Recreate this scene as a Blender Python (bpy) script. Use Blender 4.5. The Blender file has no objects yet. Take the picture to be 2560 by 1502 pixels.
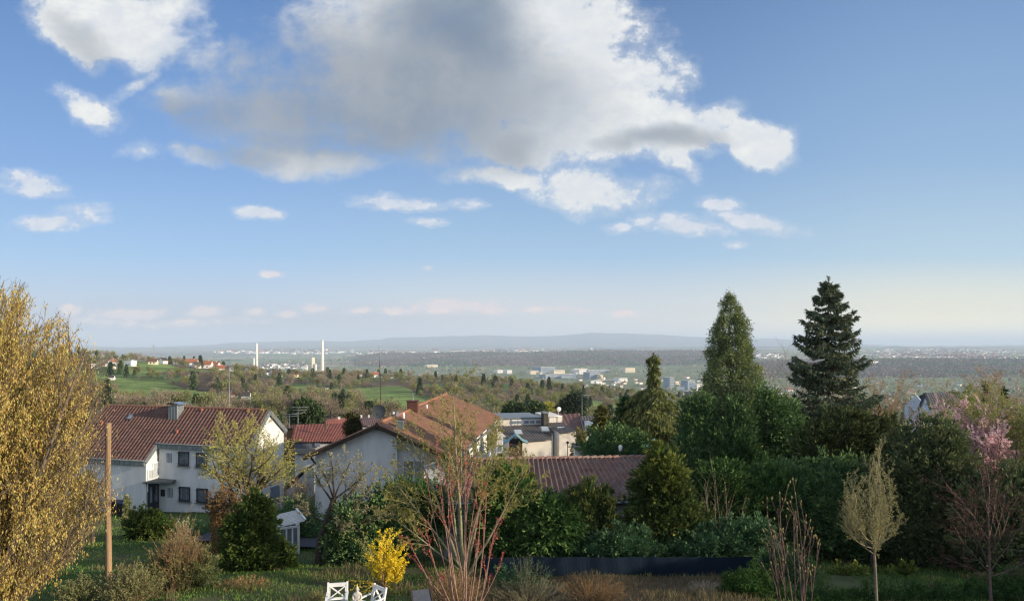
import bpy, math, random
import numpy as np
from mathutils import Vector, Matrix
R = math.radians
scene = bpy.context.scene
# ------------------------------------------------------------------ camera
F, CX, HY = 1668.0, 1280.0, 868.0          # focal length, centre and eye level in photograph pixels
cam_d = bpy.data.cameras.new("camera"); cam = bpy.data.objects.new("camera", cam_d)
scene.collection.objects.link(cam); scene.camera = cam
cam_d.sensor_width = 36; cam_d.lens = 36 * F / 2560
cam_d.shift_y = (HY - 751) / 2560
cam.location = (0, 0, 0); cam.rotation_euler = (R(90), 0, 0)
cam_d.clip_start = 0.1; cam_d.clip_end = 120000
# ------------------------------------------------------------------ light
SUN_AZ, SUN_EL = 108.0, 15.0               # clockwise from the viewing direction, above the horizon
sv = Vector((math.sin(R(SUN_AZ)) * math.cos(R(SUN_EL)), math.cos(R(SUN_AZ)) * math.cos(R(SUN_EL)), math.sin(R(SUN_EL))))
sun_d = bpy.data.lights.new("sun", 'SUN'); sun = bpy.data.objects.new("sun", sun_d)
scene.collection.objects.link(sun)
sun_d.energy = 4.8; sun_d.angle = R(0.6); sun_d.color = (1.0, 0.84, 0.63)
sun.rotation_euler = (-sv).to_track_quat('-Z', 'Y').to_euler()
scene.view_settings.view_transform = 'Standard'; scene.view_settings.look = 'None'
scene.view_settings.exposure = 0.58; scene.view_settings.gamma = 1
cy = scene.cycles
cy.max_bounces = 5; cy.diffuse_bounces = 3; cy.glossy_bounces = 2; cy.transmission_bounces = 3
cy.volume_bounces = 1; cy.transparent_max_bounces = 8; cy.sample_clamp_indirect = 4
cy.use_denoising = True
cy.filter_width = 1.3
# ------------------------------------------------------------------ world: sky and clouds by direction
world = bpy.data.worlds.new("World"); scene.world = world; world.use_nodes = True
BG = 0.12
def build_world():
    nt = world.node_tree; nt.nodes.clear(); N = nt.nodes; Lk = nt.links
    out = N.new('ShaderNodeOutputWorld'); bg = N.new('ShaderNodeBackground')
    Lk.new(bg.outputs[0], out.inputs[0]); bg.inputs[1].default_value = BG
    sky = N.new('ShaderNodeTexSky'); sky.sky_type = 'NISHITA'; sky.sun_disc = False
    sky.sun_elevation = R(SUN_EL); sky.sun_rotation = R(SUN_AZ)
    sky.altitude = 400; sky.air_density = 1.0; sky.dust_density = 1.6; sky.ozone_density = 2.2
    tc = N.new('ShaderNodeTexCoord')
    def M(op, a, b=None, c=None, clamp=False):
        n = N.new('ShaderNodeMath'); n.operation = op; n.use_clamp = clamp
        for i, v in enumerate((a, b, c)):
            if v is None: continue
            if isinstance(v, (int, float)): n.inputs[i].default_value = v
            else: Lk.new(v, n.inputs[i])
        return n.outputs[0]
    sep = N.new('ShaderNodeSeparateXYZ'); Lk.new(tc.outputs['Generated'], sep.inputs[0])
    yy = M('MAXIMUM', sep.outputs[1], 0.05)
    u = M('DIVIDE', sep.outputs[0], yy); w = M('DIVIDE', sep.outputs[2], yy)
    cmb = N.new('ShaderNodeCombineXYZ'); Lk.new(u, cmb.inputs[0]); Lk.new(w, cmb.inputs[1])
    def noise(scale, detail, rough, sx=1, sy=1, off=0.0):
        mp = N.new('ShaderNodeMapping'); mp.inputs['Scale'].default_value = (sx, sy, 1); mp.inputs['Location'].default_value = (off, off * .7, off)
        Lk.new(cmb.outputs[0], mp.inputs[0])
        n = N.new('ShaderNodeTexNoise'); n.inputs['Scale'].default_value = scale
        n.inputs['Detail'].default_value = detail; n.inputs['Roughness'].default_value = rough
        Lk.new(mp.outputs[0], n.inputs[0]); return n
    # warp the coordinates so no outline stays an ellipse
    wn = noise(5.0, 5, .55)
    wv = N.new('ShaderNodeVectorMath'); wv.operation = 'SUBTRACT'; Lk.new(wn.outputs['Color'], wv.inputs[0]); wv.inputs[1].default_value = (.5, .5, .5)
    def warped(amount):
        ws = N.new('ShaderNodeVectorMath'); ws.operation = 'MULTIPLY'; Lk.new(wv.outputs[0], ws.inputs[0]); ws.inputs[1].default_value = (amount, amount * .6, 0)
        wa = N.new('ShaderNodeVectorMath'); wa.operation = 'ADD'; Lk.new(cmb.outputs[0], wa.inputs[0]); Lk.new(ws.outputs[0], wa.inputs[1])
        return wa.outputs[0]
    big, small = warped(.17), warped(.055)
    def field(lst, vec):
        cur = None
        for (px, py, rx, ry, rot, k) in lst:
            mp = N.new('ShaderNodeMapping'); mp.vector_type = 'TEXTURE'
            mp.inputs['Location'].default_value = ((px - CX) / F, (HY - py) / F, 0)
            mp.inputs['Rotation'].default_value = (0, 0, R(rot)); mp.inputs['Scale'].default_value = (rx / F, ry / F, 1)
            Lk.new(vec, mp.inputs[0])
            d = N.new('ShaderNodeVectorMath'); d.operation = 'DOT_PRODUCT'; Lk.new(mp.outputs[0], d.inputs[0]); Lk.new(mp.outputs[0], d.inputs[1])
            v = M('MULTIPLY', M('SUBTRACT', 1.0, d.outputs['Value']), k)
            cur = v if cur is None else M('SMOOTH_MAX', cur, v, .12)
        return cur
    BIG = [(1130, 170, 500, 250, 0, 1), (880, 300, 430, 120, -4, .8), (1390, 130, 190, 290, 4, 1.1), (1160, 0, 370, 140, 0, 1), (1370, 340, 250, 90, 0, .75),
           (1600, 320, 230, 85, -3, .8), (1570, 190, 150, 75, 12, .5), (1770, 295, 120, 50, 24, .7), (1915, 345, 135, 70, -22, 1.05), (1830, 330, 90, 36, 10, .7), (1650, 390, 90, 40, -40, .6),
           (1480, 480, 170, 74, -10, .72), (1280, 450, 210, 36, -4, .55), (1700, 150, 60, 34, -42, .42), (1640, 195, 100, 36, 12, .5),
           (800, 420, 130, 42, -3, .75), (690, 400, 110, 40, 0, .5), (510, 405, 70, 26, -12, .45), (490, 250, 110, 52, 5, .6), (640, 240, 170, 80, 0, .35),
           (520, 130, 56, 40, -20, .42), (600, 160, 90, 50, 10, .2), (715, 90, 70, 50, -30, .42), (290, 50, 225, 96, -8, 1.0), (400, 105, 110, 62, 25, .85), (190, 78, 115, 56, -30, .65), (430, 0, 100, 50, 10, .7),
           (240, 270, 115, 30, -26, .36), (330, 220, 90, 26, 32, .38), (375, 390, 50, 22, -10, .36)]
    SML = [(80, 460, 110, 32, -10, .8), (150, 552, 110, 22, 4, .8), (200, 520, 66, 18, 0, .5), (655, 532, 68, 20, -3, 1),
           (990, 512, 120, 23, -4, 1), (1165, 518, 46, 16, -5, .8), (1070, 560, 46, 12, -4, .7), (680, 684, 34, 12, 0, 1), (1072, 674, 16, 8, 0, .9),
           (1800, 512, 62, 22, -3, .9), (1890, 556, 124, 26, -11, 1), (1720, 568, 95, 28, -6, .9), (1545, 575, 50, 16, 0, .7), (1615, 552, 36, 18, 0, .6), (1835, 612, 30, 10, 0, .6),
           (330, 778, 120, 19, 2, 1.2), (175, 776, 34, 16, 0, 1.1), (525, 779, 54, 18, 0, 1.2), (640, 782, 34, 13, 0, 1.1), (720, 785, 34, 12, 0, 1), (780, 772, 42, 14, 0, 1), (250, 800, 150, 14, 0, .6), (480, 806, 160, 12, 0, .6),
           (1150, 766, 150, 20, 0, 1.2), (1000, 774, 54, 13, 0, 1), (1400, 776, 95, 12, 0, .9), (905, 777, 44, 11, 0, .8), (1560, 782, 60, 9, 0, .6)]
    fb = noise(6.5, 15, .68); fs = noise(26.0, 8, .66, 1, 1.7, 3.1); fl = noise(2.6, 3, .5, 1, 1, 7.7)
    nb = M('SUBTRACT', fb.outputs[0], .5); ns = M('SUBTRACT', fs.outputs[0], .5); nl = M('SUBTRACT', fl.outputs[0], .5)
    FB = field(BIG, big)
    DB = M('ADD', M('ADD', FB, M('MULTIPLY', nb, 2.8)), M('MULTIPLY', ns, .85))
    DS = M('ADD', field(SML, small), M('MULTIPLY', ns, 3.4))
    def ramp(v, a, b, lo=0.0, hi=1.0, mode='SMOOTHERSTEP'):
        n = N.new('ShaderNodeMapRange'); n.interpolation_type = mode; Lk.new(v, n.inputs[0])
        for i, q in enumerate((a, b, lo, hi)): n.inputs[i + 1].default_value = q
        return n.outputs[0]
    crisp = M('MAXIMUM', ramp(DB, .0, .48, mode='SMOOTHSTEP'), ramp(DB, -.35, .5, 0, .5, mode='SMOOTHSTEP')); soft = ramp(DB, -.35, .95, mode='SMOOTHSTEP'); side = M('MULTIPLY', ramp(u, .02, -.18), ramp(u, -.62, -.45)); ab = M('ADD', M('MULTIPLY', crisp, M('SUBTRACT', 1.0, side)), M('MULTIPLY', soft, side)); as_ = M('MAXIMUM', ramp(DS, .1, .8, 0, .95, mode='SMOOTHSTEP'), ramp(DS, -.5, .6, 0, .4, mode='SMOOTHSTEP'))
    bank = M('MULTIPLY', ramp(M('ADD', w, M('MULTIPLY', nb, .025)), .085, .035, 0, .6), ramp(u, .3, -.3))
    GREY = [(940, 250, 560, 230, 0, 1), (1130, 120, 230, 280, 0, 1), (820, 370, 340, 60, -4, .9), (1280, 360, 130, 80, 0, .7),
            (1640, 345, 190, 34, 0, .6), (210, 100, 120, 40, -35, .3), (560, 300, 240, 110, 0, .9), (700, 150, 200, 90, 0, .6), (620, 400, 160, 50, 0, .7)]
    g = M('ADD', M('ADD', field(GREY, big), M('MULTIPLY', nb, .9)), M('MULTIPLY', nl, .8))
    grey = ramp(g, -.4, .95, mode='SMOOTHSTEP')
    def mixc(fac, a, b):
        n = N.new('ShaderNodeMix'); n.data_type = 'RGBA'
        if isinstance(fac, float): n.inputs[0].default_value = fac
        else: Lk.new(fac, n.inputs[0])
        for i, v in ((6, a), (7, b)):
            if isinstance(v, tuple): n.inputs[i].default_value = (*v, 1)
            else: Lk.new(v, n.inputs[i])
        return n.outputs[2]
    E = 2 ** scene.view_settings.exposure; S = 1 / (BG * E)
    def lin(r, g, b): return tuple(S * (((c / 255 + .055) / 1.055) ** 2.4) for c in (r, g, b))
    # clear sky: Nishita tempered with the photograph's own gradient by height and bearing
    def grad(stops, v):
        n = N.new('ShaderNodeValToRGB'); e = n.color_ramp.elements
        while len(e) < len(stops): e.new(.5)
        for i, (p, c) in enumerate(stops): e[i].position = p; e[i].color = (*[q * 1.0 for q in lin(*c)], 1)
        Lk.new(v, n.inputs[0]); return n.outputs[0]
    h = ramp(w, 0, .56, mode='LINEAR')
    left = grad([(0, (212, 214, 230)), (.10, (186, 200, 226)), (.24, (150, 192, 238)), (.5, (112, 160, 222)), (1, (76, 126, 190))], h)
    right = grad([(0, (360, 330, 240)), (.10, (266, 253, 214)), (.24, (180, 210, 230)), (.5, (142, 180, 220)), (1, (106, 146, 198))], h)
    mid = grad([(0, (258, 248, 235)), (.10, (224, 226, 228)), (.24, (160, 198, 233)), (.5, (120, 162, 214)), (1, (78, 118, 174))], h)
    clear = mixc(ramp(u, -.55, .05), left, mid); clear = mixc(ramp(u, .1, .72), clear, right)
    base = mixc(.82, sky.outputs[0], clear)
    white = mixc(ramp(nb, -.25, .25), lin(224, 228, 232), lin(248, 248, 244)); dark = mixc(ramp(M('ADD', nl, M('MULTIPLY', nb, .6)), -.25, .25), lin(120, 138, 160), lin(168, 174, 182))
    lowc = lin(255, 232, 222); bankc = lin(178, 184, 204); lowc2 = lin(226, 230, 238)
    puff = mixc(ramp(ns, -.2, .2), lin(222, 227, 233), white)
    cb = mixc(grey, puff, dark)
    cs = mixc(ramp(M('ADD', w, M('MULTIPLY', ns, .1)), .07, .16), lowc, lowc2)
    cs = mixc(ramp(ns, -.02, .14, .3, 0), cs, lin(186, 200, 222))
    col = mixc(bank, base, bankc)
    col = mixc(ab, col, cb); col = mixc(as_, col, cs)
    front = ramp(sep.outputs[1], .08, .3)
    back = mixc(.8, sky.outputs[0], lin(208, 220, 240))
    col = mixc(front, back, col)
    Lk.new(col, bg.inputs[0])
    world.cycles.sampling_method = 'MANUAL'; world.cycles.sample_map_resolution = 512
build_world()
# ------------------------------------------------------------------ helpers
rng = np.random.default_rng(7)
COL = scene.collection
def X(px, Y): return (px - CX) / F * Y
def Z(py, Y): return -(py - HY) / F * Y
def P(px, py, Y): return Vector((X(px, Y), Y, Z(py, Y)))
MATS = {}
def mat(name, c, c2=None, scale=4.0, rough=.8, metal=0.0, bump=0.0, stretch=(1, 1, 1), detail=4, spec=.3, lo=.35, hi=.65, coords='Object'):
    if name in MATS: return MATS[name]
    m = bpy.data.materials.new(name); m.use_nodes = True; nt = m.node_tree; b = nt.nodes['Principled BSDF']
    b.inputs['Roughness'].default_value = rough; b.inputs['Metallic'].default_value = metal; b.inputs['Specular IOR Level'].default_value = spec
    tc = nt.nodes.new('ShaderNodeTexCoord'); mp = nt.nodes.new('ShaderNodeMapping'); mp.inputs['Scale'].default_value = stretch
    nt.links.new(tc.outputs[coords], mp.inputs[0])
    nz = nt.nodes.new('ShaderNodeTexNoise'); nz.inputs['Scale'].default_value = scale; nz.inputs['Detail'].default_value = detail; nz.inputs['Roughness'].default_value = .6
    nt.links.new(mp.outputs[0], nz.inputs[0])
    r = nt.nodes.new('ShaderNodeValToRGB'); r.color_ramp.elements[0].position = lo; r.color_ramp.elements[1].position = hi
    c2 = c2 or tuple(x * .8 for x in c)
    r.color_ramp.elements[0].color = (*c2, 1); r.color_ramp.elements[1].color = (*c, 1)
    nt.links.new(nz.outputs[0], r.inputs[0]); nt.links.new(r.outputs[0], b.inputs['Base Color'])
    if bump:
        bp = nt.nodes.new('ShaderNodeBump'); bp.inputs['Strength'].default_value = bump; bp.inputs['Distance'].default_value = .05
        nt.links.new(nz.outputs[0], bp.inputs['Height']); nt.links.new(bp.outputs[0], b.inputs['Normal'])
    MATS[name] = m; return m
def leafmat(name, cols, trans=.28, rough=.6):
    """foliage: colour from the per-leaf attribute 'tint', diffuse with some light coming through"""
    if name in MATS: return MATS[name]
    m = bpy.data.materials.new(name); m.use_nodes = True; nt = m.node_tree; nt.nodes.clear(); N = nt.nodes; Lk = nt.links
    o = N.new('ShaderNodeOutputMaterial'); a = N.new('ShaderNodeAttribute'); a.attribute_name = 'tint'
    oi = N.new('ShaderNodeObjectInfo')
    r = N.new('ShaderNodeValToRGB'); els = r.color_ramp.elements
    while len(els) < len(cols): els.new(.5)
    for i, c in enumerate(cols): els[i].position = i / (len(cols) - 1); els[i].color = (*c, 1)
    Lk.new(a.outputs['Fac'], r.inputs[0])
    hv = N.new('ShaderNodeHueSaturation'); Lk.new(r.outputs[0], hv.inputs['Color'])
    mr = N.new('ShaderNodeMapRange'); mr.inputs[3].default_value = .78; mr.inputs[4].default_value = 1.25
    Lk.new(oi.outputs['Random'], mr.inputs[0]); Lk.new(mr.outputs[0], hv.inputs['Value'])
    d = N.new('ShaderNodeBsdfDiffuse'); t = N.new('ShaderNodeBsdfTranslucent'); mx = N.new('ShaderNodeMixShader'); mx.inputs[0].default_value = trans
    Lk.new(hv.outputs[0], d.inputs[0]); Lk.new(hv.outputs[0], t.inputs[0]); Lk.new(d.outputs[0], mx.inputs[1]); Lk.new(t.outputs[0], mx.inputs[2])
    Lk.new(mx.outputs[0], o.inputs[0]); MATS[name] = m; return m
def tag(o, label=None, cat=None, group=None, kind=None):
    for k, v in (('label', label), ('category', cat), ('group', group), ('kind', kind)):
        if v is not None: o[k] = v
    return o
def empty(name, loc=(0, 0, 0), rz=0.0, label=None, cat=None, group=None):
    o = bpy.data.objects.new(name, None); COL.objects.link(o); o.location = loc; o.rotation_euler = (0, 0, rz)
    o.empty_display_size = .2
    return tag(o, label, cat, group)
class MB:
    """collects faces, builds ONE mesh object"""
    def __init__(s): s.b = []; s.n = 0
    def add(s, V, Fc, mi=0, tint=None, smooth=False):
        V = np.asarray(V, dtype=np.float64).reshape(-1, 3); Fc = np.asarray(Fc, dtype=np.int64)
        t = np.full(len(V), .5) if tint is None else np.broadcast_to(np.asarray(tint, dtype=float), (len(V),))
        s.b.append((V, Fc + s.n, mi, t, smooth)); s.n += len(V); return s
    def quad(s, a, b, c, d, mi=0): return s.add([a, b, c, d], [[0, 1, 2, 3]], mi)
    def poly(s, pts, mi=0): return s.add(pts, [list(range(len(pts)))], mi)
    def box(s, c, size, rz=0.0, mi=0, M=None):
        x, y, z = (v / 2 for v in size)
        V = np.array([(i, j, k) for i in (-x, x) for j in (-y, y) for k in (-z, z)], float)
        if rz: ca, sa = math.cos(rz), math.sin(rz); V = np.c_[V[:, 0] * ca - V[:, 1] * sa, V[:, 0] * sa + V[:, 1] * ca, V[:, 2]]
        if M is not None: V = np.array([M @ Vector(v) for v in V])
        V = V + np.asarray(c, float)
        return s.add(V, [[0, 1, 3, 2], [4, 6, 7, 5], [0, 4, 5, 1], [2, 3, 7, 6], [0, 2, 6, 4], [1, 5, 7, 3]], mi)
    def beam(s, a, b, w, h, mi=0, up=(0, 0, 1)):
        a, b = Vector(a), Vector(b); d = (b - a); L = d.length; d.normalize(); r = d.cross(Vector(up)); r.normalize(); q = r.cross(d)
        V = [a + r * (i * w / 2) + q * (k * h / 2) + d * (L * j) for j in (0, 1) for i, k in ((-1, -1), (1, -1), (1, 1), (-1, 1))]
        return s.add([tuple(v) for v in V], [[0, 1, 2, 3], [7, 6, 5, 4], [0, 4, 5, 1], [1, 5, 6, 2], [2, 6, 7, 3], [3, 7, 4, 0]], mi)
    def prism(s, pts, off, mi=0, mi_side=None):
        """flat polygon pts extruded by vector off"""
        n = len(pts); o = Vector(off); P2 = [tuple(Vector(p)) for p in pts] + [tuple(Vector(p) + o) for p in pts]
        s.add(P2, [list(range(n))[::-1]], mi); s.b[-1] = s.b[-1]
        base = s.n - 2 * n
        s.b.append((np.zeros((0, 3)), np.array([[base + n + i for i in range(n)]]), mi, np.zeros(0), False))
        s.b.append((np.zeros((0, 3)), np.array([[base + i, base + (i + 1) % n, base + n + (i + 1) % n, base + n + i] for i in range(n)]), mi if mi_side is None else mi_side, np.zeros(0), False))
        return s
    def tube(s, pts, rad, sides=6, mi=0, tint=.5, cap=True):
        pts = np.asarray([tuple(p) for p in pts], float); n = len(pts); rad = np.broadcast_to(np.asarray(rad, float), (n,))
        T = np.gradient(pts, axis=0); T /= np.linalg.norm(T, axis=1)[:, None] + 1e-12
        ref = np.array([0, 0, 1.0]) if abs(T[0, 2]) < .9 else np.array([1.0, 0, 0])
        A = np.cross(T, ref); A /= np.linalg.norm(A, axis=1)[:, None] + 1e-12; B = np.cross(T, A)
        th = np.arange(sides) * 2 * math.pi / sides
        V = pts[:, None] + rad[:, None, None] * (A[:, None] * np.cos(th)[None, :, None] + B[:, None] * np.sin(th)[None, :, None])
        i = np.arange(n - 1)[:, None] * sides; j = np.arange(sides)[None]; k = (j + 1) % sides
        Fc = np.stack([i + j, i + k, i + sides + k, i + sides + j], -1).reshape(-1, 4)
        s.add(V.reshape(-1, 3), Fc, mi, tint, True)
        if cap and sides > 3:
            b0 = s.n - n * sides
            s.b.append((np.zeros((0, 3)), np.array([[b0 + (n - 1) * sides + q for q in range(sides)]]), mi, np.zeros(0), False))
        return s
    def tubes(s, paths, sides=3, mi=0):
        for pts, rad in paths: s.tube(pts, rad, sides, mi, cap=False)
        return s
    def leaves(s, C, D, L, W, mi=0, tint=None, r=None):
        """one kite-shaped leaf per point C, lying along D"""
        r = r or rng; C = np.asarray(C, float); n = len(C)
        if n == 0: return s
        D = np.asarray(D, float); D = D / (np.linalg.norm(D, axis=1)[:, None] + 1e-9)
        q = r.normal(size=(n, 3)); S = np.cross(D, q); S /= np.linalg.norm(S, axis=1)[:, None] + 1e-9
        L = np.broadcast_to(np.asarray(L, float), (n,))[:, None]; W = np.broadcast_to(np.asarray(W, float), (n,))[:, None]
        V = np.stack([C, C + D * L * .45 + S * W * .5, C + D * L, C + D * L * .45 - S * W * .5], 1).reshape(-1, 3)
        Fc = np.arange(4 * n).reshape(n, 4)
        t = r.random(n) if tint is None else np.asarray(tint)
        return s.add(V, Fc, mi, np.repeat(t, 4))
    def blob(s, c, rad, mi=0, amp=.15, r=None, nu=14, nv=9, tint=.2):
        r = r or rng; ph = r.random(6) * 6.28
        th = np.linspace(0, math.pi, nv)[:, None]; fi = (np.arange(nu) * 2 * math.pi / nu)[None]
        k = 1 + amp * (np.sin(3 * fi + ph[0]) * np.sin(2 * th + ph[1]) + .6 * np.sin(5 * fi + ph[2]) * np.sin(4 * th + ph[3]))
        V = np.stack([np.sin(th) * np.cos(fi) * k * rad[0], np.sin(th) * np.sin(fi) * k * rad[1], np.cos(th) * k * rad[2]], -1).reshape(-1, 3) + np.asarray(c, float)
        i = np.arange(nv - 1)[:, None] * nu; j = np.arange(nu)[None]; kk = (j + 1) % nu
        Fc = np.stack([i + j, i + nu + j, i + nu + kk, i + kk], -1).reshape(-1, 4)
        return s.add(V, Fc, mi, tint, True)
    def arrays(s):
        V = np.concatenate([b[0] for b in s.b]); return V
    def mesh(s, name, mats):
        me = bpy.data.meshes.new(name)
        V = np.concatenate([b[0] for b in s.b]); T = np.concatenate([b[3] for b in s.b])
        li = np.concatenate([b[1].ravel() for b in s.b]); tot = np.concatenate([np.full(len(b[1]), b[1].shape[1]) for b in s.b])
        mi = np.concatenate([np.full(len(b[1]), b[2]) for b in s.b]); sm = np.concatenate([np.full(len(b[1]), b[4]) for b in s.b])
        me.vertices.add(len(V)); me.vertices.foreach_set('co', V.ravel())
        me.loops.add(len(li)); me.loops.foreach_set('vertex_index', li.astype(np.int32))
        me.polygons.add(len(tot)); me.polygons.foreach_set('loop_start', np.r_[0, np.cumsum(tot)[:-1]].astype(np.int32))
        for m in (mats if isinstance(mats, (list, tuple)) else [mats]): me.materials.append(m)
        me.polygons.foreach_set('material_index', mi.astype(np.int32)); me.polygons.foreach_set('use_smooth', sm.astype(bool))
        at = me.attributes.new('tint', 'FLOAT', 'POINT'); at.data.foreach_set('value', T.astype(np.float32))
        me.update(calc_edges=True); me.validate(); return me
    def build(s, name, mats, parent=None, loc=None):
        o = bpy.data.objects.new(name, s.mesh(name, mats)); COL.objects.link(o)
        if parent is not None: o.parent = parent
        if loc is not None: o.location = loc
        return o
def rel(root):
    """world point -> coordinates of the Empty root"""
    Mi = (Matrix.Translation(root.location) @ root.rotation_euler.to_matrix().to_4x4()).inverted()
    return lambda p: Mi @ Vector(p)
def copy_tree(o, parent=None):
    c = o.copy(); COL.objects.link(c)
    if parent is not None: c.parent = parent
    for ch in list(o.children): copy_tree(ch, c)
    return c
def tile_roof(mb, rl, rr, el, er, col=.34, row=.36, amp=.09, mi=0, tint_r=None):
    """pantile surface between a ridge (rl, rr) and an eave (el, er)"""
    rl, rr, el, er = (np.array(tuple(v), float) for v in (rl, rr, el, er))
    n = max(2, int(round(np.linalg.norm(er - el) / col))); m = max(2, int(round(np.linalg.norm(el - rl) / row)))
    prof = np.array([0, .0, .25, .85, 1.0, .35]); ns = len(prof)
    sx = (np.arange(n * ns + 1)) / (n * ns); hx = np.append(np.tile(prof, n), 0) * amp
    nor = np.cross(rr - rl, el - rl); nor /= np.linalg.norm(nor)
    if nor[2] < 0: nor = -nor
    for k in range(m):
        V = []
        for t, st in ((k / m, 0.0), ((k + 1) / m, .016)):
            a = rl + (el - rl) * t; b = rr + (er - rr) * t
            V.append(a + (b - a) * sx[:, None] + nor * (hx + st)[:, None])
        t = (k + 1) / m; a = rl + (el - rl) * t; b = rr + (er - rr) * t
        V.append(a + (b - a) * sx[:, None] + nor * (hx - .002)[:, None])
        V = np.concatenate(V); w = n * ns + 1; j = np.arange(w - 1)
        f = np.concatenate([np.stack([j, j + 1, j + 1 + w, j + w], -1), np.stack([j + w, j + 1 + w, j + 1 + 2 * w, j + 2 * w], -1)])
        colr = np.repeat(rng.random(n), ns); colr = np.append(colr, colr[-1])
        mb.add(V, f, mi, np.tile(colr, 3))
    return mb
def tilemat(name, c1, c2, c3):
    """fired roof tiles: each column of a row its own tone, plus weathering"""
    if name in MATS: return MATS[name]
    m = bpy.data.materials.new(name); m.use_nodes = True; nt = m.node_tree; b = nt.nodes['Principled BSDF']; b.inputs['Roughness'].default_value = .62; b.inputs['Specular IOR Level'].default_value = .35
    a = nt.nodes.new('ShaderNodeAttribute'); a.attribute_name = 'tint'
    tc = nt.nodes.new('ShaderNodeTexCoord'); nz = nt.nodes.new('ShaderNodeTexNoise'); nz.inputs['Scale'].default_value = 1.1; nz.inputs['Detail'].default_value = 9; nz.inputs['Roughness'].default_value = .7
    nt.links.new(tc.outputs['Object'], nz.inputs[0])
    r = nt.nodes.new('ShaderNodeValToRGB'); r.color_ramp.elements[0].color = (*c1, 1); r.color_ramp.elements[1].color = (*c2, 1); nt.links.new(a.outputs['Fac'], r.inputs[0])
    r2 = nt.nodes.new('ShaderNodeValToRGB'); r2.color_ramp.elements[0].position = .42; r2.color_ramp.elements[1].position = .70; r2.color_ramp.elements[0].color = (0, 0, 0, 1); r2.color_ramp.elements[1].color = (.75, .75, .75, 1)
    nt.links.new(nz.outputs[0], r2.inputs[0])
    mx = nt.nodes.new('ShaderNodeMix'); mx.data_type = 'RGBA'; nt.links.new(r2.outputs[0], mx.inputs[0]); nt.links.new(r.outputs[0], mx.inputs[6]); mx.inputs[7].default_value = (*c3, 1)
    nt.links.new(mx.outputs[2], b.inputs['Base Color']); MATS[name] = m; return m
# ---- ground heights
_ny = [-120, -40, 0, 10, 20, 24, 30, 40, 52, 75, 110]; _nz = [-2, -5, -6.9, -7.3, -7.8, -8.35, -9.5, -11.3, -13.0, -16.6, -21.5]
UK = np.array([-2500, 200, 450, 700, 850, 950, 1250, 1500, 1700, 1900, 2100, 2560, 5200], float)
YK = np.array([110, 180, 300, 450, 700, 900, 1200, 2000, 3300, 4700, 5200, 6200, 7500, 9500, 12000, 15000, 19000, 25000, 30000, 60000], float)
TB = np.array([
 [-21.5] * 13, [-31] * 13,
 [-25, -30, -30, -31, -32, -33, -36, -38, -45, -47, -48, -48, -48],
 [-15, -31, -31.5, -36, -37, -38, -40, -45, -52, -58, -60, -60, -60],
 [5, -9, -18.5, -34, -36, -38, -41, -53, -64, -70, -74, -76, -76],
 [5, -9, -24, -36, -39, -41, -46, -59, -73, -80, -84, -86, -86],
 [-20, -38, -50, -60, -61, -62, -68, -90, -110, -115, -115, -115, -115],
 [-150] * 13, [-150] * 9 + [-150, -150, -146, -146],
 [-150] * 7 + [-150, -148, -110, -95, -92, -92],
 [-150] * 5 + [-150, -148, -146, -140, -92, -86, -84, -84],
 [-150] * 5 + [-118, -95, -90, -90, -84, -80, -78, -78],
 [-150] * 4 + [-145, -74, -62, -50, -46, -74, -72, -70, -70],
 [-148] * 4 + [-140, -100, -90, -80, -66, -66, -62, -60, -60],
 [-120, -120, -112, -108, -105, -100, -96, -80, -50, -36, -34, -36, -36],
 [-110, -90, -80, -70, -70, -70, -60, -30, -6, 4, 6, 2, 2],
 [-90, -60, -40, -20, -10, 0, 0, 0, -20, -60, -60, 10, 10],
 [0] * 13, [-60] * 13, [-400] * 13], float)
_su = [-2500, 200, 283, 355, 491, 533, 572, 672, 783, 850, 953, 971, 1069, 1185, 1242, 1288, 1392, 1477, 1521, 1629, 1736, 1800, 1900, 2000, 2150, 2300, 2560, 5200]
_sy = [864, 863, 868, 868, 864, 862, 857, 855, 851, 854, 849, 844, 842, 839, 838, 841, 840, 832, 832, 836, 842, 846, 846, 849, 860, 866, 862, 862]
def far_z(u, Y):
    u = np.asarray(u, float); Y = np.asarray(Y, float)
    i = np.clip(np.searchsorted(YK, Y) - 1, 0, len(YK) - 2); j = np.clip(np.searchsorted(UK, u) - 1, 0, len(UK) - 2)
    ty = np.clip((Y - YK[i]) / (YK[i + 1] - YK[i]), 0, 1); tu = np.clip((u - UK[j]) / (UK[j + 1] - UK[j]), 0, 1)
    sm = ty * ty * (3 - 2 * ty); ty = np.where(Y > 1200, sm, ty)
    sky = (HY - np.interp(u, _su, _sy)) / F * 25000
    T = lambda a, b: np.where(YK[a] == 25000, np.where(YK[a] == 25000, sky, 0), TB[a, b])
    z = (T(i, j) * (1 - tu) + T(i, j + 1) * tu) * (1 - ty) + (T(i + 1, j) * (1 - tu) + T(i + 1, j + 1) * tu) * ty
    x = (u - CX) / F * Y
    ro = np.sin(x / 310 + Y / 530) * np.sin(Y / 410 - x / 700) + .5 * np.sin(x / 127 - Y / 190)
    z = z + ro * np.interp(Y, [150, 400, 900, 1500, 2000, 4700, 5600, 7000, 9000, 15000, 20000, 25000], [0, 1.2, 2, 3, 0, 0, 5, 6, 8, 14, 35, 12])
    return z
def gz(x, y):
    if y < 110: return float(np.interp(y, _ny, _nz))
    return float(far_z(CX + F * x / y, y))
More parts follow.
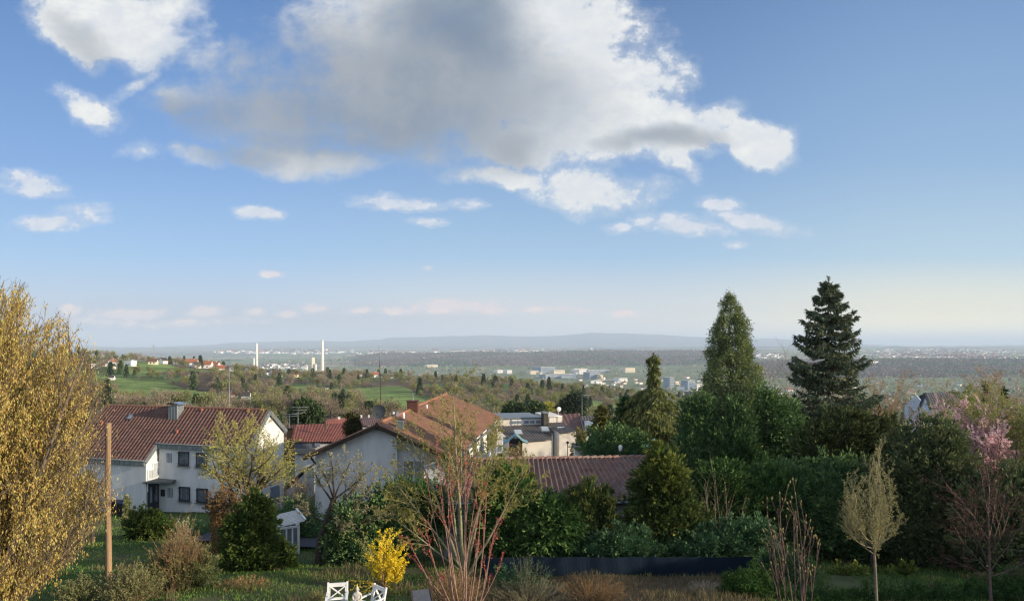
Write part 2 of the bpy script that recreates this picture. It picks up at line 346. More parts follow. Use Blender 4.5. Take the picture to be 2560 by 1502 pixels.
# ------------------------------------------------------------------ ground near the houses
def landmat(name, rough=.95):
    """land cover: vertex colour of fields, meadow and woodland, broken up by noise"""
    m = bpy.data.materials.new(name); m.use_nodes = True; nt = m.node_tree; b = nt.nodes['Principled BSDF']; b.inputs['Roughness'].default_value = rough; b.inputs['Specular IOR Level'].default_value = .1
    a = nt.nodes.new('ShaderNodeAttribute'); a.attribute_name = 'cover'
    tc = nt.nodes.new('ShaderNodeTexCoord')
    last = a.outputs['Color']
    for sc, amt, off in ((.012, .45, 0), (.07, .35, 5), (.6, .3, 9)):
        mp = nt.nodes.new('ShaderNodeMapping'); mp.inputs['Location'].default_value = (off, off, 0); nt.links.new(tc.outputs['Object'], mp.inputs[0])
        nz = nt.nodes.new('ShaderNodeTexNoise'); nz.inputs['Scale'].default_value = sc; nz.inputs['Detail'].default_value = 5; nz.inputs['Roughness'].default_value = .65; nt.links.new(mp.outputs[0], nz.inputs[0])
        mr = nt.nodes.new('ShaderNodeMapRange'); mr.inputs[1].default_value = .3; mr.inputs[2].default_value = .7; mr.inputs[3].default_value = 1 - amt; mr.inputs[4].default_value = 1 + amt; nt.links.new(nz.outputs[0], mr.inputs[0])
        vm = nt.nodes.new('ShaderNodeVectorMath'); vm.operation = 'SCALE'; nt.links.new(last, vm.inputs[0]); nt.links.new(mr.outputs[0], vm.inputs['Scale']); last = vm.outputs[0]
    nt.links.new(last, b.inputs['Base Color']); return m
def set_cover(me, C):
    at = me.attributes.new('cover', 'FLOAT_COLOR', 'POINT'); at.data.foreach_set('color', np.c_[C, np.ones(len(C))].astype(np.float32).ravel())
def grid(name, Xg, Yg, Zg, C, m):
    r, c = Xg.shape; mb = MB(); i = np.arange(r - 1)[:, None] * c; j = np.arange(c - 1)[None]
    mb.add(np.stack([Xg, Yg, Zg], -1).reshape(-1, 3), np.stack([i + j, i + j + 1, i + j + 1 + c, i + j + c], -1).reshape(-1, 4), 0, None, True)
    o = mb.build(name, m); set_cover(o.data, C.reshape(-1, 3)); return tag(o, kind='structure')
def vnoise(x, y, s, seed=0):
    """smooth value noise, -1..1"""
    t = np.random.default_rng(seed).random((64, 64)) * 2 - 1; x = np.asarray(x) / s; y = np.asarray(y) / s
    xi = np.floor(x).astype(int); yi = np.floor(y).astype(int); fx = x - xi; fy = y - yi; fx = fx * fx * (3 - 2 * fx); fy = fy * fy * (3 - 2 * fy)
    g = lambda a, b: t[a % 64, b % 64]
    return (g(xi, yi) * (1 - fx) + g(xi + 1, yi) * fx) * (1 - fy) + (g(xi, yi + 1) * (1 - fx) + g(xi + 1, yi + 1) * fx) * fy
_gx, _gy = np.meshgrid(np.arange(-130, 130.1, .9), np.arange(-100, 114.1, .9))
_gzv = np.interp(_gy, _ny, _nz) + .12 * vnoise(_gx, _gy, 3.1, 1) + .05 * vnoise(_gx, _gy, 1.2, 2)
_dry = np.clip(.5 + .9 * vnoise(_gx, _gy, 4, 3) + .5 * vnoise(_gx, _gy, 1.7, 4), 0, 1)
_right = np.clip((_gx + 1.5) / 3, 0, 1) * np.clip((27 - _gy) / 2, 0, 1) * np.clip((9.5 - _gx) / 2, 0, 1)
_dry = np.clip(_dry * .55 + _right, 0, 1)[..., None]
_cov = (1 - _dry) * np.array([.055, .105, .03]) + _dry * np.array([.15, .115, .07])
grid('ground', _gx, _gy, _gzv, _cov, landmat('garden_ground'))
# ------------------------------------------------------------------ terrain out to the horizon
_u = np.unique(np.r_[np.arange(-2500, -100, 60), np.arange(-100, 2700, 7), np.arange(2700, 5200, 60)]).astype(float)
_Y = [110.0]
while _Y[-1] < 34000: _Y.append(_Y[-1] * (1.011 if _Y[-1] < 1300 else 1.02))
_Y = np.array(_Y + [60000.0]); UU, YY = np.meshgrid(_u, _Y); ZZ = far_z(UU, YY); XX = (UU - CX) / F * YY
ZZ[0] -= .35
def meadow(u, Y):
    u = np.asarray(u, float); Y = np.asarray(Y, float); w = 14 * np.sin(Y / 37) + 9 * np.sin(u / 23)
    def el(cu, cY, ru, rY, k=0): return ((u + w - cu) / ru) ** 2 + ((Y + w * .7 - cY - k * (u - cu)) / rY) ** 2
    a = el(350, 640, 85, 62) < 1; b = el(320, 478, 220, 62, -.22) < 1; c = el(985, 470, 95, 150, -.3) < 1
    d = (el(1400, 440, 90, 40) < 1) | (el(560, 400, 90, 26) < 1) | (el(120, 560, 120, 60) < 1) | (el(1490, 560, 60, 40) < 1) | (el(760, 560, 40, 40) < 1)
    return a | b | c, d
ma, md = meadow(UU, YY)
wood = np.array([.105, .082, .055]); mead = np.array([.17, .235, .07]); scrub = np.array([.10, .145, .05])
C = np.broadcast_to(scrub, XX.shape + (3,)).copy()
C[(vnoise(XX, YY, 60, 5) > .15)] = wood; C[md] = mead * .9; C[ma] = mead
val = YY > 1350
C[val] = np.array([.17, .20, .10])
f1 = (np.floor(XX / 420 + .3 * np.sin(YY / 900)) * 7 + np.floor(YY / 520) * 13) % 7
fc = np.array([[.16, .20, .06], [.09, .17, .04], [.24, .18, .12], [.12, .16, .06], [.30, .25, .18], [.10, .19, .05], [.20, .16, .10]])
plain = (YY > 5000) & (YY < 17000); C[plain] = fc[f1[plain].astype(int)]
forest = ((UU > 880 + 20 * vnoise(XX, YY, 300, 6)) & (UU < 1900) & (YY > 5150) & (YY < 9300)) | ((UU >= 1860) & (YY > 3250) & (YY < 4750 + 300 * vnoise(XX, YY, 600, 9))) | ((YY > 10800) & (YY < 12800) & (UU < 640))
fcol = np.where((vnoise(XX, YY, 240, 8) > .2)[..., None], np.array([.06, .07, .055]), np.array([.15, .115, .095]))
C[forest] = fcol[forest]
clear = forest & (vnoise(XX * 1.0, YY * 1.8, 420, 11) > .62); C[clear] = [.15, .12, .08]
hills = YY >= 17000; C[hills] = [.09, .10, .09]
mid = (YY > 13800) & (YY < 17000) & (UU > 1450); C[mid] = [.05, .06, .045]
C *= (1 + .12 * vnoise(XX, YY, 35, 12))[..., None]
grid('terrain', XX, YY, ZZ, C, landmat('land_cover'))
# ------------------------------------------------------------------ haze: closed box of even thin air
hz = MB(); hz.box((0, 14000, 80), (150000, 89000, 1040)); hzm = bpy.data.materials.new('haze_air'); hzm.use_nodes = True
_n = hzm.node_tree; _n.nodes.clear(); _o = _n.nodes.new('ShaderNodeOutputMaterial'); _v = _n.nodes.new('ShaderNodeVolumePrincipled')
_v.inputs['Color'].default_value = (.70, .83, 1.0, 1); _v.inputs['Density'].default_value = 7.0e-5; _v.inputs['Anisotropy'].default_value = .0
_n.links.new(_v.outputs[0], _o.inputs['Volume'])
tag(hz.build('haze', hzm), kind='stuff')
# ------------------------------------------------------------------ far trees
BARE = leafmat('bare_twigs', [(.17, .13, .09), (.27, .215, .15), (.36, .30, .22)], .15)
BUD = leafmat('budding_twigs', [(.13, .15, .055), (.23, .24, .09), (.31, .30, .14)], .25)
DARK = leafmat('dark_needles', [(.04, .065, .03), (.065, .10, .045), (.10, .135, .06)], .1)
BLOS = leafmat('blossom', [(.30, .27, .22), (.46, .42, .38), (.58, .54, .50)], .2)
BARK = mat('bark', (.12, .09, .065), (.05, .038, .03), 9, .9, stretch=(1, 1, .25), bump=.4)
def far_tree_mesh(kind, seed, n=260):
    r = np.random.default_rng(seed); mb = MB(); H = 9.0
    if kind == 'conifer':
        mb.tube([(0, 0, -1), (0, 0, H * .9)], [.22, .05], 4, 1)
        t = r.random(n) ** .8; z = .8 + t * (H + 2 - .8); R0 = 2.3 * (1 - t) ** .85 + .12; a = r.random(n) * 6.28; rr = R0 * (.45 + .55 * r.random(n) ** .5)
        C = np.c_[rr * np.cos(a), rr * np.sin(a), z]; D = np.c_[np.cos(a), np.sin(a), -.25 - .5 * r.random(n)]
        mb.leaves(C, D, .9 + .6 * r.random(n), .7, 0, None, r); mb.blob((0, 0, 4.2), (1.2, 1.2, 4.0), 0, .1, r, 8, 6, .1)
    else:
        w = {'bare': 1.0, 'bud': 1.05, 'blossom': .8}[kind]; h = {'bare': 1.0, 'bud': .95, 'blossom': .62}[kind] * H
        mb.tube([(0, 0, -1), (.1, .05, h * .35), (.2, -.1, h * .7)], [.26, .2, .07], 4, 1)
        lob = r.normal(size=(6, 3)) * [1.5 * w, 1.5 * w, h * .16] + [0, 0, h * .62]
        for k in range(9):
            p = lob[k % 6]; mb.tube([(0.08, 0, h * (.22 + .04 * k)), tuple(p * .6 + np.array([0, 0, h * .18])), tuple(p)], [.11, .07, .02], 3, 1)
        c = lob[r.integers(0, 6, n)] + r.normal(size=(n, 3)) * [1.05 * w, 1.05 * w, h * .13]
        c[:, 2] = np.maximum(c[:, 2], h * .18)
        D = c - [0, 0, h * .3] + r.normal(size=(n, 3)) * .6
        if kind == 'bare': mb.leaves(c, D, .9 + .7 * r.random(n), .14, 0, None, r)
        else: mb.leaves(c, D, .6 + .4 * r.random(n), .42, 0, None, r)
        mb.leaves(c[:n // 3] * .95, D[:n // 3], 1.3, .14, 1, None, r)
    return mb
KIND = {'bare': (BARE, 'bare_tree', 'brown leafless tree in the wood on the hillside across the valley', 'leafless trees on the hillside', 1.0, 700),
        'bud': (BUD, 'budding_tree', 'olive green tree just coming into leaf on the hillside across the valley', 'budding trees on the hillside', 1.0, 700),
        'conifer': (DARK, 'conifer_tree', 'dark pointed evergreen among the bare trees of the far hillside', 'dark evergreens on the hillside', 1.1, 500),
        'blossom': (BLOS, 'blossoming_tree', 'small whitish tree in blossom in the orchards of the far hillside', 'white blossoming trees on the hillside', .75, 260)}
FT = {}
for k, kk in KIND.items():
    FT[k] = [far_tree_mesh(k, 50 + 7 * q + len(k), kk[5]) for q in range(5)]
FTM = {k: [mb.mesh(KIND[k][1], [KIND[k][0], BARK]) for mb in v] for k, v in FT.items()}
cand = {k: [] for k in KIND}; r0 = np.random.default_rng(21)
def hill_spots(n, u0, u1, Y0, Y1):
    u = r0.uniform(u0, u1, n); Y = Y0 * (Y1 / Y0) ** r0.random(n); a, d = meadow(u, Y)
    for uu, Yy, aa, dd in zip(u, Y, a, d):
        if aa and r0.random() < .965: continue
        if dd and r0.random() < .8: continue
        x = X(uu, Yy); nz = float(vnoise(x, Yy, 55, 31)) + .5 * float(vnoise(x, Yy, 22, 32)); q = r0.random()
        if aa: k = 'bud'
        elif nz > .5: k = 'conifer' if q < .36 else ('bare' if q < .8 else 'bud')
        elif nz > -.05: k = 'bare' if q < .5 else ('conifer' if q < .56 else 'bud')
        elif nz > -.45: k = 'bud' if q < .55 else ('blossom' if q < .68 else ('bare' if q < .93 else 'conifer'))
        else: k = 'blossom' if q < .22 else ('bud' if q < .75 else 'bare')
        if uu > 1250 and k == 'bare' and q < .4: k = 'bud'
        s = KIND[k][4] * r0.uniform(.42, 1.08) * (1.0 if nz > 0 else .7) * (.5 if aa else 1)
        cand[k].append((Yy, x, s, r0.random() * 6.28, uu))
hill_spots(650, -150, 2000, 150, 330); hill_spots(2100, -150, 1950, 290, 920); hill_spots(450, 1500, 2750, 250, 1000); hill_spots(260, 150, 1900, 680, 930)
over = MB()
def stamp(mb, src, M4, mi_map=None):
    M4 = np.array(M4); base = mb.n; tot = 0
    for (V, Fc, mi, T, sm) in src.b:
        if len(V): V = V @ M4[:3, :3].T + M4[:3, 3]
        mb.b.append((V, Fc + base, mi if mi_map is None else mi_map[mi], T, sm)); tot += len(V)
    mb.n += tot
ordr = ['bare', 'bud', 'conifer', 'blossom']
for k, L in cand.items():
    L.sort()
    for i, (Yy, x, s, a, uu) in enumerate(L):
        z = gz(x, Yy) - .2; v = i % 5
        if i < 290:
            o = bpy.data.objects.new(KIND[k][1], FTM[k][v]); COL.objects.link(o); o.location = (x, Yy, z); o.rotation_euler = (0, 0, a)
            o.scale = (s * r0.uniform(.85, 1.15), s * r0.uniform(.85, 1.15), s * r0.uniform(.85, 1.2)); tag(o, KIND[k][2], 'tree', KIND[k][3])
        else:
            stamp(over, FT[k][v], Matrix.Translation((x, Yy, z)) @ Matrix.Rotation(a, 4, 'Z') @ Matrix.Scale(s, 4), {0: ordr.index(k), 1: 4})
tag(over.build('woodland', [BARE, BUD, DARK, BLOS, BARK]), 'mixed woodland covering the crest of the hill across the valley', 'woodland', None, 'stuff')
# far-off wood on the ridge and in the valley: one mass of crowns
fw = MB(); r1 = np.random.default_rng(5)
def crowns(n, u0, u1, Y0, Y1, size, mi_p, test=None, patch=False):
    u = r1.uniform(u0, u1, n); Y = Y0 + (Y1 - Y0) * r1.random(n)
    if test is not None: k = test(u, Y); u, Y = u[k], Y[k]
    dn = (u > 1225) & (u < 1770) & (Y > 2000) & (Y < 4300) & (r1.random(len(u)) < .8); u, Y = u[~dn], Y[~dn]
    x = X(u, Y); z = far_z(u, Y); n = len(u); s = size * r1.uniform(.6, 1.3, n); ch = r1.choice(3, n, p=mi_p)
    if patch: ch = np.where(vnoise(x, Y, 240, 8) + .25 * r1.normal(size=n) > .25, 2, 3)
    for m in range(4):
        sel = ch == m
        if not sel.any(): continue
        q = 5; c = np.repeat(np.c_[x, Y, z + s * .35][sel], q, 0); ss = np.repeat(s[sel], q)
        c = c + r1.normal(size=c.shape) * ss[:, None] * [.3, .3, .28]
        fw.leaves(c, r1.normal(size=c.shape) * [1, 1, .7] + [0, 0, .5], ss * .95, ss * .6, m, None, r1)
crowns(9000, 890, 1890, 5250, 7800, 14, [.55, .1, .35], lambda u, Y: vnoise(X(u, Y) * 1.0, Y * 1.8, 420, 11) < .55, True)
crowns(5500, 1850, 2650, 3280, 4900, 13, [.35, .2, .45], None, True)
crowns(2200, 880, 2650, 1500, 3200, 11, [.4, .45, .15])
crowns(1500, 500, 2650, 3200, 5200, 13, [.45, .35, .2])
crowns(1100, 200, 1100, 5300, 12000, 22, [.5, .1, .4], lambda u, Y: vnoise(X(u, Y), Y, 300, 14) > .25)
crowns(900, 880, 2650, 1150, 1500, 10, [.5, .35, .15])
tag(fw.build('distant_forest', [BARE, BUD, DARK, leafmat('far_brown_wood', [(.10, .075, .06), (.13, .10, .08), (.16, .125, .10)], .1)]), 'far-off forest of the valley and the long ridge behind the town', 'forest', None, 'stuff')
# ------------------------------------------------------------------ houses on the hill, town, power station
PLW = mat('white_render_far', (.90, .88, .84), (.82, .80, .76), .4, .9)
PLC = mat('cream_render_far', (.80, .70, .52), (.70, .60, .45), .4, .9)
RRED = mat('red_roof_far', (.32, .10, .06), (.24, .08, .05), .5, .8)
RORG = mat('orange_roof_far', (.36, .14, .07), (.27, .11, .06), .5, .8)
RDRK = mat('dark_roof_far', (.07, .06, .055), (.045, .04, .04), .5, .8)
RBRN = mat('brown_roof_far', (.16, .085, .06), (.10, .06, .045), .5, .8)
GLS = mat('dark_glass', (.03, .035, .045), (.02, .022, .03), 2, .15, spec=.6)
CONC = mat('pale_concrete', (.62, .58, .50), (.52, .49, .43), .03, .85)
BLUW = mat('blue_grey_cladding', (.28, .34, .42), (.22, .27, .34), .1, .6)
def house_small(name, L, W, Hh, Rh, wall, roof, wins=2, flat=False):
    root = empty(name); w = MB(); w.box((0, 0, Hh / 2 - 1), (L, W, Hh + 2))
    if not flat: w.prism([(-L / 2, -W / 2, Hh), (-L / 2, W / 2, Hh), (-L / 2, 0, Hh + Rh)], (L, 0, 0))
    w.build('wall', wall, root); r = MB(); e = .5
    if flat: r.box((0, 0, Hh + .25), (L + .6, W + .6, .5))
    else:
        k = Rh / (W / 2)
        for s in (-1, 1): r.prism([(-L / 2 - e, s * (W / 2 + e), Hh - k * e + .05), (-L / 2 - e, 0, Hh + Rh + .05), (-L / 2 - e, 0, Hh + Rh + .4), (-L / 2 - e, s * (W / 2 + e), Hh - k * e + .4)], (L + 2 * e, 0, 0))
    r.build('roof', roof, root)
    for s in range(wins):
        x = (s - (wins - 1) / 2) * L / max(wins, 1) * .8
        for fl in range(max(1, int(Hh // 3))):
            q = MB(); q.box((x, -W / 2 - .02, 1.5 + 2.9 * fl), (1.5, .12, 1.3)); q.build('window', GLS, root)
    q = MB(); q.box((L * .2, W * .12, Hh + (Rh if not flat else .5)), (.8, .8, 1.8)); q.build('chimney', wall, root)
    return root
def put(root, px, py, Y, rz, s=1.0, label=None, cat='house', group=None, z=None):
    root.location = (X(px, Y), Y, Z(py, Y) if z is None else z); root.rotation_euler = (0, 0, rz); root.scale = (s, s, s); tag(root, label, cat, group)
HS = [(130, 'white', 0), ]
proto = {'w_dark': house_small('gabled_house', 9, 8, 4, 4.2, PLW, RDRK), 'w_red': house_small('gabled_house', 10, 8, 4, 3.8, PLW, RRED),
         'w_org': house_small('gabled_house', 12, 8, 4, 3.4, PLW, RORG), 'c_brn': house_small('gabled_house', 9, 7, 3, 3, PLC, RBRN), 'flat': house_small('flat_roofed_house', 9, 7, 5, 0, PLW, PLW, 2, True)}
hill = [ # kind, px, py(base), Y, scale, rot, label
 ('flat', 240, 902, 600, .9, .3, 'pale flat-roofed hut at the upper left end of the hill crest'),
 ('w_dark', 258, 903, 620, .8, 1.2, 'small white gabled hut beside the pale flat-roofed hut on the crest'),
 ('w_org', 282, 899, 640, .85, 1.5, 'narrow orange-roofed house beside a dark round evergreen on the crest'),
 ('w_dark', 279, 906, 600, .75, .9, 'black A-frame hut in front of the narrow orange-roofed house'),
 ('flat', 326, 905, 640, 1.15, -.3, 'bright white cube-shaped house standing alone on the hill crest'),
 ('c_brn', 383, 906, 680, 1.1, .2, 'low cream house with brown roof above the bright green meadow'),
 ('w_dark', 408, 905, 700, .9, 1.3, 'dark pointed roof between trees right of the low cream house'),
 ('w_org', 479, 908, 700, 1.25, .2, 'tall orange-roofed house, first of the row of orange roofs on the crest'),
 ('w_dark', 492, 913, 690, .9, .8, 'small white house with dark roof just below the tall orange-roofed house'),
 ('w_org', 515, 915, 720, 1.3, .1, 'long orange roof in the middle of the cluster on the crest'),
 ('w_org', 534, 914, 735, 1.3, -.1, 'second long orange roof touching the middle one on the crest'),
 ('w_red', 551, 926, 680, 1.0, .5, 'bright red-roofed white cottage lowest of the crest cluster'),
 ('w_dark', 572, 915, 780, .9, 1.3, 'narrow white gable with steep dark roof, first to the right of the red cottage'),
 ('w_dark', 585, 919, 760, 1.1, 1.5, 'tall white A-shaped gable with steep dark roof on the crest'),
 ('w_dark', 623, 922, 760, 1.1, 1.2, 'white gabled house just left of the short chimney'),
 ('w_dark', 652, 923, 800, .9, .9, 'small dark-roofed house right below the left tall chimney'),
 ('w_dark', 671, 926, 800, .9, .8, 'black-roofed house among the crest trees left of the twin gables'),
 ('w_dark', 684, 930, 780, 1.15, 1.15, 'left one of the twin white gables with black roofs'),
 ('w_dark', 694, 932, 770, 1.15, 1.1, 'right one of the twin white gables with black roofs'),
 ('w_dark', 728, 934, 800, 1.2, .1, 'broad low white house next to the yellow house'),
 ('c_brn', 740, 939, 760, 1.3, .9, 'yellow house with brown roof at the edge of the wood'),
 ('w_dark', 842, 938, 850, .9, 1.2, 'white gable hut just right of the right tall chimney'),
 ('w_dark', 858, 941, 850, .7, 1.3, 'very small white gable hut right of the tall chimney'),
 ('w_org', 897, 938, 900, .9, .2, 'low orange roof half hidden left of the roof antenna'),
 ('w_org', 936, 943, 860, 1.1, .3, 'orange-roofed house just right of the antenna mast'),
 ('w_dark', 955, 946, 860, 1.0, .2, 'white house with dark roof beside the orange-roofed one near the mast'),
 ('w_dark', 975, 948, 850, .9, 1.2, 'white gable right of the mast, at the top of the wood'),
 ('w_dark', 280, 918, 520, .5, .2, 'small grey shed under the crest houses on the left slope'),
 ('w_dark', 552, 996, 420, .55, .4, 'tiny white garden hut on the slope above the metal roof chimney'),
 ('c_brn', 583, 984, 440, .7, .9, 'cream garden hut with pitched roof in the orchard'),
 ('w_dark', 616, 992, 430, .7, .1, 'low white garden shed in the orchard right of the cream hut'),
 ('w_dark', 820, 974, 560, .6, .1, 'low dark shed among the evergreens in mid slope'),
 ('flat', 1135, 962, 640, .6, .2, 'little whitish shed in the trees of the far slope, right of the mast')]
for (k, px, py, Y, s, rz, lab) in hill:
    o = copy_tree(proto[k]); z = gz(X(px, Y), Y); put(o, px, py, Y, rz, s * .8, lab, 'house', None, max(z - .3, Z(py, Y)) if abs(Z(py, Y) - z) > 3 else Z(py, Y))
    if o.location.z > z + .2: # raise a plinth of earth: lower onto the ground instead
        o.location.z = z + .1
# village in the plain, white houses in rows
r2 = np.random.default_rng(77)
def cluster(n, u0, u1, Y0, Y1, kinds, s0, s1, label, group, rzs=(0, .4, 1.2, 1.5)):
    for i in range(n):
        uu = r2.uniform(u0, u1); Yy = r2.uniform(Y0, Y1); k = kinds[r2.integers(len(kinds))]
        m = FLATP[k]; o = bpy.data.objects.new('village_house', m); COL.objects.link(o)
        s = r2.uniform(s0, s1); o.scale = (s, s, s); o.rotation_euler = (0, 0, rzs[r2.integers(len(rzs))] + r2.uniform(-.1, .1))
        o.location = (X(uu, Yy), Yy, float(far_z(uu, Yy)) - .3); tag(o, label, 'house', group)
def far_house(L, W, Hh, Rh, wall, roof):
    w = MB(); w.box((0, 0, Hh / 2 - 2), (L, W, Hh + 4)); e = .6; k = Rh / (W / 2)
    if Rh: 
        w.prism([(-L / 2, -W / 2, Hh), (-L / 2, W / 2, Hh), (-L / 2, 0, Hh + Rh)], (L, 0, 0))
        for s in (-1, 1): w.prism([(-L / 2 - e, s * (W / 2 + e), Hh - k * e + .05), (-L / 2 - e, 0, Hh + Rh + .05), (-L / 2 - e, 0, Hh + Rh + .5), (-L / 2 - e, s * (W / 2 + e), Hh - k * e + .5)], (L + 2 * e, 0, 0), 1)
    else: w.box((0, 0, Hh + .3), (L + .5, W + .5, .6), 0, 1)
    return w.mesh('village_house', [wall, roof])
FLATP = {'a': far_house(14, 11, 7, 5, PLW, RDRK), 'b': far_house(13, 10, 7, 5, PLW, RBRN), 'c': far_house(15, 11, 6, 5, PLW, RRED), 'd': far_house(24, 12, 9, 0, PLW, CONC), 'e': far_house(14, 10, 6, 4.5, PLC, RBRN)}
cluster(85, 655, 765, 4500, 5600, 'aabd', 1.2, 1.9, 'white dark-roofed house in the dense village between the two tall chimneys', 'white houses of the village between the chimneys')
cluster(45, 1450, 1760, 2300, 3300, 'abced', .9, 1.3, 'town house on the valley floor below the industrial halls', 'houses of the town in the valley')
cluster(40, 1880, 2560, 1500, 2600, 'abced', .9, 1.3, 'house of the lower town seen between the conifers on the right', 'houses of the lower town behind the conifers')
cluster(42, 1850, 1960, 5200, 7200, 'aad', 1.3, 1.9, 'small white house of the plateau village between the cypress and the spruce', 'houses of the plateau village between the two tall conifers')
far = MB(); FB_ = [MB() for _ in range(3)]
def raw_house(L, W, Hh, Rh):
    w = MB(); w.box((0, 0, Hh / 2 - 2), (L, W, Hh + 4)); e = .6; k = Rh / (W / 2); w.prism([(-L / 2, -W / 2, Hh), (-L / 2, W / 2, Hh), (-L / 2, 0, Hh + Rh)], (L, 0, 0))
    for s in (-1, 1): w.prism([(-L / 2 - e, s * (W / 2 + e), Hh - k * e + .05), (-L / 2 - e, 0, Hh + Rh + .05), (-L / 2 - e, 0, Hh + Rh + .5), (-L / 2 - e, s * (W / 2 + e), Hh - k * e + .5)], (L + 2 * e, 0, 0), 1)
    return w
rh = raw_house(15, 11, 7, 5)
def mass(n, u0, u1, Y0, Y1, s0, s1):
    for i in range(n):
        uu = r2.normal((u0 + u1) / 2, (u1 - u0) / 4); Yy = r2.uniform(Y0, Y1); s = r2.uniform(s0, s1)
        stamp(far, rh, Matrix.Translation((X(uu, Yy), Yy, float(far_z(uu, Yy)) - .3)) @ Matrix.Rotation(r2.choice([0, .5, 1.1, 1.5]), 4, 'Z') @ Matrix.Diagonal((s * r2.uniform(.8, 1.8), s, s, 1)), {0: 0, 1: int(r2.choice([1, 1, 2, 2, 3]))})
mass(750, 2180, 2520, 5300, 8800, 1.0, 1.6); mass(150, 2150, 2560, 9000, 11500, 1.5, 3); mass(140, 560, 860, 11500, 14500, 2, 5); mass(90, 1120, 1420, 11000, 14000, 2, 5); mass(60, 880, 1150, 10500, 13000, 2, 4); mass(90, 2350, 2560, 5000, 5600, 1, 1.4)
tag(far.build('distant_towns', [PLW, RDRK, RBRN, RRED]), 'far-off towns scattered as pale specks over the plateau and plain', 'towns', None, 'stuff')
# industrial halls on the valley floor
def hall(px0, px1, ytop, ybase, Y, depth, wallm, label, cat='factory hall', bands=True, rz=R(24)):
    x0, x1 = X(px0, Y), X(px1, Y); zb = float(far_z((px0 + px1) / 2, Y)); zt = zb + 1.45 * (ybase - ytop) / F * Y
    root = empty('industrial_hall', ((x0 + x1) / 2, Y + depth / 2, zb), rz, label, cat); w = MB(); L = x1 - x0; H = zt - zb
    w.box((0, 0, H / 2 - 1), (L, depth, H + 2)); w.build('wall', wallm, root)
    r = MB(); r.box((0, 0, H + .4), (L + 1, depth + 1, .8)); 
    for q in range(int(L // 30)): r.box((-L / 2 + 15 + q * 30, 0, H + 1.6), (4, depth * .8, 1.6))
    r.build('roof', CONC, root)
    if bands:
        nb = max(1, int(H // 6))
        for b in range(nb): q = MB(); q.box((0, -depth / 2 - .1, H * (b + .55) / nb), (L * .9, .3, 1.8)); q.build('window_band', GLS, root)
    return root
halls = [(1238, 1256, 929, 934, 3900, 60, PLW, 'small white hall at the left end of the industrial estate'), (1262, 1275, 932, 938, 3800, 60, PLW, 'low white hall, second from the left end of the estate'),
 (1320, 1342, 935, 941, 3700, 60, PLC, 'cream low hall near the tree tops left of the large grey hall'), (1340, 1380, 929, 939, 3900, 120, BLUW, 'large flat blue-grey hall in the left half of the estate'),
 (1378, 1408, 931, 938, 3700, 60, PLC, 'long cream hall in the centre of the industrial estate'), (1442, 1462, 930, 937, 3750, 60, PLW, 'white hall with cream end beside the field'),
 (1345, 1353, 938, 947, 3300, 40, PLC, 'small cream tower block before the grey hall'), (1352, 1442, 941, 948, 3200, 70, BLUW, 'very long low blue-grey hall before the cream one'),
 (1436, 1443, 940, 951, 3150, 30, PLW, 'white cube at the right end of the very long low hall'), (1466, 1496, 937, 949, 3100, 60, BLUW, 'tall blue-grey office block in the middle of the town'),
 (1495, 1504, 940, 949, 3080, 40, PLC, 'cream block joined to the right of the blue-grey office block'), (1458, 1520, 931, 935, 4000, 90, BLUW, 'wide dark blue hall at the foot of the wooded ridge'),
 (1556, 1584, 928, 936, 3950, 70, PLC, 'bright yellowish hall at the foot of the wooded ridge'), (1480, 1565, 950, 953, 2900, 30, PLC, 'long thin cream hall running right across the town'),
 (1540, 1566, 947, 954, 2850, 40, PLW, 'white gable end of the long thin hall'), (1668, 1682, 948, 965, 2500, 40, BLUW, 'grey-blue tower block right of the weeping conifer'),
 (1683, 1694, 951, 956, 2700, 40, PLC, 'low cream block right beside the tower block'), (1712, 1735, 962, 978, 2350, 40, BLUW, 'flat grey block with glass front nearest the cypress'),
 (1735, 1752, 965, 978, 2250, 40, PLW, 'white apartment block next to the cypress'), (1715, 1745, 980, 986, 2100, 40, RDRK, 'long dark-roofed building below the apartment blocks'),
 (1430, 1468, 925, 930, 4100, 40, PLW, 'low white works with small stack behind the halls'), (1062, 1091, 918, 922, 5000, 60, PLC, 'long white greenhouse-like hall alone before the wooded ridge'),
 (2403, 2418, 956, 970, 1750, 18, PLC, 'cream high-rise tower above the trees right of the grey roof'), (2352, 2395, 964, 972, 1700, 20, BLUW, 'long pale blue block left of the high-rise tower'),
 (2340, 2352, 965, 971, 1690, 15, PLW, 'small bright white block beside the long pale blue one')]
for h in halls: hall(*h[:7], h[7])
hall(2160, 2200, 935, 939, 4300, 30, PLW, 'short white block low on the dark slope right of the spruce', bands=False)
# power station: two tall stacks, two short ones, boiler block
WHT = mat('stack_paint', (.80, .77, .70), (.68, .65, .59), .02, .7)
def stack(px, ytop, Y, rb, rt, label):
    zb = float(far_z(px, Y)); H = Z(ytop, Y) - zb; root = empty('chimney_stack', (X(px, Y), Y, zb), 0, label, 'chimney')
    s = MB(); s.tube([(0, 0, -3), (0, 0, H * .33), (0, 0, H * .66), (0, 0, H)], [rb, rb * .6 + rt * .4, rb * .25 + rt * .75, rt], 16); s.build('shaft', WHT, root)
    c = MB(); c.tube([(0, 0, H - .5), (0, 0, H + 1.5)], [rt * 1.15, rt * 1.15], 16); c.build('rim', CONC, root)
    f = MB(); f.box((0, 0, 5), (rb * 3.6, rb * 3, 12)); f.build('base_block', CONC, root)
stack(641.5, 858, 4300, 9.5, 6.2, 'left one of the two tall white power station chimneys')
stack(806, 850, 4000, 11, 6.2, 'right one of the two tall white power station chimneys, with flared foot')
stack(634.5, 895, 4250, 6.5, 5, 'short thick white chimney at the foot of the left tall one')
stack(767, 912, 3950, 4.5, 4, 'thin short chimney left of the boiler block')
stack(789, 910, 3950, 6.5, 6, 'thick short chimney right of the boiler block')
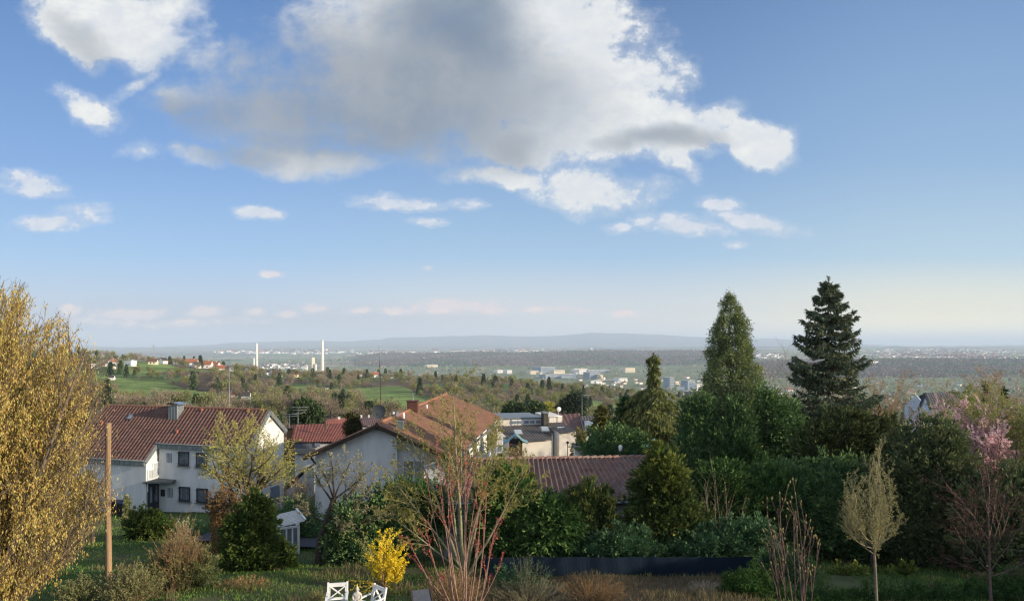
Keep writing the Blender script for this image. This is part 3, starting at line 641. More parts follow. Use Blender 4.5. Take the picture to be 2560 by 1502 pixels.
hall(777.5, 785, 910, 936, 3950, 25, PLC, 'tall cream boiler house between the two short chimneys', 'power station', False)
# pylons on the horizon
for (px, py, Y, h) in ((384, 862, 3000, 60), (434, 878, 3600, 50), (1770, 905, 4000, 45)):
    zb = float(far_z(px, Y)); b = MB(); r_ = .6
    for sx in (-1, 1):
        for sy in (-1, 1): b.beam((sx * 4, sy * 4, 0), (sx * .5, sy * .5, Z(py, Y) - zb), r_, r_)
    H = Z(py, Y) - zb
    for q, wd in ((.98, 9), (.88, 13), (.78, 10)): b.box((0, 0, H * q), (wd * 2, .8, .8))
    for q in range(6): b.beam((-4 * (1 - q / 6), 0, H * q / 6), (4 * (1 - (q + 1) / 6), 0, H * (q + 1) / 6), .4, .4)
    b.build('lattice_mast', mat('galvanised', (.3, .31, .33), (.24, .25, .27), 2, .5), None, (X(px, Y), Y, zb)); 
    tag(bpy.data.objects[-1] if False else COL.objects[-1], {384: 'lattice power pylon standing against the far blue mountains', 434: 'small lattice mast right of the power pylon', 1770: 'thin lattice mast on the wooded ridge left of the cypress'}[px], 'pylon')
for k in proto.values():
    for c in list(k.children): bpy.data.objects.remove(c)
    bpy.data.objects.remove(k)
# ------------------------------------------------------------------ the near houses
RENDER = mat('white_render', (.66, .665, .67), (.50, .51, .51), .9, .9, bump=.15, lo=.3, hi=.62, stretch=(1.4, 1.4, .45), detail=7)
CREAM = mat('cream_render', (.66, .58, .46), (.60, .53, .42), .8, .9, bump=.1)
WHITE = mat('white_paint', (.80, .80, .78), (.70, .71, .70), 3, .5)
ZINC = mat('zinc_sheet', (.25, .275, .285), (.17, .195, .205), 3, .45, .4)
ZINC2 = mat('zinc_fascia', (.26, .29, .30), (.17, .20, .21), 5, .5, .3)
STEEL = mat('dark_steel', (.06, .065, .075), (.035, .04, .045), 6, .5, .3)
GLASS = mat('window_glass', (.26, .30, .35), (.12, .15, .19), 2.5, .1, spec=.8)
SCREEN = mat('navy_mesh', (.002, .013, .030), (.0015, .009, .022), 14, .9, stretch=(1, 1, .2), bump=.3)
BRICK = mat('dark_brick', (.13, .055, .04), (.08, .035, .03), 9, .85, bump=.5)
COPPER = mat('verdigris_metal', (.20, .36, .36), (.14, .27, .28), 3, .55, .25)
DWOOD = mat('dark_wood', (.05, .032, .022), (.03, .02, .014), 8, .75, stretch=(1, 1, .15), bump=.3)
POLEW = mat('weathered_wood', (.42, .28, .16), (.17, .11, .06), 12, .8, stretch=(1.5, 1.5, .05), bump=1.0, detail=8, lo=.3, hi=.7)
TILE_DARK = tilemat('dark_red_tiles', (.088, .042, .032), (.15, .072, .054), (.12, .075, .06))
TILE_ORG = tilemat('orange_brown_tiles', (.17, .085, .05), (.27, .135, .08), (.16, .10, .07))
TILE_LOW = tilemat('brown_violet_tiles', (.12, .065, .052), (.20, .115, .09), (.19, .15, .12))
TILE_RED = tilemat('red_tiles', (.17, .058, .042), (.26, .09, .06), (.14, .065, .05))
TILE_GRY = tilemat('grey_brown_tiles', (.10, .08, .065), (.16, .125, .10), (.13, .13, .11))
def local(root):
    return lambda a, b, c: (a, b, c)
# ---- left house: own axes, x along the ridge (to the right), y away, z up; origin under the right end of the ridge
RZ = -R(15); HL = empty('white_house', (X(670, 55), 55, -14.0), RZ, 'white two-storey house with dark red tiled roof and a sheet-metal chimney, behind the wooden pole', 'house')
zr = Z(1025, 55) + 14.0; w1, w2, wb, Lh, Ls = 2.74, 4.0, 2.33, 16.6, 8.5
sl = .974; zb_ = -7.07 + 14 
def roofz(w): return zr - sl * w
rf = MB()
rf2 = MB()
tile_roof(rf, (-Lh, 0, zr), (-Ls, 0, zr), (-Lh, -w2, roofz(w2)), (-Ls, -w2, roofz(w2)))
tile_roof(rf, (-Ls, 0, zr), (.15, 0, zr), (-Ls, -w1, roofz(w1)), (.15, -w1, roofz(w1)))
tile_roof(rf, (.15, 0, zr), (-Lh, 0, zr), (.15, wb, zb_), (-Lh, wb, zb_))
for q in range(int(Lh / .38)): rf.tube([(-Lh + q * .38, 0, zr + .02), (-Lh + q * .38 + .40, 0, zr + .05)], [.10, .125], 6, 0, .6)
roof = rf.build('roof', TILE_DARK, HL)
wl = MB(); top1, top2 = roofz(w1) - .25, roofz(w2) - .25; iy1, iy2, iyb = -w1 + .12, -w2 + .12, wb - .12
# left part, recessed right part, gable end
wl.box((-(Lh + Ls) / 2, (iy2 + iyb) / 2, top2 / 2 - .3), (Lh - Ls, iyb - iy2, top2 + .6))
wl.box((-Ls / 2 + .05, (iy1 + iyb) / 2, top1 / 2 - .3), (Ls - .1, iyb - iy1, top1 + .6))
wl.prism([(-.012, iy1, top1 - .02), (-.012, iyb, top1 - .02), (-.012, iyb, zb_ - .08), (-.012, 0, zr - .12)], (-.3, 0, 0))
wl.prism([(-Lh + .1, iy2, top2 - .02), (-Lh + .1, iyb, top2 - .02), (-Lh + .1, iyb, zb_ - .08), (-Lh + .1, 0, zr - .12)], (.3, 0, 0))
wl.prism([(-Ls - .02, iy2 + .05, top2), (-Ls - .02, 0, top2), (-Ls - .02, 0, zr - .3), (-Ls - .02, iy1, top1 - .1)], (-.3, 0, 0))
wl.build('wall', RENDER, HL)
fa = MB()
def fascia(x0, x1, y, zt, h=.42, n=12):
    fa.box(((x0 + x1) / 2, y, zt - h / 2), (x1 - x0, .10, h)); 
    for q in range(n): xq = x0 + (q + .5) * (x1 - x0) / n; fa.box((xq, y - .06, zt - h * .55), ((x1 - x0) / n * .8, .04, h * .72), 0, 1)
    fa.tube([(x0, y - .1, zt + .01), (x1, y - .1, zt + .01)], .06, 6, 1)
fascia(-Lh, -Ls, -w2, roofz(w2), n=17); fascia(-Ls, .1, -w1, roofz(w1), n=17)
for (ya, za, yb_, zbb, x) in ((0, zr, -w1, roofz(w1), .2), (0, zr, wb, zb_, .2), (-w1, roofz(w1), -w2, roofz(w2), -Ls + .05), (0, zr, -w2, roofz(w2), -Lh - .05)):
    fa.beam((x, ya, za - .14), (x, yb_, zbb - .14), .10, .30, 1)
    for q in range(9):
        t = (q + .5) / 9; fa.box((x + .055, ya + (yb_ - ya) * t, za + (zbb - za) * t - .14), (.03, .05, .30), 0, 1)
fa.build('fascia', [ZINC2, ZINC, WHITE], HL)
# sheet-metal chimney with curved cap
def rp(px, w):  # x along the ridge of the roof point seen at column px, w metres down the slope
    for _ in range(1): pass
    t = 0
    for t in np.linspace(0, Lh, 900):
        p = HL.matrix_world @ Vector((-t, -w, 0)) if False else Vector((HL.location.x - t * math.cos(RZ) + w * math.sin(RZ), 55 - t * math.sin(RZ) - w * math.cos(RZ), 0))
        if CX + F * p.x / p.y <= px: break
    return -t
xc = rp(437, .8)
ch = MB(); chx, chy = .43, .38
ch.box((xc, -.62, zr - .48), (chx * 2, chy * 2, 1.4))
for q in range(4): ch.box((xc - chx + .02 + q * chx * 2 / 3.1, -.62 - chy, zr - .48), (.03, .04, 1.4), 0, 1)
for q in range(3): ch.box((xc + chx, -.62 - chy + .05 + q * chy * .9, zr - .48), (.04, .05, 1.4), 0, 1)
for sx in (-1, 1):
    for sy in (-1, 1): ch.box((xc + sx * (chx - .06), -.62 + sy * (chy - .06), zr + .30), (.05, .05, .2), 0, 1)
cho = ch.build('chimney', [ZINC, mat('zinc_seam', (.42, .45, .46), (.36, .39, .4), 4, .4, .4)], HL)
cap = MB(); ang = np.linspace(math.pi * .12, math.pi * .88, 9)
pts = [(xc + .62 * math.cos(a) / math.cos(math.pi * .12), zr + .36 + .26 * (math.sin(a) - math.sin(ang[0]))) for a in ang]
for i in range(8):
    a, b = pts[i], pts[i + 1]; cap.add([(a[0], -1.1, a[1]), (b[0], -1.1, b[1]), (b[0], -.12, b[1]), (a[0], -.12, a[1])], [[0, 1, 2, 3]], 0, None, True)
    cap.add([(a[0], -1.1, a[1] - .03), (b[0], -1.1, b[1] - .03), (b[0], -.12, b[1] - .03), (a[0], -.12, a[1] - .03)], [[3, 2, 1, 0]], 0, None, True)
cap.build('cap', mat('bright_zinc', (.50, .55, .60), (.42, .47, .52), 3, .25, .8), cho)
# skylight, vent tiles
def on_roof(x, w, lift=.1): return (x, -w, roofz(w) + lift)
sk = MB(); xs = rp(326, .95); s45 = Matrix.Rotation(math.atan(sl), 3, 'X')
sk.box(on_roof(xs, .95, .1), (.5, .62, .09), M=s45); sk.box(on_roof(xs, .97, .16), (.4, .5, .04), M=s45, mi=1); sk.build('skylight', [STEEL, GLASS], HL)
for (px, w) in ((443, 1.95), (243, 1.0), (256, 1.5), (620, .2), (505, .25)):
    v = MB(); xv = rp(px, w); v.tube([on_roof(xv, w, -.05), on_roof(xv, w, .22)], [.10, .08], 8); v.tube([on_roof(xv, w, .2), on_roof(xv, w, .3)], [.12, .03], 8); v.build('vent_pipe', mat('terracotta', (.38, .13, .08), (.3, .1, .06), 5, .8), HL)
# windows: (px, py, w_px, h_px, y plane, barred)
def front_x(px, yl):  # local x on the plane y=yl seen at px
    o = HL.location; c, s = math.cos(RZ), math.sin(RZ); k = (px - CX) / F
    # point = o + x*(c,s) + yl*(-s,c) ; (ox + x c - yl s) = k (oy + x s + yl c)
    x = (k * (o.y + yl * c) - o.x + yl * s) / (c - k * s); Y = o.y + x * s + yl * c; return x, Y
def win(px, py, wp, hp, yl, bars=True, frame=STEEL):
    x, Y = front_x(px, yl); z = Z(py, Y) + 14; w, h = wp / F * Y, hp / F * Y
    f = MB(); 
    for sx in (-1, 1): f.box((x + sx * w / 2, yl - .03, z), (.07, .12, h + .07))
    for sz in (-1, 1): f.box((x, yl - .03, z + sz * h / 2), (w - .07, .12, .07))
    fo = f.build('window', frame, HL)
    g = MB(); g.box((x, yl - .01, z), (w - .07, .04, h - .07)); g.build('pane', GLASS, fo)
    sli = MB(); sli.box((x, yl - .12, z - h / 2 - .07), (w + .25, .22, .05)); sli.build('sill', ZINC, fo)
    if bars:
        b = MB(); 
        for q in range(6): b.box((x - w / 2 + (q + .5) * w / 6, yl - .18, z), (.022, .022, h + .1))
        for q in (-.42, -.34, .42): b.box((x, yl - .20, z + q * h), (w + .1, .03, .03))
        b.build('window_grille', STEEL, fo)
for (px, py, wp, hp) in ((460, 1146, 29, 34), (505, 1149, 30, 34), (462, 1234, 30, 34), (506, 1238, 30, 34)): win(px, py, wp, hp, iy1)
for (px, py) in ((423, 1144), (426, 1231)):
    x, Y = front_x(px, iy1); z = Z(py, Y) + 14; 
    for q in range(4): s_ = MB(); s_.box((x - .21 + q * .14, iy1 - .012, z), (.055, .05, .78)); s_.build('slot_window', GLASS, HL)
# stair window in the side wall of the left part (faces right), entrance, canopy
xs0 = -Ls + .01; yl0, yl1 = iy2 + .15, iy1 - .05
def side_pane(y0, y1, z0, z1, m, name='stair_window'):
    f = MB(); x = xs0 + .03
    f.box((x, (y0 + y1) / 2, z0), (.08, y1 - y0, .07)); f.box((x, (y0 + y1) / 2, z1), (.08, y1 - y0, .07)); f.box((x, y0, (z0 + z1) / 2), (.08, .07, z1 - z0 - .07)); f.box((x, y1, (z0 + z1) / 2), (.08, .07, z1 - z0 - .07))
    fo = f.build(name, WHITE, HL); g = MB(); g.box((x - .02, (y0 + y1) / 2, (z0 + z1) / 2), (.04, y1 - y0 - .07, z1 - z0 - .07)); g.build('pane', m, fo)
PALEG = mat('net_curtained_glass', (.42, .46, .48), (.34, .38, .4), 4, .15, spec=.7)
ym = (yl0 + yl1) / 2; zt0 = top2 - .55
side_pane(yl0, ym, zt0 - .75, zt0, PALEG); side_pane(ym, yl1, zt0 - .75, zt0 + .5, PALEG)
side_pane(yl0, ym, zt0 - 1.75, zt0 - .95, GLASS); side_pane(ym, yl1, zt0 - 1.75, zt0 - .95, GLASS)
d = MB(); zc = Z(1210, 53) + 14; d.box((xs0 + .04, ym, zc - 1.3), (.1, yl1 - yl0, 2.5)); do = d.build('front_door', mat('dark_door', (.03, .035, .05), (.02, .025, .035), 5, .4), HL)
d = MB(); 
for q in (-.28, .28): d.box((xs0 + .10, ym + q, zc - 1.0), (.04, .22, 1.3))
d.build('door_glass', GLASS, do); d = MB(); d.tube([(xs0 + .16, ym + .02, zc - 1.5), (xs0 + .16, ym + .02, zc - 1.0)], .02, 6); d.build('handle', ZINC, do)
d = MB(); d.prism([(xs0 - .05, yl0 - .45, zc), (xs0 + 2.0, yl0 + .35, zc - .05), (xs0 + 1.75, iy1 - .01, zc), (xs0 - .05, iy1 - .01, zc)], (0, 0, .14)); d.build('entrance_canopy', mat('canopy_felt', (.13, .14, .13), (.09, .10, .10), 4, .8), HL)
x, Y = front_x(408, iy1); z = Z(1231, Y) + 14; d = MB(); d.box((x, iy1 - .04, z), (.38, .06, .55)); d.build('letter_box', STEEL, HL)
# gable windows (face right)
for (yy, zz, a, b) in ((-1.55, 4.9, .55, 1.1), (-.75, 4.95, .6, 1.3)):
    f = MB(); f.box((.03, yy, zz), (.06, a + .1, b + .1)); fo = f.build('gable_window', WHITE, HL); g = MB(); g.box((.07, yy, zz), (.04, a, b)); g.build('pane', GLASS, fo)
gd = MB(); gd.box((.04, .9, 1.3), (.1, 1.2, 2.2)); gd.build('side_door', mat('grey_blue_door', (.2, .24, .28), (.16, .2, .24), 3, .5), HL)
dp = MB(); dp.tube([(-.1, iy1 - .1, top1), (-.1, iy1 - .1, 0)], .045, 6); dp.build('downpipe', ZINC, HL)
# bins and potted shrub at the wall
def bin_(px, py, Y, lid, lab):
    b = empty('wheelie_bin', (X(px, Y), Y, Z(py, Y)), -.2, lab, 'bin', 'rubbish bins against the left white house')
    m = MB(); m.prism([(-.26, -.28, .08), (.26, -.28, .08), (.31, -.34, .98), (-.31, -.34, .98)], (0, .62, 0)); m.build('body', mat('bin_black', (.015, .016, .018), (.01, .01, .012), 6, .5), b)
    m = MB(); m.box((0, -.02, 1.02), (.66, .74, .07)); m.box((0, .33, 1.0), (.5, .08, .1)); m.build('lid', lid, b)
    for s in (-1, 1): m = MB(); m.tube([(s * .28, .3, .11), (s * .34, .3, .11)], .11, 10); m.build('wheel', STEEL, b)
bin_(289, 1286, 50, mat('bin_lid_black', (.02, .02, .022), (.012, .012, .014), 6, .5), 'black wheeled bin with black lid against the white wall by the pole')
bin_(309, 1289, 50, mat('bin_lid_blue', (.02, .04, .14), (.015, .03, .11), 6, .5), 'black wheeled bin with blue lid beside the potted shrub')
# ---- middle house: gable towards us, ridge running away
MHx = MB(); Dn, Df = 45.0, 72.0
MH = empty('gabled_house', (X(942, Dn), Dn, -13.0), 0, 'white house with blue-shaded gable and long orange-brown tiled roof in the centre', 'house')
def g_(px, py, Y): v = P(px, py, Y); return Vector((v.x - MH.location.x, v.y - Dn, v.z + 13.0))
A0, A1 = g_(942, 1061, 45), g_(1116, 988, 72.2)
E0, E1 = g_(1136, 1147, 45), g_(1252, 1045, 71.5)
W0 = g_(758, 1142, 45); W1 = W0 + (A1 - A0); W1.z = W0.z
mid = A0.lerp(A1, .36); midE = E0.lerp(E1, .36)
rf = MB(); up = Vector((0, 0, .10))
tile_roof(rf, A0, mid, E0, midE, .32, .36, .09); tile_roof(rf, mid + up, A1 + up, midE + up, E1 + up, .32, .36, .09)
tile_roof(rf, A1, A0, W1, W0, .32, .36, .09)
d_ = (A1 - A0); n_ = int(d_.length / .36)
for q in range(n_): a = A0 + d_ * (q / n_) + (up if q / n_ > .36 else Vector()); b = a + d_ / n_ * 1.1; rf.tube([a + Vector((0, 0, .03)), b + Vector((0, 0, .07))], [.12, .15], 6, 1, .9)
rf.build('roof', [TILE_ORG, mat('ridge_tiles', (.40, .19, .10), (.30, .13, .07), 3, .7)], MH)
wl = MB(); xa, xb = X(788, 45.5) - MH.location.x, X(1112, 45.5) - MH.location.x; yw = .5
xm = X(992, 45.5) - MH.location.x
def zat(x, y=0):  # underside of the roof at x
    return (A0.z + (W0.z - A0.z) * (x - A0.x) / (W0.x - A0.x) if x < A0.x else A0.z + (E0.z - A0.z) * (x - A0.x) / (E0.x - A0.x)) - .16
sh = (A1 - A0).normalized()
wl.prism([(xa, yw, -.8), (xm, yw, -.8), (xm, yw, zat(xm)), (A0.x, yw, zat(A0.x)), (xa, yw, zat(xa))], sh * 26)
wl.prism([(xm - .02, yw + .55, -.8), (xb, yw + .55, -.8), (xb, yw + .55, zat(xb)), (xm - .02, yw + .55, zat(xm))], sh * 25.4)
wl.build('wall', RENDER, MH)
bb = MB(); 
for (a, b) in ((A0, W0), (A0, E0)): bb.beam(a + Vector((0, -.05, -.12)), b + Vector((0, -.05, -.12)), .08, .26)
bb.beam(E0 + Vector((.02, 0, -.14)), E1 + Vector((.02, 0, -.14)), .1, .2, 1)
bb.beam(g_(775, 1140, 45.3), g_(789, 1160, 45.4), .12, .12); bb.build('barge_boards', [DWOOD, ZINC], MH)
lam = MB(); q = g_(942, 1070, 45.3); lam.box(q, (.28, .15, .2)); lam.build('wall_lamp', STEEL, MH)
x0, x1 = X(1008, 46) - MH.location.x, X(1062, 46) - MH.location.x; z1_, z0_ = Z(1150, 46) + 13, Z(1212, 46) + 13
f = MB(); f.box(((x0 + x1) / 2, yw + .52, (z0_ + z1_) / 2), (x1 - x0, .1, z1_ - z0_)); fo = f.build('balcony_door', WHITE, MH)
for q in range(2): g = MB(); g.box((x0 + (q + .5) * (x1 - x0) / 2, yw + .45, (z0_ + z1_) / 2), ((x1 - x0) / 2 - .1, .05, z1_ - z0_ - .1)); g.build('pane', GLASS, fo)
# chimney stack, dish, antenna, vents
def chim(px, pyt, pyb, Y, w, par, m, name='chimney', pot=True):
    v = g_(px, pyb, Y); h = (pyb - pyt) / F * Y; c = MB(); c.box((v.x, v.y, v.z + h / 2 - .3), (w, w * .9, h + .6)); c.box((v.x, v.y, v.z + h + .04), (w + .12, w * .9 + .12, .08)); o = c.build(name, m, par)
    if pot: c = MB(); c.tube([(v.x, v.y, v.z + h), (v.x, v.y, v.z + h + .75)], [.05, .03], 6); c.build('flue_pipe', ZINC, o)
chim(1032, 1003, 1028, 55, .86, MH, BRICK)
for (px, py, Y, h) in ((1009, 1046, 50, .45), (1067, 1020, 58, .3), (994, 1040, 49, .3), (984, 1036, 52, .2)): v = g_(px, py, Y); c = MB(); c.tube([v, v + Vector((0, 0, h))], .08, 8); c.build('vent_pipe', WHITE, MH)
v = g_(1000, 1067, 46.5); c = MB(); c.box((v.x, v.y, v.z + .1), (.5, .45, .5)); c.box((v.x, v.y, v.z + .38), (.6, .55, .05)); c.build('vent_box', [ZINC], MH)
AN = empty('roof_antenna', P(952, 1050, 46.5), 0, 'thin mast with round dark satellite dish on the ridge of the middle house', 'antenna')
m = MB(); m.tube([(0, 0, -.2), (0, 0, 2.6), (-.1, 0, 4.0)], [.035, .03, .02], 6); m.tube([(-.1, 0, 4.0), (-.14, 0, 5.2)], [.01, .006], 4); m.build('mast', mat('rusty_steel', (.10, .06, .045), (.06, .04, .035), 12, .7), AN)
m = MB(); 
for q in range(5):
    r_a, r_b = .46 * q / 5, .46 * (q + 1) / 5; dz = lambda r: .35 * r * r
    th = np.linspace(0, 2 * math.pi, 25)[:-1]; V = np.concatenate([np.c_[r * np.cos(th), -.16 - .1 + dz(r) * -1 + np.zeros(24), r * np.sin(th) * 1.05] for r in (r_a, r_b)])
    j = np.arange(24); m.add(V, np.stack([j, (j + 1) % 24, (j + 1) % 24 + 24, j + 24], -1), 0, None, True)
    V2 = V + [0, .02, 0]; m.add(V2, np.stack([j + 24, (j + 1) % 24 + 24, (j + 1) % 24, j], -1), 0, None, True)
m.build('satellite_dish', mat('grey_dish', (.07, .08, .09), (.055, .06, .07), 2, .5), AN, (-.08, 0, .62))
m = MB(); m.tube([(0, -.5, .3), (-.1, -.9, .5)], .015, 4); m.box((-.1, -.9, .52), (.07, .07, .1)); m.build('dish_arm', STEEL, AN)
m = MB(); th = np.linspace(2.6, 4.9, 10); m.tube([(-.35 + .35 * math.cos(a), 0, 2.35 + .25 * math.sin(a)) for a in th], .012, 4); m.tube([(-.3, 0, 2.5), (.3, 0, 2.52)], .012, 4); m.build('loop_aerial', STEEL, AN)
m = MB(); m.tube([(0, 0, 3.2), (1.0, .3, 3.2)], .012, 4)
for q in range(8): m.tube([(.15 + q * .11, -.12 + .045 * q, 3.2), (.15 + q * .11, .2 + .045 * q, 3.2)], .008, 3)
m.build('rod_aerial', ZINC, AN)
# smoke wisp from the chimney is omitted: too faint
# side wall balconies of the rear half
for (pa, pb, yt, yb, ya_) in ((1194, 1206, 1085, 1110, 58), ):
    pass
for k, t in enumerate((.45, .62, .8)):
    base = E0.lerp(E1, t); m = MB(); z0 = base.z - 2.5
    m.box((base.x + .1, base.y, z0), (1.4, 4.4, .12)); m.box((base.x + .78, base.y, z0 + .5), (.06, 4.4, .9)); m.build('balcony', mat('pale_blue_panels', (.55, .60, .66), (.48, .53, .6), 2, .6), MH)
    m = MB(); m.box((base.x - .52, base.y, z0 + 1.1), (.06, 1.6, 2.0)); m.build('balcony_door', GLASS, MH)
# ---- low building with brown tiles
LB = empty('low_building', (X(1400, 33), 33, -10.2), 0, 'long low white building with brown-violet tiled roof behind the dark hedge', 'building')
def l_(px, py, Y): v = P(px, py, Y); return v - LB.location
RL, RR, EL, ER = l_(1130, 1150, 35), l_(1636, 1143, 35.9), l_(1080, 1256, 30.5), l_(1748, 1250, 30.5)
rf = MB(); tile_roof(rf, RL, RR, EL, ER, .27, .34, .10)
bk = Vector((0, 4.2, -1.1)); tile_roof(rf, RR, RL, RR + bk, RL + bk, .30, .5, .055)
d_ = RR - RL; n_ = int(d_.length / .4)
for q in range(n_): a = RL + d_ * (q / n_); b = a + d_ / n_ * 1.12; rf.tube([a + Vector((0, 0, .02)), b + Vector((0, 0, .05))], [.10, .13], 6, 0, .8)
rf.build('roof', TILE_LOW, LB)
wl = MB(); xl, xr = EL.x + .5, ER.x - .4; wl.box(((xl + xr) / 2, (EL.y + .4 + 3.8) / 2, (EL.z - .25) / 2 - .5), (xr - xl, 3.8 - EL.y - .4, EL.z - .25 + 1.0))
wl.prism([(xr - .02, EL.y + .4, EL.z - .3), (xr - .02, RR.y, RR.z - .15), (xr - .02, 3.8, RR.z - 1.2), (xr - .02, 3.8, EL.z - .3)], (-.2, 0, 0)); wl.build('wall', RENDER, LB)
gt = MB(); gt.tube([EL + Vector((0, -.08, -.06)), ER + Vector((0, -.08, -.06))], .07, 6); gt.build('gutter', ZINC, LB)
fl = MB(); fl.beam(RR + Vector((.05, 0, .05)), ER + Vector((.05, 0, .05)), .18, .05); fl.build('verge_flashing', mat('pale_flashing', (.5, .5, .5), (.4, .4, .4), 4, .5), LB)
for (px, py, Y, r_) in ((1712, 1179, 34, .10), (1733, 1204, 32.6, .085)):
    g = empty('globe_lamp', P(px, py, Y), 0, {1712: 'larger white globe lamp by the right edge of the low tiled roof', 1733: 'smaller white globe lamp just below the larger one at the roof edge'}[px], 'lamp')
    m = MB(); m.blob((0, 0, 0), (r_, r_, r_), 0, 0, nu=16, nv=10); m.build('globe', mat('opal_glass', (.7, .72, .68), (.62, .64, .6), 2, .25), g)
    m = MB(); m.tube([(0, 0, -r_ * .8), (.02, 0, -2.2)], [.03, .03], 6); m.build('post', STEEL, g)
# chimneys with wavy green caps rise from the low building
def wavy(px, pyt, pyb, Y, w, body, capw, mk):
    v = l_(px, pyb, Y); h = (pyb - pyt) / F * Y; c = MB(); c.box((v.x, v.y, v.z + h / 2 - .4), (w, w, h + .8)); c.box((v.x, v.y - w / 2 - .01, v.z + h - .12), (w * .55, .05, .14), 0, 1)
    co = c.build('chimney', [body, STEEL], LB); m = MB(); n = 24
    xs_ = np.linspace(-capw / 2, capw / 2, n); zz = v.z + h + .10 + .33 * np.exp(-(xs_ / (capw * .21)) ** 2) + .02 + .10 * (np.abs(xs_) / (capw / 2)) ** 4 * -1
    for yy_, flip in ((0, 1), (.03, -1)):
        V = np.concatenate([np.c_[v.x + xs_, np.full(n, v.y - w * .75), zz - yy_], np.c_[v.x + xs_, np.full(n, v.y + w * .75), zz - yy_]]); j = np.arange(n - 1)
        f = np.stack([j, j + 1, j + 1 + n, j + n], -1); m.add(V, f if flip > 0 else f[:, ::-1], 0, None, True)
    m.box((v.x, v.y + .05, v.z + h + .12), (w * .9, w * .6, .2), 0, 1)
    m.build('wavy_cap', [COPPER, STEEL], co)
wavy(1289, 1106, 1152, 37, .74, mat('brown_slate', (.13, .075, .055), (.09, .05, .04), 7, .8, bump=.4), 1.35, 0)
wavy(1640, 1118, 1145, 37, .62, mat('blueish_white', (.62, .66, .72), (.55, .6, .66), 2, .8), .95, 1)
# ---- white terraced building behind
TB_ = empty('terraced_building', (X(1340, 75), 75, -13.5), 0.0, 'white and cream terraced building with dark corrugated roofs and a strip of high windows', 'building')
def t_(px, py, Y): return P(px, py, Y) - TB_.location
def slab(px0, px1, pyt, pyb, Y, dep, m, name='wall'):
    a, b = t_(px0, pyb, Y), t_(px1, pyt, Y); q = MB(); q.box(((a.x + b.x) / 2, a.y + dep / 2, (a.z + b.z) / 2), (b.x - a.x, dep, b.z - a.z)); return q.build(name, m, TB_)
CREAM2 = mat('cream_white_render', (.74, .68, .60), (.68, .63, .56), .8, .9)
slab(1258, 1364, 1102, 1175, 72, 4, CREAM2); slab(1364.3, 1387, 1085, 1175, 74.2, 4, mat('sand_render', (.60, .46, .28), (.54, .42, .26), .8, .9)); slab(1387.3, 1431, 1082, 1175, 72.5, 6, CREAM2)
slab(1250, 1368, 1046, 1066, 78, 5, CREAM2); slab(1379, 1421, 1041, 1062, 77.5, 5, CREAM2)
slab(1248, 1369, 1043.2, 1046, 77.8, 6, ZINC, 'parapet'); slab(1368, 1379.5, 1034, 1064, 76.5, 1.2, mat('dark_slate_cladding', (.08, .075, .055), (.05, .05, .04), 5, .8), 'chimney'); slab(1366, 1381, 1031, 1034, 76.4, 1.3, ZINC, 'chimney_cap')
slab(1374.5, 1378, 1085, 1160, 73.8, .3, WHITE, 'downpipe'); slab(1381, 1386.5, 1084, 1160, 73.5, .6, mat('grey_panel', (.5, .52, .55), (.44, .46, .5), 3, .6), 'stair_shaft')
for q in range(5):
    a = 1292 + q * 15.2; o = slab(a, a + 14, 1047.5, 1061, 77.9, .12, WHITE, 'strip_window'); s_ = MB(); p0, p1 = t_(a + 1.5, 1057.5, 77.85), t_(a + 12.5, 1050.5, 77.85); s_.box(((p0.x + p1.x) / 2, p0.y, (p0.z + p1.z) / 2), (p1.x - p0.x, .1, p1.z - p0.z)); s_.build('pane', GLASS, o)
o = slab(1365, 1378, 1112, 1126, 74.1, .12, WHITE, 'window'); s_ = MB(); p0, p1 = t_(1367.5, 1123, 74.05), t_(1376, 1114.5, 74.05); s_.box(((p0.x + p1.x) / 2, p0.y, (p0.z + p1.z) / 2), (p1.x - p0.x, .1, p1.z - p0.z)); s_.build('pane', GLASS, o)
CORR = TILE_GRY
r_ = MB(); tile_roof(r_, t_(1250, 1063, 77.9), t_(1362, 1062, 77.9), t_(1262, 1104.5, 71.6), t_(1365, 1100, 71.6), .30, .8, .05)
tile_roof(r_, t_(1362, 1062, 77.9), t_(1379, 1061, 77.9), t_(1365, 1087, 73.6), t_(1388, 1086, 73.6), .3, .8, .05)
tile_roof(r_, t_(1376, 1058, 77.4), t_(1420, 1057, 77.4), t_(1386, 1085, 72), t_(1431, 1081, 72), .3, .8, .05); r_.build('roof', CORR, TB_)
def skylight(px, py, Y, par, org, w=1.0, h=.9):
    v = P(px, py, Y) - org; s_ = MB(); s_.box(v, (w, h, .12), M=Matrix.Rotation(R(30), 3, 'X')); o = s_.build('skylight', ZINC, par); s_ = MB(); s_.box(v + Vector((0, -.02, .07)), (w * .8, h * .8, .06), M=Matrix.Rotation(R(30), 3, 'X')); s_.build('pane', PALEG, o)
for (px, py) in ((1359, 1073), (1403, 1075), (1290, 1079)): skylight(px, py, 74.3, TB_, TB_.location)
s_ = MB(); v = t_(1411, 1040, 77.4); s_.tube([v, v + Vector((0, 0, 1.0))], .03, 5); s_.blob(v + Vector((0, -.1, .75)), (.28, .07, .28), 0, 0); s_.build('satellite_dish', WHITE, TB_)
s_ = MB(); v = t_(1408, 1055, 77.2); s_.tube([v + Vector((-.5, 0, -.1)), v + Vector((-.5, 0, .7))], .04, 5); s_.tube([v + Vector((.5, 0, -.1)), v + Vector((.5, 0, .7))], .04, 5); s_.tube([v + Vector((-.5, 0, .65)), v + Vector((.5, 0, .65))], .04, 5); s_.build('roof_ladder', WHITE, TB_)
LP_ = empty('street_lamp', P(1419, 1150, 60), 0, 'thin dark street lamp in front of the white terraced building', 'street lamp')
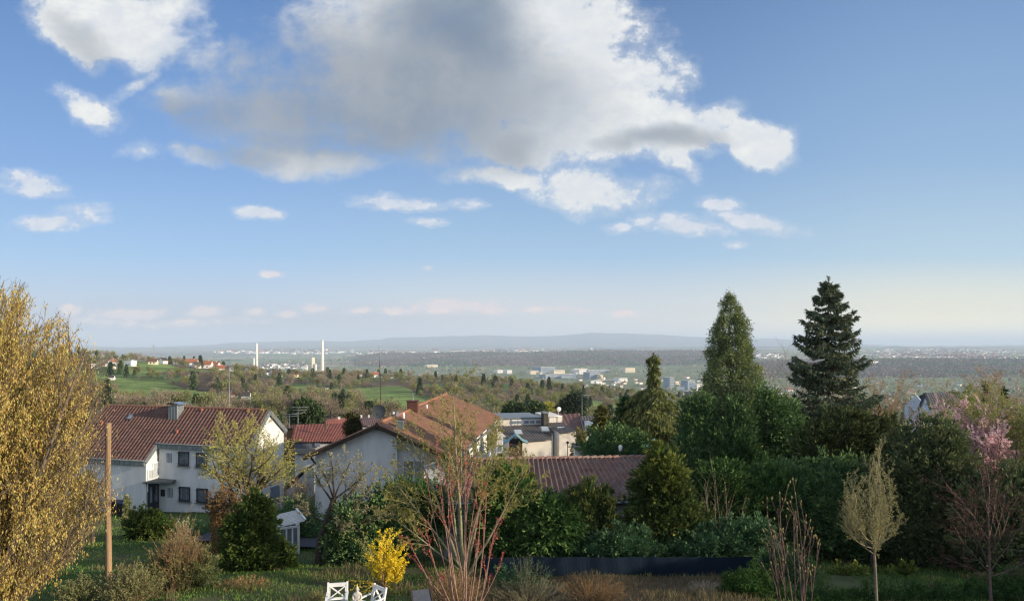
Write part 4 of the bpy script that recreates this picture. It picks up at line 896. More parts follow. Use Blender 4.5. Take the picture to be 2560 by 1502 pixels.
s_ = MB(); s_.tube([(0, 0, -1), (0, 0, 1.55)], .04, 6); s_.build('post', STEEL, LP_); s_ = MB(); s_.tube([(0, 0, 1.5), (0, 0, 1.6), (0, 0, 1.72)], [.08, .17, .05], 10); s_.build('lamp_head', STEEL, LP_)
TB_.rotation_euler = (0, 0, R(13))
# ---- brown-roofed houses right of it, red ones at the left
def simple_house(name, lab, ridge, eave, Y0, Y1, wallm, roofm, wall_px, base_py, gable=None, amp=.05, cw=.32):
    """ridge/eave: ((px,py),(px,py)) left and right; Y1 depth of the ridge, Y0 of the eave"""
    (a, b), (c, d) = ridge, eave; root = empty(name, P((c[0] + d[0]) / 2, base_py, Y0), 0, lab, 'house'); o = root.location
    p = lambda q, Y: P(q[0], q[1], Y) - o
    r_ = MB(); RLx, RRx, ELx, ERx = p(a, Y1), p(b, Y1), p(c, Y0), p(d, Y0); tile_roof(r_, RLx, RRx, ELx, ERx, cw, .6, amp)
    back = Vector((0, (Y1 - Y0) * 2, 0)); tile_roof(r_, RRx, RLx, ERx + back, ELx + back, cw, .8, amp); r_.build('roof', roofm, root)
    w = MB(); x0, x1 = X(wall_px[0], Y0 + .5) - o.x, X(wall_px[1], Y0 + .5) - o.x; zt = min(ELx.z, ERx.z) - .15; L = (Y1 - Y0) * 2 - .8
    w.box(((x0 + x1) / 2, .4 + L / 2, zt / 2 - 1.5), (x1 - x0, L, zt + 3)); 
    for xx in (x0, x1): w.prism([(xx, .4, zt), (xx, .4 + L, zt), (xx, .4 + L / 2, RLx.z - .25)], (.15 if xx == x0 else -.15, 0, 0))
    w.build('wall', wallm, root); return root, p
h1, p1_ = simple_house('red_roofed_house', 'red-tiled house with grey timber-clad upper floor between the two white houses', ((737, 1061), (905, 1057)), ((727, 1106), (870, 1103)), 78, 82, RENDER, TILE_RED, (738, 860), 1172)
def clad(root, p, px0, px1, pyt, pyb, Y, m, name, n=0):
    a, b = p((px0, pyb), Y), p((px1, pyt), Y); q = MB(); q.box(((a.x + b.x) / 2, a.y, (a.z + b.z) / 2), (b.x - a.x, .15, b.z - a.z))
    for i in range(n): q.box((a.x + (i + .5) * (b.x - a.x) / n, a.y - .1, (a.z + b.z) / 2), ((b.x - a.x) / n * .45, .06, b.z - a.z))
    return q.build(name, m, root)
clad(h1, p1_, 737, 788, 1106, 1121, 78.3, mat('blue_grey_boards', (.16, .17, .20), (.11, .12, .14), 6, .8, stretch=(3, 1, .1)), 'timber_cladding')
clad(h1, p1_, 737, 789, 1121.2, 1134, 78.1, mat('pale_boards', (.42, .38, .33), (.32, .29, .25), 6, .8), 'balcony_balustrade', 20)
clad(h1, p1_, 787, 800, 1107, 1116, 78.2, GLASS, 'window'); clad(h1, p1_, 811, 816, 1056, 1075, 79.5, mat('chimney_brown', (.14, .10, .07), (.1, .07, .05), 6, .8), 'chimney'); clad(h1, p1_, 737, 800, 1134.2, 1136, 78.2, ZINC2, 'ledge')
h2, p2_ = simple_house('orange_roofed_house', 'plain orange-red roof behind the red-tiled house with the aerial', ((814, 1049), (868, 1044)), ((812, 1060), (870, 1058)), 98, 102, RENDER, tilemat('bright_orange_tiles', (.42, .13, .07), (.50, .17, .09), (.36, .12, .07)), (816, 866), 1090)
clad(h2, p2_, 845, 850, 1041, 1048, 101, WHITE, 'chimney')
h3, p3_ = simple_house('brown_roofed_house', 'grey-brown roof with two small stacks directly left of the satellite dish', ((868, 1044), (945, 1040)), ((868, 1066), (955, 1062)), 98, 103, RENDER, tilemat('old_brown_tiles', (.16, .09, .07), (.24, .13, .10), (.13, .09, .08)), (872, 950), 1095)
for px in (901, 920): clad(h3, p3_, px, px + 4, 1037, 1045, 102.5, WHITE, 'chimney')
h4, p4_ = simple_house('dark_red_roofed_house', 'low dark red roof just right of the left white house', ((717, 1063), (742, 1062)), ((716, 1070), (742, 1070)), 96, 98, DWOOD, TILE_DARK, (718, 740), 1100)
h5, p5_ = simple_house('brown_tiled_house', 'large brown tiled roof directly right of the white terraced building', ((1380, 1037), (1450, 1033)), ((1420, 1092), (1460, 1090)), 86, 94, CREAM2, tilemat('plum_brown_tiles', (.15, .075, .055), (.22, .11, .08), (.12, .08, .07)), (1424, 1462), 1130)
h6, p6_ = simple_house('skylit_roof_house', 'brown tiled house with one big dark skylight, right of the large brown roof', ((1450, 1040), (1504, 1037)), ((1462, 1084), (1512, 1080)), 84, 92, CREAM2, TILE_GRY, (1466, 1508), 1130)
s_ = MB(); v = p6_((1478, 1067), 87.3); s_.box(v, (2.0, 2.3, .2), M=Matrix.Rotation(R(40), 3, 'X')); o = s_.build('skylight', STEEL, h6); s_ = MB(); s_.box(v + Vector((0, -.06, .1)), (1.7, 1.9, .1), M=Matrix.Rotation(R(40), 3, 'X')); s_.build('pane', GLASS, o)
h7, _p = simple_house('small_red_roof_house', 'small red roof peeping above the flat parapet of the terraced building', ((1308, 1037), (1326, 1036)), ((1306, 1046), (1328, 1046)), 110, 113, CREAM2, TILE_RED, (1308, 1326), 1070)
h8, _p = simple_house('dark_brown_roof_house', 'dark brown roof peeping out behind the dark chimney of the terraced building', ((1385, 1029), (1402, 1032)), ((1378, 1040), (1410, 1040)), 112, 115, CREAM2, TILE_DARK, (1382, 1404), 1070)
h9, _p = simple_house('low_red_roof_house', 'low dark red roof touching the right end of the big orange roof', ((1240, 1033), (1264, 1034)), ((1236, 1046), (1268, 1046)), 108, 111, CREAM2, TILE_DARK, (1242, 1264), 1070)
sh_ = MB(); o_ = empty('leaning_shed', P(1462, 1150, 62), 0, 'white lean-to wall with dark edge behind the ridge of the low roof', 'shed')
sh_.prism([(-.9, 0, -1), (.5, 0, -1), (.6, 0, .2), (-.9, 0, 1.1)], (0, 1.5, 0)); sh_.build('wall', RENDER, o_); sh_ = MB(); sh_.beam((-1.0, .7, 1.15), (.75, .7, .1), 1.8, .08); sh_.beam((-1.0, .7, 1.2), (.8, .7, 1.32), 1.7, .06); sh_.build('roof', STEEL, o_)
# aerial on the red roof
def aerial(px, py, Y, h, lab, n=3):
    a = empty('tv_aerial', P(px, py, Y), 0, lab, 'antenna'); m = MB(); m.tube([(0, 0, -.3), (0, 0, h)], .035, 5); m.build('mast', ZINC, a)
    m = MB()
    for q in range(n): z = h * (.96 - .16 * q); m.tube([(-.75 + .15 * q, 0, z), (1.3 - .25 * q, .2, z + .1)], .025, 4); [m.tube([(s, -.3, z + .05), (s, .3, z + .05)], .016, 3) for s in np.linspace(-.6, 1.0, 5)]
    m.build('aerial_rods', ZINC, a)
aerial(745, 1062, 81, 2.2, 'tall white TV aerial on the left end of the red-tiled roof'); aerial(723, 1066, 96, 1.8, 'thin small aerial on the low dark red roof', 2)
aerial(1455, 1034, 93, 2.6, 'thin aerial mast with a ball on the brown tiled roof', 1); aerial(573, 1020, 62, 4.6, 'thin single mast rising behind the ridge of the left white house', 1)
# ---- house with grey roof at the right
GH, pg = simple_house('grey_roofed_house', 'white house with steep grey tiled roof above the pink blossom', ((2312, 982), (2398, 978)), ((2328, 1020), (2420, 1016)), 88, 91, mat('blue_white_render', (.55, .6, .68), (.5, .55, .62), 1, .9), tilemat('slate_grey_tiles', (.09, .09, .085), (.15, .145, .13), (.11, .11, .10)), (2318, 2408), 1075)
gq = MB(); a, b, c_ = pg((2312, 984), 89), pg((2297, 1024), 88.3), pg((2327, 1021), 87.2); gq.prism([a, b, b + Vector((0, 0, -2)), c_ + Vector((0, 0, -2)), c_], (0, .25, 0)); gq.build('gable_wall', mat('blue_white_render', (.55, .6, .68)), GH)
gq = MB(); gq.beam(a + Vector((0, 0, .1)), b, .3, .12); gq.beam(a + Vector((0, -.05, .1)), c_, .3, .12); gq.build('barge_board', STEEL, GH)
gq = MB(); gq.box(pg((2313, 1007), 87.6), (.35, .15, .5)); gq.build('gable_window', GLASS, GH)
r_ = MB(); tile_roof(r_, pg((2378, 1016), 87), pg((2432, 1013), 87), pg((2378, 1028), 85.5), pg((2436, 1026), 85.5), .3, .5, .05); r_.build('porch_roof', tilemat('slate_grey_tiles', (0, 0, 0), (0, 0, 0), (0, 0, 0)), GH)
# garage / retaining wall between the houses
GW = empty('garage', P(725, 1262, 58), 0, 'low white garage wall with dark sloping roof between the two big white houses', 'garage')
m = MB(); a, b, c_, d_ = (P(*q, 58) - GW.location for q in ((716, 1290), (764, 1252), (764, 1180), (716, 1226))); m.prism([a, b, c_, d_], (0, 2.5, 0)); m.build('wall', RENDER, GW)
m = MB(); m.beam(P(712, 1226, 58) - GW.location + Vector((0, 1.2, .1)), P(762, 1176, 58) - GW.location + Vector((0, 1.2, .1)), 2.9, .14); m.build('roof', mat('dark_felt', (.06, .06, .065), (.045, .045, .05), 4, .9), GW)
m = MB(); m.box(P(763, 1205, 57.8) - GW.location, (.18, .18, 2.0)); m.build('post', CREAM, GW)
# ---- wooden pole
PO = empty('wooden_pole', P(271, 1476, 22), R(0), 'tall bare wooden pole standing in the lawn in front of the left white house', 'pole')
m = MB(); zz = np.linspace(-.6, 5.53, 12); m.tube([(.012 * math.sin(q * 1.3), .01 * math.cos(q), q) for q in zz], np.linspace(.093, .078, 12), 14); m.build('shaft', POLEW, PO)
m = MB(); m.tube([(-.07, -.03, 5.3), (-.10, -.03, 5.3), (-.11, -.03, 5.62)], .008, 4); m.build('iron_hook', STEEL, PO)
m = MB(); m.tube([(-.085, -.02, 5.3), (-.095, -.02, 2.5), (-.1, -.02, 0)], .009, 4); m.build('cable', STEEL, PO)
# ---- airplane
AP = empty('airplane', P(1660, 481, 9000), R(60), 'tiny dark airliner high in the blue sky below the long white cloud', 'airplane')
grey = mat('aircraft_paint', (.16, .18, .22), (.12, .14, .18), 1, .4)
m = MB(); m.tube([(-22, 0, 0), (-19, 0, 0), (-12, 0, 0), (12, 0, 0), (20, 0, .8), (24, 0, 1.6)], [.4, 1.6, 2.1, 2.1, 1.2, .3], 10); m.build('fuselage', grey, AP)
for s in (-1, 1):
    m = MB(); m.prism([(-5, s * 1.5, -.6), (3, s * 1.5, -.6), (9, s * 19, .9), (6.5, s * 19, .9)], (0, 0, .5)); m.build('wing', grey, AP)
    m = MB(); m.tube([(-4, s * 6.5, -1.6), (1, s * 6.5, -1.6)], [1.1, .8], 8); m.build('engine', grey, AP)
    m = MB(); m.prism([(18, s * .8, 1), (22, s * .8, 1), (24.5, s * 7, 1.5), (22.5, s * 7, 1.5)], (0, 0, .3)); m.build('tailplane', grey, AP)
m = MB(); m.prism([(16, -.15, 1.5), (22.5, -.15, 1.6), (25, -.15, 8), (22.5, -.15, 8)], (0, .3, 0)); m.build('fin', grey, AP)
# ------------------------------------------------------------------ plant builders
def tubes_batch(mb, paths, mi=0, sides=3, tint=.5):
    """many thin branches at once; paths: list of (points, radii) of any length"""
    by = {}
    for p, r in paths: by.setdefault(len(p), []).append((p, r))
    for k, L in by.items():
        Pp = np.array([[tuple(q) for q in p] for p, r in L], float); Rr = np.array([r for p, r in L], float)
        T = np.gradient(Pp, axis=1); T /= np.linalg.norm(T, axis=2)[..., None] + 1e-12
        ref = np.where(np.abs(T[:, :1, 2:3]) < .9, [[[0, 0, 1.0]]], [[[1.0, 0, 0]]]); A = np.cross(T, ref); A /= np.linalg.norm(A, axis=2)[..., None] + 1e-12; B = np.cross(T, A)
        th = np.arange(sides) * 2 * math.pi / sides
        V = Pp[:, :, None] + Rr[:, :, None, None] * (A[:, :, None] * np.cos(th)[:, None] + B[:, :, None] * np.sin(th)[:, None])
        n = len(L); base = (np.arange(n) * k * sides)[:, None, None]; i = (np.arange(k - 1) * sides)[None, :, None]; j = np.arange(sides)[None, None]; jj = (j + 1) % sides
        Fc = np.stack([base + i + j, base + i + jj, base + i + sides + jj, base + i + sides + j], -1).reshape(-1, 4)
        mb.add(V.reshape(-1, 3), Fc, mi, tint, True)
class Tree:
    def __init__(s, seed): s.r = random.Random(seed); s.paths = {}; s.pts = []
    def branch(s, p, d, L, r0, lv, spec):
        """spec[lv]: n children, start, angle, length ratio, wander, rise(-gravity), segments"""
        S = spec[lv]; R_ = s.r; seg = S['seg']; pts = [Vector(p)]; rad = [r0]; d = Vector(d).normalized(); dirs = [d.copy()]
        for i in range(seg):
            d = d + Vector((R_.gauss(0, 1), R_.gauss(0, 1), R_.gauss(0, 1))) * S['wan']; d.z += S['rise']; d.normalize()
            pts.append(pts[-1] + d * (L / seg)); rad.append(r0 * (1 - (1 - S.get('tip', .35)) * (i + 1) / seg)); dirs.append(d.copy())
        s.paths.setdefault(lv, []).append((pts, rad))
        if S.get('leaf'):
            nl = S['leaf']
            for i in range(nl):
                t = S.get('l0', .1) + (1 - S.get('l0', .1)) * (i + R_.random()) / nl; q = t * seg; a = min(int(q), seg - 1); f = q - a
                s.pts.append((*(pts[a].lerp(pts[a + 1], f)), *dirs[a]))
        if lv + 1 < len(spec):
            n = S['n']; n = n if n >= 1 else (1 if R_.random() < n else 0); ph = R_.random() * 6.28
            for i in range(int(n)):
                t = S['st'] + (1 - S['st']) * (i + R_.random() * .9) / n; q = t * seg; a = min(int(q), seg - 1); f = q - a; pp = pts[a].lerp(pts[a + 1], f)
                dd = dirs[a]; ax = dd.cross(Vector((0, 0, 1))) if abs(dd.z) < .95 else Vector((1, 0, 0)); ax.normalize()
                ph += 2.4 + R_.gauss(0, .5); an = R(S['ang']) * R_.uniform(.7, 1.25)
                side = Matrix.Rotation(ph, 3, dd) @ ax; nd = dd * math.cos(an) + side * math.sin(an)
                s.branch(pp, nd, L * S['ratio'] * R_.uniform(.7, 1.2) * (1 - S.get('taper', .4) * t), max(rad[a] * S.get('rr', .55), .004), lv + 1, spec)
    def curve(s, a, c, b, r0, lv, spec, seg=8):
        """a main branch bent from a over c to b, with its side branches"""
        S = spec[lv]; R_ = s.r; pts = [Vector(a) * (1 - t) ** 2 + Vector(c) * 2 * t * (1 - t) + Vector(b) * t * t for t in (i / seg for i in range(seg + 1))]
        L = (pts[-1] - pts[0]).length; s.paths.setdefault(lv, []).append((pts, [r0 * (1 - .7 * i / seg) for i in range(seg + 1)]))
        for i in range(int(S['n'])):
            t = S['st'] + (1 - S['st']) * (i + R_.random() * .9) / S['n']; q = t * seg; k = min(int(q), seg - 1); pp = pts[k].lerp(pts[k + 1], q - k); dd = (pts[k + 1] - pts[k]).normalized()
            ax = dd.orthogonal(); ax.rotate(Matrix.Rotation(R_.random() * 6.28, 3, dd)); an = R(S['ang']) * R_.uniform(.6, 1.3)
            s.branch(pp, dd * math.cos(an) + ax * math.sin(an), L * S['ratio'] * R_.uniform(.6, 1.2) * (1 - .4 * t), r0 * .45, lv + 1, spec)
    def arr(s): return np.array(s.pts, float) if s.pts else np.zeros((0, 6))
def sp(n=6, st=.2, ang=40, ratio=.5, wan=.08, rise=.03, seg=6, **k): return dict(n=n, st=st, ang=ang, ratio=ratio, wan=wan, rise=rise, seg=seg, **k)
def finish_tree(name, T, loc, barkm, leafm, label, cat='tree', group=None, leaf=(.05, .03), ldir='along', droop=0, twig_m=None, thick_levels=2, lpart='crown', tint_fn=None, density=1.0):
    root = empty(name, loc, 0, label, cat, group); m = MB()
    for lv, L in T.paths.items():
        if lv < thick_levels:
            for p, r in L: m.tube(p, r, 8 if lv == 0 else 5, 0, cap=False)
    if m.b: m.build('trunk', barkm, root)
    m = MB(); 
    for lv, L in T.paths.items():
        if lv >= thick_levels: tubes_batch(m, L, 0)
    if m.b: m.build('branches', twig_m or barkm, root)
    A = T.arr()
    if leafm is not None and len(A):
        r = np.random.default_rng(len(A)); n = len(A); D = A[:, 3:] + r.normal(size=(n, 3)) * .5
        if ldir == 'hang': D = r.normal(size=(n, 3)) * .22 + [0, 0, -1]
        if ldir == 'any': D = r.normal(size=(n, 3))
        m = MB(); m.leaves(A[:, :3] + r.normal(size=(n, 3)) * .012, D, leaf[0] * r.uniform(.6, 1.3, n), leaf[1] * r.uniform(.7, 1.3, n), 0, r.random(n) if tint_fn is None else tint_fn(A, r), r)
        m.build(lpart, leafm, root)
    return root
def bush(name, label, lumps, Y, leafm, per=900, ls=(.2, .08), up=.4, cat='shrub', group=None, base=None, trunk=True, seed=1, dy=0.0, amp=.18, coreamp=.12, part='foliage', hang=0.0, loose=.12, tintlo=.0, clump=.42):
    """evergreen or leafy shrub; lumps are (px, py, half width, half height, depth offset) seen at distance Y"""
    r = np.random.default_rng(seed); cx_ = np.mean([l[0] for l in lumps]); x0 = X(cx_, Y); g = gz(x0, Y) if base is None else base
    root = empty(name, (x0, Y, g), 0, label, cat, group); m = MB(); cs = []
    for l in lumps:
        yy = Y + (l[4] if len(l) > 4 else 0); c = P(l[0], l[1], yy) - root.location; rx = l[2] / F * yy; rz = l[3] / F * yy; ry = min(max(rx, .25), rz * 1.3, 3.0); cs.append((np.array(c), np.array([rx, ry, rz])))
    for i, (c, q) in enumerate(cs):
        area = (q[0] * q[2] + q[0] * q[1] + q[1] * q[2]) / 3 * 12.6; n = int(per * area); d = r.normal(size=(n, 3)); d /= np.linalg.norm(d, axis=1)[:, None]
        d = d[(d[:, 1] < .55)]; n = len(d)
        ph = r.random(8) * 6.28; az = np.arctan2(d[:, 1], d[:, 0]); 
        k = 1 + amp * (np.sin(4 * az + 5 * d[:, 2] + ph[0]) * .5 + np.sin(7 * az - 8 * d[:, 2] + ph[1]) * .4 + np.sin(13 * d[:, 2] + 5 * az + ph[2]) * .4) + r.normal(size=n) * loose * .6 - r.random(n) ** 3 * .2
        # leaves gathered in sprays: each spray fans out of its own base on the crown's surface
        sz = clump * (q[0] * q[2]) ** .25; K = max(6, int(area * 2.4 / clump ** 1.5)); cd = r.normal(size=(K, 3)); cd /= np.linalg.norm(cd, axis=1)[:, None]; cd[:, 1] = np.where(cd[:, 1] > .5, -cd[:, 1], cd[:, 1])
        cb = c + cd * q * (.86 + .16 * r.random(K))[:, None]; ax = cd / q; ax /= np.linalg.norm(ax, axis=1)[:, None]; ax = ax * .8 + [0, 0, up * 1.1 - hang * 1.6] + r.normal(size=(K, 3)) * .25; ax /= np.linalg.norm(ax, axis=1)[:, None]
        csz = sz * r.uniform(.5, 1.5, K); w = r.integers(0, K, int(n * .75)); tt = r.random(len(w)) ** .8
        p1 = cb[w] + ax[w] * (tt * csz[w])[:, None] + r.normal(size=(len(w), 3)) * (csz[w] * .30 * (1.05 - .75 * tt))[:, None]
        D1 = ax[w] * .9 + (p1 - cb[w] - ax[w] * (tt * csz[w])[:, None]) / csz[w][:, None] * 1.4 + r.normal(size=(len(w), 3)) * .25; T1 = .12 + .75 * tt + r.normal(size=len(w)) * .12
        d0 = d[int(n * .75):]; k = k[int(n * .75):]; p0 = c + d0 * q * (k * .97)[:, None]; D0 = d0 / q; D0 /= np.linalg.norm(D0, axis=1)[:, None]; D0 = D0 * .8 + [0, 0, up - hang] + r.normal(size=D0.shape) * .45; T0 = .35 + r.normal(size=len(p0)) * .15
        p = np.concatenate([p1, p0]); D = np.concatenate([D1, D0]); Tn = np.concatenate([T1, T0]); keep = np.ones(len(p), bool)
        for j, (c2, q2) in enumerate(cs):
            if j != i: keep &= (((p - c2) / q2) ** 2).sum(1) > .62
        keep &= p[:, 2] > -.1; p, D, Tn = p[keep], D[keep], Tn[keep]; n = len(p)
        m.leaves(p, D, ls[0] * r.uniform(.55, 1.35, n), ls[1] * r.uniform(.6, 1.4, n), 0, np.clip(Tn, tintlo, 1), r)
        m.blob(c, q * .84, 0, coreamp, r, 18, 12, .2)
    m.build(part, leafm, root)
    if trunk:
        t = MB(); c, q = cs[int(np.argmin([c[2] for c, q in cs]))]; t.tube([(c[0], c[1], -.4), (c[0] * .95, c[1], max(.3, c[2]))], [.09, .06], 6); t.build('trunk', BARK, root)
    return root
def conifer(name, label, px, pytop, pybase, Y, halfw, leafm, prof, seed, whorl=.42, nb=6, spray=(.34, .13), droop=-.2, tipup=.25, dens=34, hang=.6, gap=.0, cat='tree', group=None, base=None, trunk_r=.22, open_top=0.0, bend=.45, trunkm=None):
    r = np.random.default_rng(seed); x0 = X(px, Y); zt = Z(pytop, Y); g = (gz(x0, Y) if base is None else base); H = zt - g; zb = Z(pybase, Y) - g; RW = halfw / F * Y
    root = empty(name, (x0, Y, g), 0, label, cat, group); t = MB(); zz = np.linspace(-.5, H, 14)
    t.tube([(.05 * math.sin(z * .7 + seed), .05 * math.cos(z * .6), z) for z in zz], np.linspace(trunk_r, .02, 14), 8); t.build('trunk', trunkm or BARK, root)
    m = MB(); bm = MB(); z = zb; Cs, Ds, Ls = [], [], []
    paths = []
    while z < H - .12:
        tt = (z - zb) / (H - zb); Rz = RW * prof(tt)
        for b in range(nb):
            if r.random() < gap * (tt ** .5): continue
            a = r.random() * 6.28; L = Rz * r.uniform(.62, 1.16) + .08; ns = 7; q = np.linspace(0, 1, ns)
            dr = droop * L * (q ** 1.0) * (1 - q * bend) + tipup * L * q ** 2.6 + r.normal() * .03 * L * q
            px_ = np.c_[np.cos(a) * L * q, np.sin(a) * L * q, z + r.normal() * .1 + dr]; paths.append((px_, np.linspace(.012 + .012 * L, .006, ns)))
            n = int(dens * L) + 4; s_ = r.random(n) ** .75; i = np.minimum((s_ * (ns - 1)).astype(int), ns - 2); f = (s_ * (ns - 1) - i)[:, None]; p = px_[i] * (1 - f) + px_[i + 1] * f
            tang = px_[i + 1] - px_[i]; tang /= np.linalg.norm(tang, axis=1)[:, None]; side = np.array([-math.sin(a), math.cos(a), 0]) * (r.choice([-1, 1], n))[:, None]
            wd = .28 * L * np.sin(np.pi * np.clip(s_ * .85 + .1, 0, 1)) * r.random(n)
            p = p + side * wd[:, None] + [0, 0, -.02]; p[:, 2] -= wd * .25
            D = tang * .8 + side * .7 * r.random(n)[:, None] + [0, 0, -hang] * r.random(n)[:, None] + r.normal(size=(n, 3)) * .25
            Cs.append(p); Ds.append(D); Ls.append(np.full(n, 1.0))
        z += whorl * r.uniform(.75, 1.25) * (1 - .45 * tt)
    Cc, Dd = np.concatenate(Cs), np.concatenate(Ds); n = len(Cc)
    # leader
    m.leaves(Cc, Dd, spray[0] * r.uniform(.6, 1.3, n), spray[1] * r.uniform(.6, 1.3, n), 0, None, r)
    k = 50; m.leaves(np.c_[r.normal(size=(k, 2)) * .05, H - r.random(k) * .9], np.c_[r.normal(size=(k, 2)) * .4, np.ones(k)], spray[0] * .6, spray[1] * .8, 0, None, r)
    m.build('crown', leafm, root); tubes_batch(bm, paths); bm.build('branches', trunkm or BARK, root); return root
def cone_tree(name, label, px, Y, prof, leafm, n, seed, ls=(.15, .05), sig=.15, per=42, trunk_r=.16):
    """airy pointed conifer of hanging sprays; prof = [(py, half width in px), ...] from the tip down"""
    r = np.random.default_rng(seed); x0 = X(px, Y); g = gz(x0, Y); root = empty(name, (x0, Y, g), 0, label, 'tree'); py = np.array([p[0] for p in prof], float); hw = np.array([p[1] for p in prof], float) / F * Y
    t = MB(); H = Z(py[0], Y) - g; zz = np.linspace(-.5, H - .1, 12); t.tube([(.03 * math.sin(z), 0, z) for z in zz], np.linspace(trunk_r, .012, 12), 7); t.build('trunk', BARK, root)
    w = np.interp(np.linspace(py[0], py[-1], 400), py, hw) + .12; cdf = np.cumsum(w) / w.sum(); yy = np.interp(r.random(n), cdf, np.linspace(py[0], py[-1], 400)); R0 = np.interp(yy, py, hw)
    a = r.random(n) * 6.28; lob = 1 + .16 * np.sin(3 * a + yy * .05) + .12 * np.sin(yy * .11 + 2 * a); q = R0 * lob * (.25 + .75 * r.random(n) ** .45); C = np.c_[q * np.cos(a), q * np.sin(a), -(yy - HY) / F * Y - g + .10 * q]
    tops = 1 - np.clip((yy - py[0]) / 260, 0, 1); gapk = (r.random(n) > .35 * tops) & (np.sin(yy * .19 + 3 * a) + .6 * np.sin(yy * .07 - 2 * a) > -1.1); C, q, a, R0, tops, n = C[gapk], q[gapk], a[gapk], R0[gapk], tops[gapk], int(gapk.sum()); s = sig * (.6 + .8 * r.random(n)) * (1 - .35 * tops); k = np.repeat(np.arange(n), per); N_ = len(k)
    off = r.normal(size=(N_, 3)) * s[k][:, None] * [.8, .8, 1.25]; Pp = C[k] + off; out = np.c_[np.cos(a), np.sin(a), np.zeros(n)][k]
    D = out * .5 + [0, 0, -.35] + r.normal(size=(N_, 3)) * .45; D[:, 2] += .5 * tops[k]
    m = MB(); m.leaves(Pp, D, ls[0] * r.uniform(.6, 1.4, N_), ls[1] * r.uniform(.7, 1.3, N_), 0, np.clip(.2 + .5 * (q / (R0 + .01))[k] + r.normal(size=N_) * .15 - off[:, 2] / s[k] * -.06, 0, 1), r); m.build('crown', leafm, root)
    b = MB(); sel = r.choice(n, min(n, 260), replace=False); tubes_batch(b, [(np.array([[0, 0, C[i][2] - .35 * q[i] - .1], C[i] * [.5, .5, 1] - [0, 0, .12 * q[i]], C[i]]), np.array([.02, .012, .005])) for i in sel]); b.build('branches', BARK, root); return root
# ------------------------------------------------------------------ foliage colours
THUJA = leafmat('thuja_green', [(0.0253, 0.0634, 0.0217), (0.0634, 0.13, 0.0397), (0.135, 0.217, 0.0634)], .12)
THUJA_SUN = leafmat('thuja_sun_tint', [(0.036, 0.06, 0.0168), (0.12, 0.156, 0.036), (0.288, 0.3, 0.072)], .2)  # sunlight is put into this paler, yellower leaf colour
YEW = leafmat('yew_green', [(0.0373, 0.0869, 0.0373), (0.0808, 0.155, 0.0621), (0.187, 0.265, 0.0931)], .1)
SPRUCE = leafmat('spruce_needles', [(0.0456, 0.0709, 0.0456), (0.0886, 0.121, 0.0759), (0.216, 0.216, 0.126)], .08)
CYPR = leafmat('cypress_sprays', [(0.079, 0.132, 0.0579), (0.184, 0.251, 0.105), (0.342, 0.369, 0.158)], .15)
WEEP = leafmat('weeping_sprays', [(0.065, 0.091, 0.0286), (0.169, 0.195, 0.065), (0.325, 0.325, 0.13)], .22)
LAUREL = leafmat('laurel_leaves', [(0.028, 0.07, 0.0308), (0.07, 0.14, 0.063), (0.14, 0.224, 0.112)], .15, .35)
CATKIN = leafmat('golden_catkins', [(0.269, 0.17, 0.0493), (0.421, 0.296, 0.0897), (0.556, 0.431, 0.162), (0.359, 0.376, 0.108)], .35)
BUDG = leafmat('yellow_green_buds', [(.24, .22, .06), (.38, .36, .10), (.50, .46, .16)], .35)
BUDP = leafmat('pale_buds', [(.25, .24, .12), (.42, .40, .22), (.55, .50, .30)], .3)
REDB = leafmat('red_buds', [(0.216, 0.0473, 0.0405), (0.378, 0.081, 0.0675), (0.486, 0.162, 0.121)], .3)
FORS = leafmat('forsythia_flowers', [(.62, .45, .02), (.82, .64, .03), (.90, .76, .10)], .35)
PINK = leafmat('pink_blossom', [(.62, .36, .37), (.80, .56, .56), (.88, .72, .70)], .35)
PURP = leafmat('purple_buds', [(0.07, 0.0315, 0.028), (0.119, 0.056, 0.0455), (0.168, 0.091, 0.07)], .25)
RUST = leafmat('withered_leaves', [(.13, .07, .03), (.26, .15, .06), (.36, .25, .11)], .2)
LIME = leafmat('lime_leaves', [(.16, .19, .05), (.27, .30, .08), (.38, .40, .12)], .35)
PEACH = leafmat('peach_twigs', [(.26, .18, .11), (.40, .28, .18), (.50, .37, .25)], .25)
SAGE = leafmat('sage_leaves', [(.09, .12, .05), (.18, .20, .08), (.30, .27, .13)], .2)
STEM_GREY = mat('grey_bark', (.26, .22, .17), (.15, .12, .09), 12, .85, bump=.3)
STEM_RED = mat('reddish_bark', (.34, .22, .17), (.22, .12, .09), 10, .8)
STEM_TAN = mat('tan_stems', (.38, .27, .16), (.26, .17, .10), 10, .85)
STEM_DK = mat('dark_bark', (.085, .065, .05), (.04, .03, .025), 12, .9, bump=.5)
STEM_GRN = mat('olive_bark', (.30, .27, .16), (.18, .16, .10), 10, .85)
STEM_PRP = mat('purple_bark', (.15, .10, .085), (.09, .06, .055), 10, .85)
